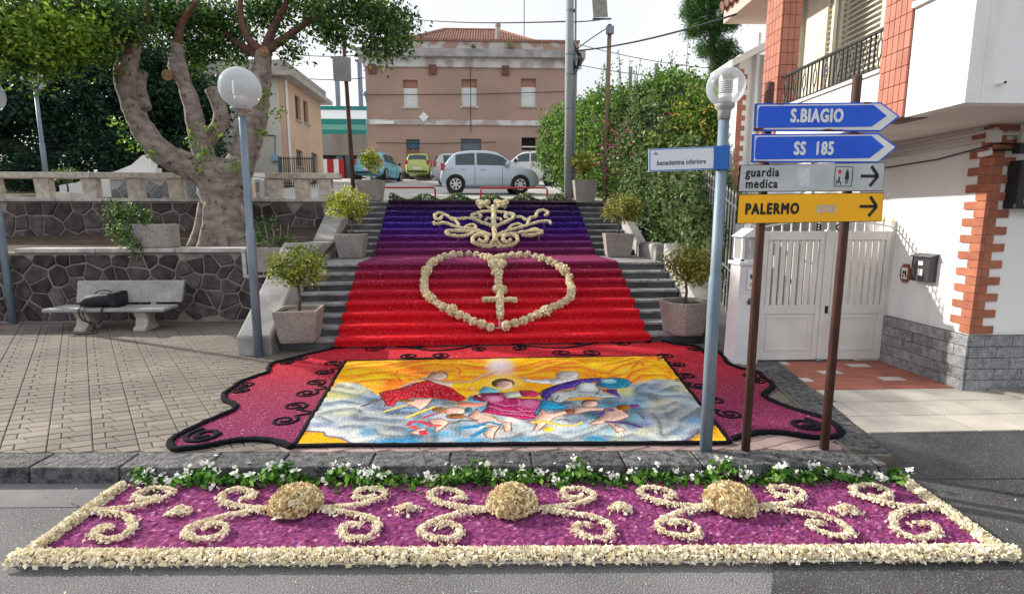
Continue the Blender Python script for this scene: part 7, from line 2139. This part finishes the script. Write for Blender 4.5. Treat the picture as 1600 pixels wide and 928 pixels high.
def inset_pts(pts, g):
    q = shrink([(p[0], p[2]) for p in pts], g)
    return [(a[0], 0, a[1]) for a in q]
arrows = ([(2.098, 4.27, 3.046), (3.108, 4.27, 3.065), (3.277, 4.27, 2.959), (3.131, 4.27, 2.839), (2.102, 4.27, 2.837)], [(2.093, 4.27, 2.813), (3.111, 4.27, 2.829), (3.282, 4.27, 2.721), (3.135, 4.27, 2.595), (2.098, 4.27, 2.595)])
txts = (('S.BIAGIO', (2.596, 4.26, 2.952), .098), ('SS 185', (2.591, 4.26, 2.701), .098))
for pts, (tx, tp_, ts) in zip(arrows, txts):
    pn_ = plate(pts, 4.270, .02, SB, 'arrow_panel', ds)
    q = inset_pts(pts, .012)
    plate(q, 4.2665, .003, SWh, 'white_border', pn_)
    r_ = inset_pts(pts, .022)
    # blue field ends in a point, leaving a white arrow head
    r_ = sorted(r_, key=lambda p: p[0])
    left = [p for p in r_ if p[0] < pts[0][0] + .3]
    tipx = max(p[0] for p in r_)
    zmid = pts[2][2]
    zt2, zb2 = max(p[2] for p in left), min(p[2] for p in left)
    xl_t = min(p[0] for p in left)
    slope = (pts[1][2] - pts[0][2]) / (pts[1][0] - pts[0][0])
    x2 = tipx - .19
    field = [(xl_t + .012, 0, zb2), (x2, 0, zb2 + slope * (x2 - xl_t)), (tipx - .075, 0, zmid), (x2, 0, zt2 + slope * (x2 - xl_t)), (xl_t + .012, 0, zt2), (xl_t, 0, zt2 - .02), (xl_t, 0, zb2 + .02)]
    plate(field, 4.2635, .0025, SB, 'blue_field', pn_)
    for dx_ in (-.0015, .0015):
        pass
    for part_, off_ in (((tx, 0.0),) if ' ' not in tx else (('SS', -.115), ('185', .085))):
        letters('lettering', part_, ts * 1.42, (tp_[0] + off_, 4.2625, tp_[2] + off_ * slope * .5), (1, 0, slope * .5), SWh, pn_, .0055, .70, 1.12, 0)
gpts = [(2.005, 4.27, 2.575), (3.193, 4.27, 2.6), (3.201, 4.27, 2.372), (1.998, 4.27, 2.364)]
ypts = [(2.004, 4.27, 2.344), (3.208, 4.27, 2.361), (3.216, 4.27, 2.129), (2.003, 4.27, 2.109)]
pg = plate(gpts, 4.27, .02, SBk, 'hospital_panel', ds)
plate(inset_pts(gpts, .005), 4.267, .0025, SGr, 'grey_field', pg)
def at_panel(pts, u, v):
    a, b_, c, d = [Vector((p[0], 0, p[2])) for p in pts]
    p = a.lerp(b_, u).lerp(d.lerp(c, u), v)
    return (p.x, 4.2655, p.z)
xd = (1, 0, .012)
for txt_, v in (('guardia', .30), ('medica', .72)):
    w_ = at_panel(gpts, .155, v)
    letters('lettering', txt_, .098, w_, xd, SBk, pg, .0030, .84, 1.14)
def arrow_mark(pts, u, v, s, parent):
    c = Vector(at_panel(pts, u, v))
    mb = MB()
    for a, e in (((-.42, 0), (.36, 0)), ((.06, .46), (.42, 0)), ((.06, -.46), (.42, 0))):
        mb.bar((c.x + a[0] * s, c.y, c.z + a[1] * s), (c.x + e[0] * s, c.y, c.z + e[1] * s), .024, .0025, (0, 1, 0))
    mb.build('arrow_mark', SBk, parent)
arrow_mark(gpts, .895, .47, .17, pg)
arrow_mark(ypts, .895, .47, .17, None or ds)
# pictogram box
c0, c1 = at_panel(gpts, .655, .12), at_panel(gpts, .775, .82)
mb = MB()
xa, xb, za2, zb3 = c0[0], c1[0], c0[2], c1[2]
for a, e in (((xa, za2), (xb, za2)), ((xb, za2), (xb, zb3)), ((xb, zb3), (xa, zb3)), ((xa, zb3), (xa, za2))):
    mb.bar((a[0], 4.2655, a[1]), (e[0], 4.2655, e[1]), .004, .002, (0, 1, 0))
mb.build('pictogram_frame', SBk, pg)
mxp, mzp = xa + (xb - xa) * .27, za2 + (zb3 - za2) * .26
MB().bar((mxp - .018, 4.2655, mzp), (mxp + .018, 4.2655, mzp), .011, .002, (0, 1, 0)).bar((mxp, 4.2645, mzp - .018), (mxp, 4.2645, mzp + .018), .011, .002, (0, 1, 0)).build('red_cross', mat('cross_red', lin((206, 60, 64)), None), pg)
mb = MB()
mb.lathe([(.007, -.001), (.007, 0)], (mxp, 4.266, mzp - .045), 8, 'y')
mb.bar((mxp, 4.2655, mzp - .052), (mxp - .004, 4.2655, mzp - .085), .012, .002, (0, 1, 0)).bar((mxp - .018, 4.265, mzp - .08), (mxp + .016, 4.265, mzp - .08), .006, .002, (0, 1, 0)).bar((mxp + .014, 4.2645, mzp - .08), (mxp + .014, 4.2645, mzp - .105), .005, .002, (0, 1, 0)).bar((mxp - .02, 4.2645, mzp - .06), (mxp - .02, 4.2645, mzp - .105), .004, .002, (0, 1, 0))
mxq = xa + (xb - xa) * .70
mb.lathe([(.007, -.001), (.007, 0)], (mxq, 4.266, mzp + .012), 8, 'y')
mb.hexa([(mxq - .017, 4.2645, mzp - .06), (mxq + .017, 4.2645, mzp - .06), (mxq + .017, 4.2665, mzp - .06), (mxq - .017, 4.2665, mzp - .06)], [(mxq - .010, 4.2645, mzp + .003), (mxq + .010, 4.2645, mzp + .003), (mxq + .010, 4.2665, mzp + .003), (mxq - .010, 4.2665, mzp + .003)])
mb.bar((mxq - .006, 4.2655, mzp - .06), (mxq - .006, 4.2655, mzp - .095), .005, .002, (0, 1, 0)).bar((mxq + .006, 4.2655, mzp - .06), (mxq + .006, 4.2655, mzp - .095), .005, .002, (0, 1, 0))
mb.build('pictograms', SBk, pg)
w0, w1 = at_panel(gpts, .385, .14), at_panel(gpts, .48, .84)
MB().box(w0[0], w1[0], 4.2650, 4.2668, w1[2], w0[2]).build('blank_sticker', mat('sticker_pale', lin((204, 208, 210)), lin((186, 190, 192)), 20, .6), pg, bevel=.0)
py_ = plate(ypts, 4.27, .02, SBk, 'destination_panel', ds)
plate(inset_pts(ypts, .005), 4.267, .0025, SYe, 'yellow_field', py_)
letters('lettering', 'PALERMO', .118, at_panel(ypts, .235, .52), xd, SBk, py_, .006, .74, 1.24)
mb = MB()
for k in range(4):
    p = at_panel(ypts, .555 + k * .037, .53)
    mb.box(p[0] - .018, p[0] + .014, 4.2652, 4.2668, p[2] - .032, p[2] + .032)
mb.build('faded_marks', mat('faded_grey', lin((196, 186, 168)), lin((176, 168, 160)), 40, .6), py_)
for x in (2.235, 2.945):
    for z in (2.24, 2.48, 2.75, 2.96):
        MB().box(x - .055, x + .055, 4.291, 4.30, z - .02, z + .02).build('clamp', M_rust, ds)
# rust eating the enamel along the panel edges
M_rp = mat('rust_spot', (.16, .06, .03), (.07, .03, .02), 60, .9, .4, 90)
def rust(cx, cz, w, h, seed, parent):
    r_ = random.Random(seed)
    pts = []
    for k in range(14):
        a = 2 * math.pi * k / 14
        f = r_.uniform(.5, 1.1)
        pts.append((cx + w * f * math.cos(a), 4.2612, cz + h * f * math.sin(a)))
    MB().add(pts, [tuple(range(14))]).build('rust_patch', M_rp, parent, fixn=False)
a1, a2 = arrows
rust(a1[4][0] + .03, a1[4][2] + .012, .05, .016, 1, ds)
rust(a1[4][0] + .62, a1[4][2] + .010, .09, .009, 2, ds)
rust(a1[1][0] - .12, a1[1][2] - .006, .07, .007, 3, ds)
rust(a1[0][0] + .2, a1[0][2] - .004, .04, .006, 4, ds)
rust(a2[1][0] - .2, a2[1][2] - .006, .10, .006, 5, ds)
rust(a2[4][0] + .08, a2[4][2] + .006, .05, .006, 6, ds)
# ------------------------------------------------------------------ street name sign
ss = thing('street_name_sign', (1.578, 4.33, 2.529), 'white street name plate with blue border bracketed to the right lamp post', 'sign')
sp2 = [(1.279, 4.33, 2.703), (1.814, 4.33, 2.726), (1.825, 4.33, 2.545), (1.286, 4.33, 2.523)]
pl_ = plate(sp2, 4.33, .014, mat('plate_edge', lin((150, 180, 214)), None, rough=.4), 'plate', ss)
plate(inset_pts(sp2, .006), 4.3275, .002, mat('sign_border_blue', lin((50, 110, 190)), None, rough=.4), 'blue_border', pl_)
plate(inset_pts(sp2, .011), 4.3255, .0015, mat('name_white', lin((214, 220, 228)), None, rough=.4), 'white_field', pl_)
b1, b2 = sp2[1][0], 1.929
MB().box(b1 - .005, b1 + .03, 4.322, 4.35, sp2[2][2] - .0, sp2[1][2]).build('clamp_bar', mat('bracket_blue', lin((38, 104, 182)), None, rough=.4), ss)
MB().lathe([(.060, sp2[2][2]), (.060, sp2[1][2] + .005)], (1.89, 4.36, 0), 18).build('bracket', MATS['bracket_blue'], ss, smooth=False)
cx_ = (sp2[0][0] + sp2[1][0]) / 2
cz_ = (sp2[0][2] + sp2[2][2]) / 2
xd2 = (sp2[1][0] - sp2[0][0], 0, sp2[1][2] - sp2[0][2])
letters('name_lettering', 'benedettina inferiore', .056, (cx_ + .0, 4.3245, cz_ - .025), xd2, SBk, pl_, .0009, .84)
letters('name_lettering', 'via', .036, (sp2[0][0] + .055, 4.3245, cz_ + .043), xd2, SBk, pl_, .0003, .85)
# ------------------------------------------------------------------ loose petals and leaves on the ground
lp_ = nrs.uniform(size=(420, 2)) * np.array([9.5, 2.6]) + np.array([-4.4, 1.9])
keep = [p for p in lp_ if not (-3.1 < p[0] < 3.5 and 2.95 < p[1] < 4.3)]
P_ = np.array([(p[0], p[1], .012) for p in keep if p[1] < kerb_y(p[0]) - .05])
V, F, c = leaves(P_, .02, [lin(x) for x in ((150, 80, 130), (226, 214, 180), (120, 60, 100), (170, 160, 130))], .7, up=3)
np_mesh('loose_petals', V, F, M_petal, None, c, kind='stuff', label='loose petals scattered on the asphalt around the purple carpet', cat='petals')
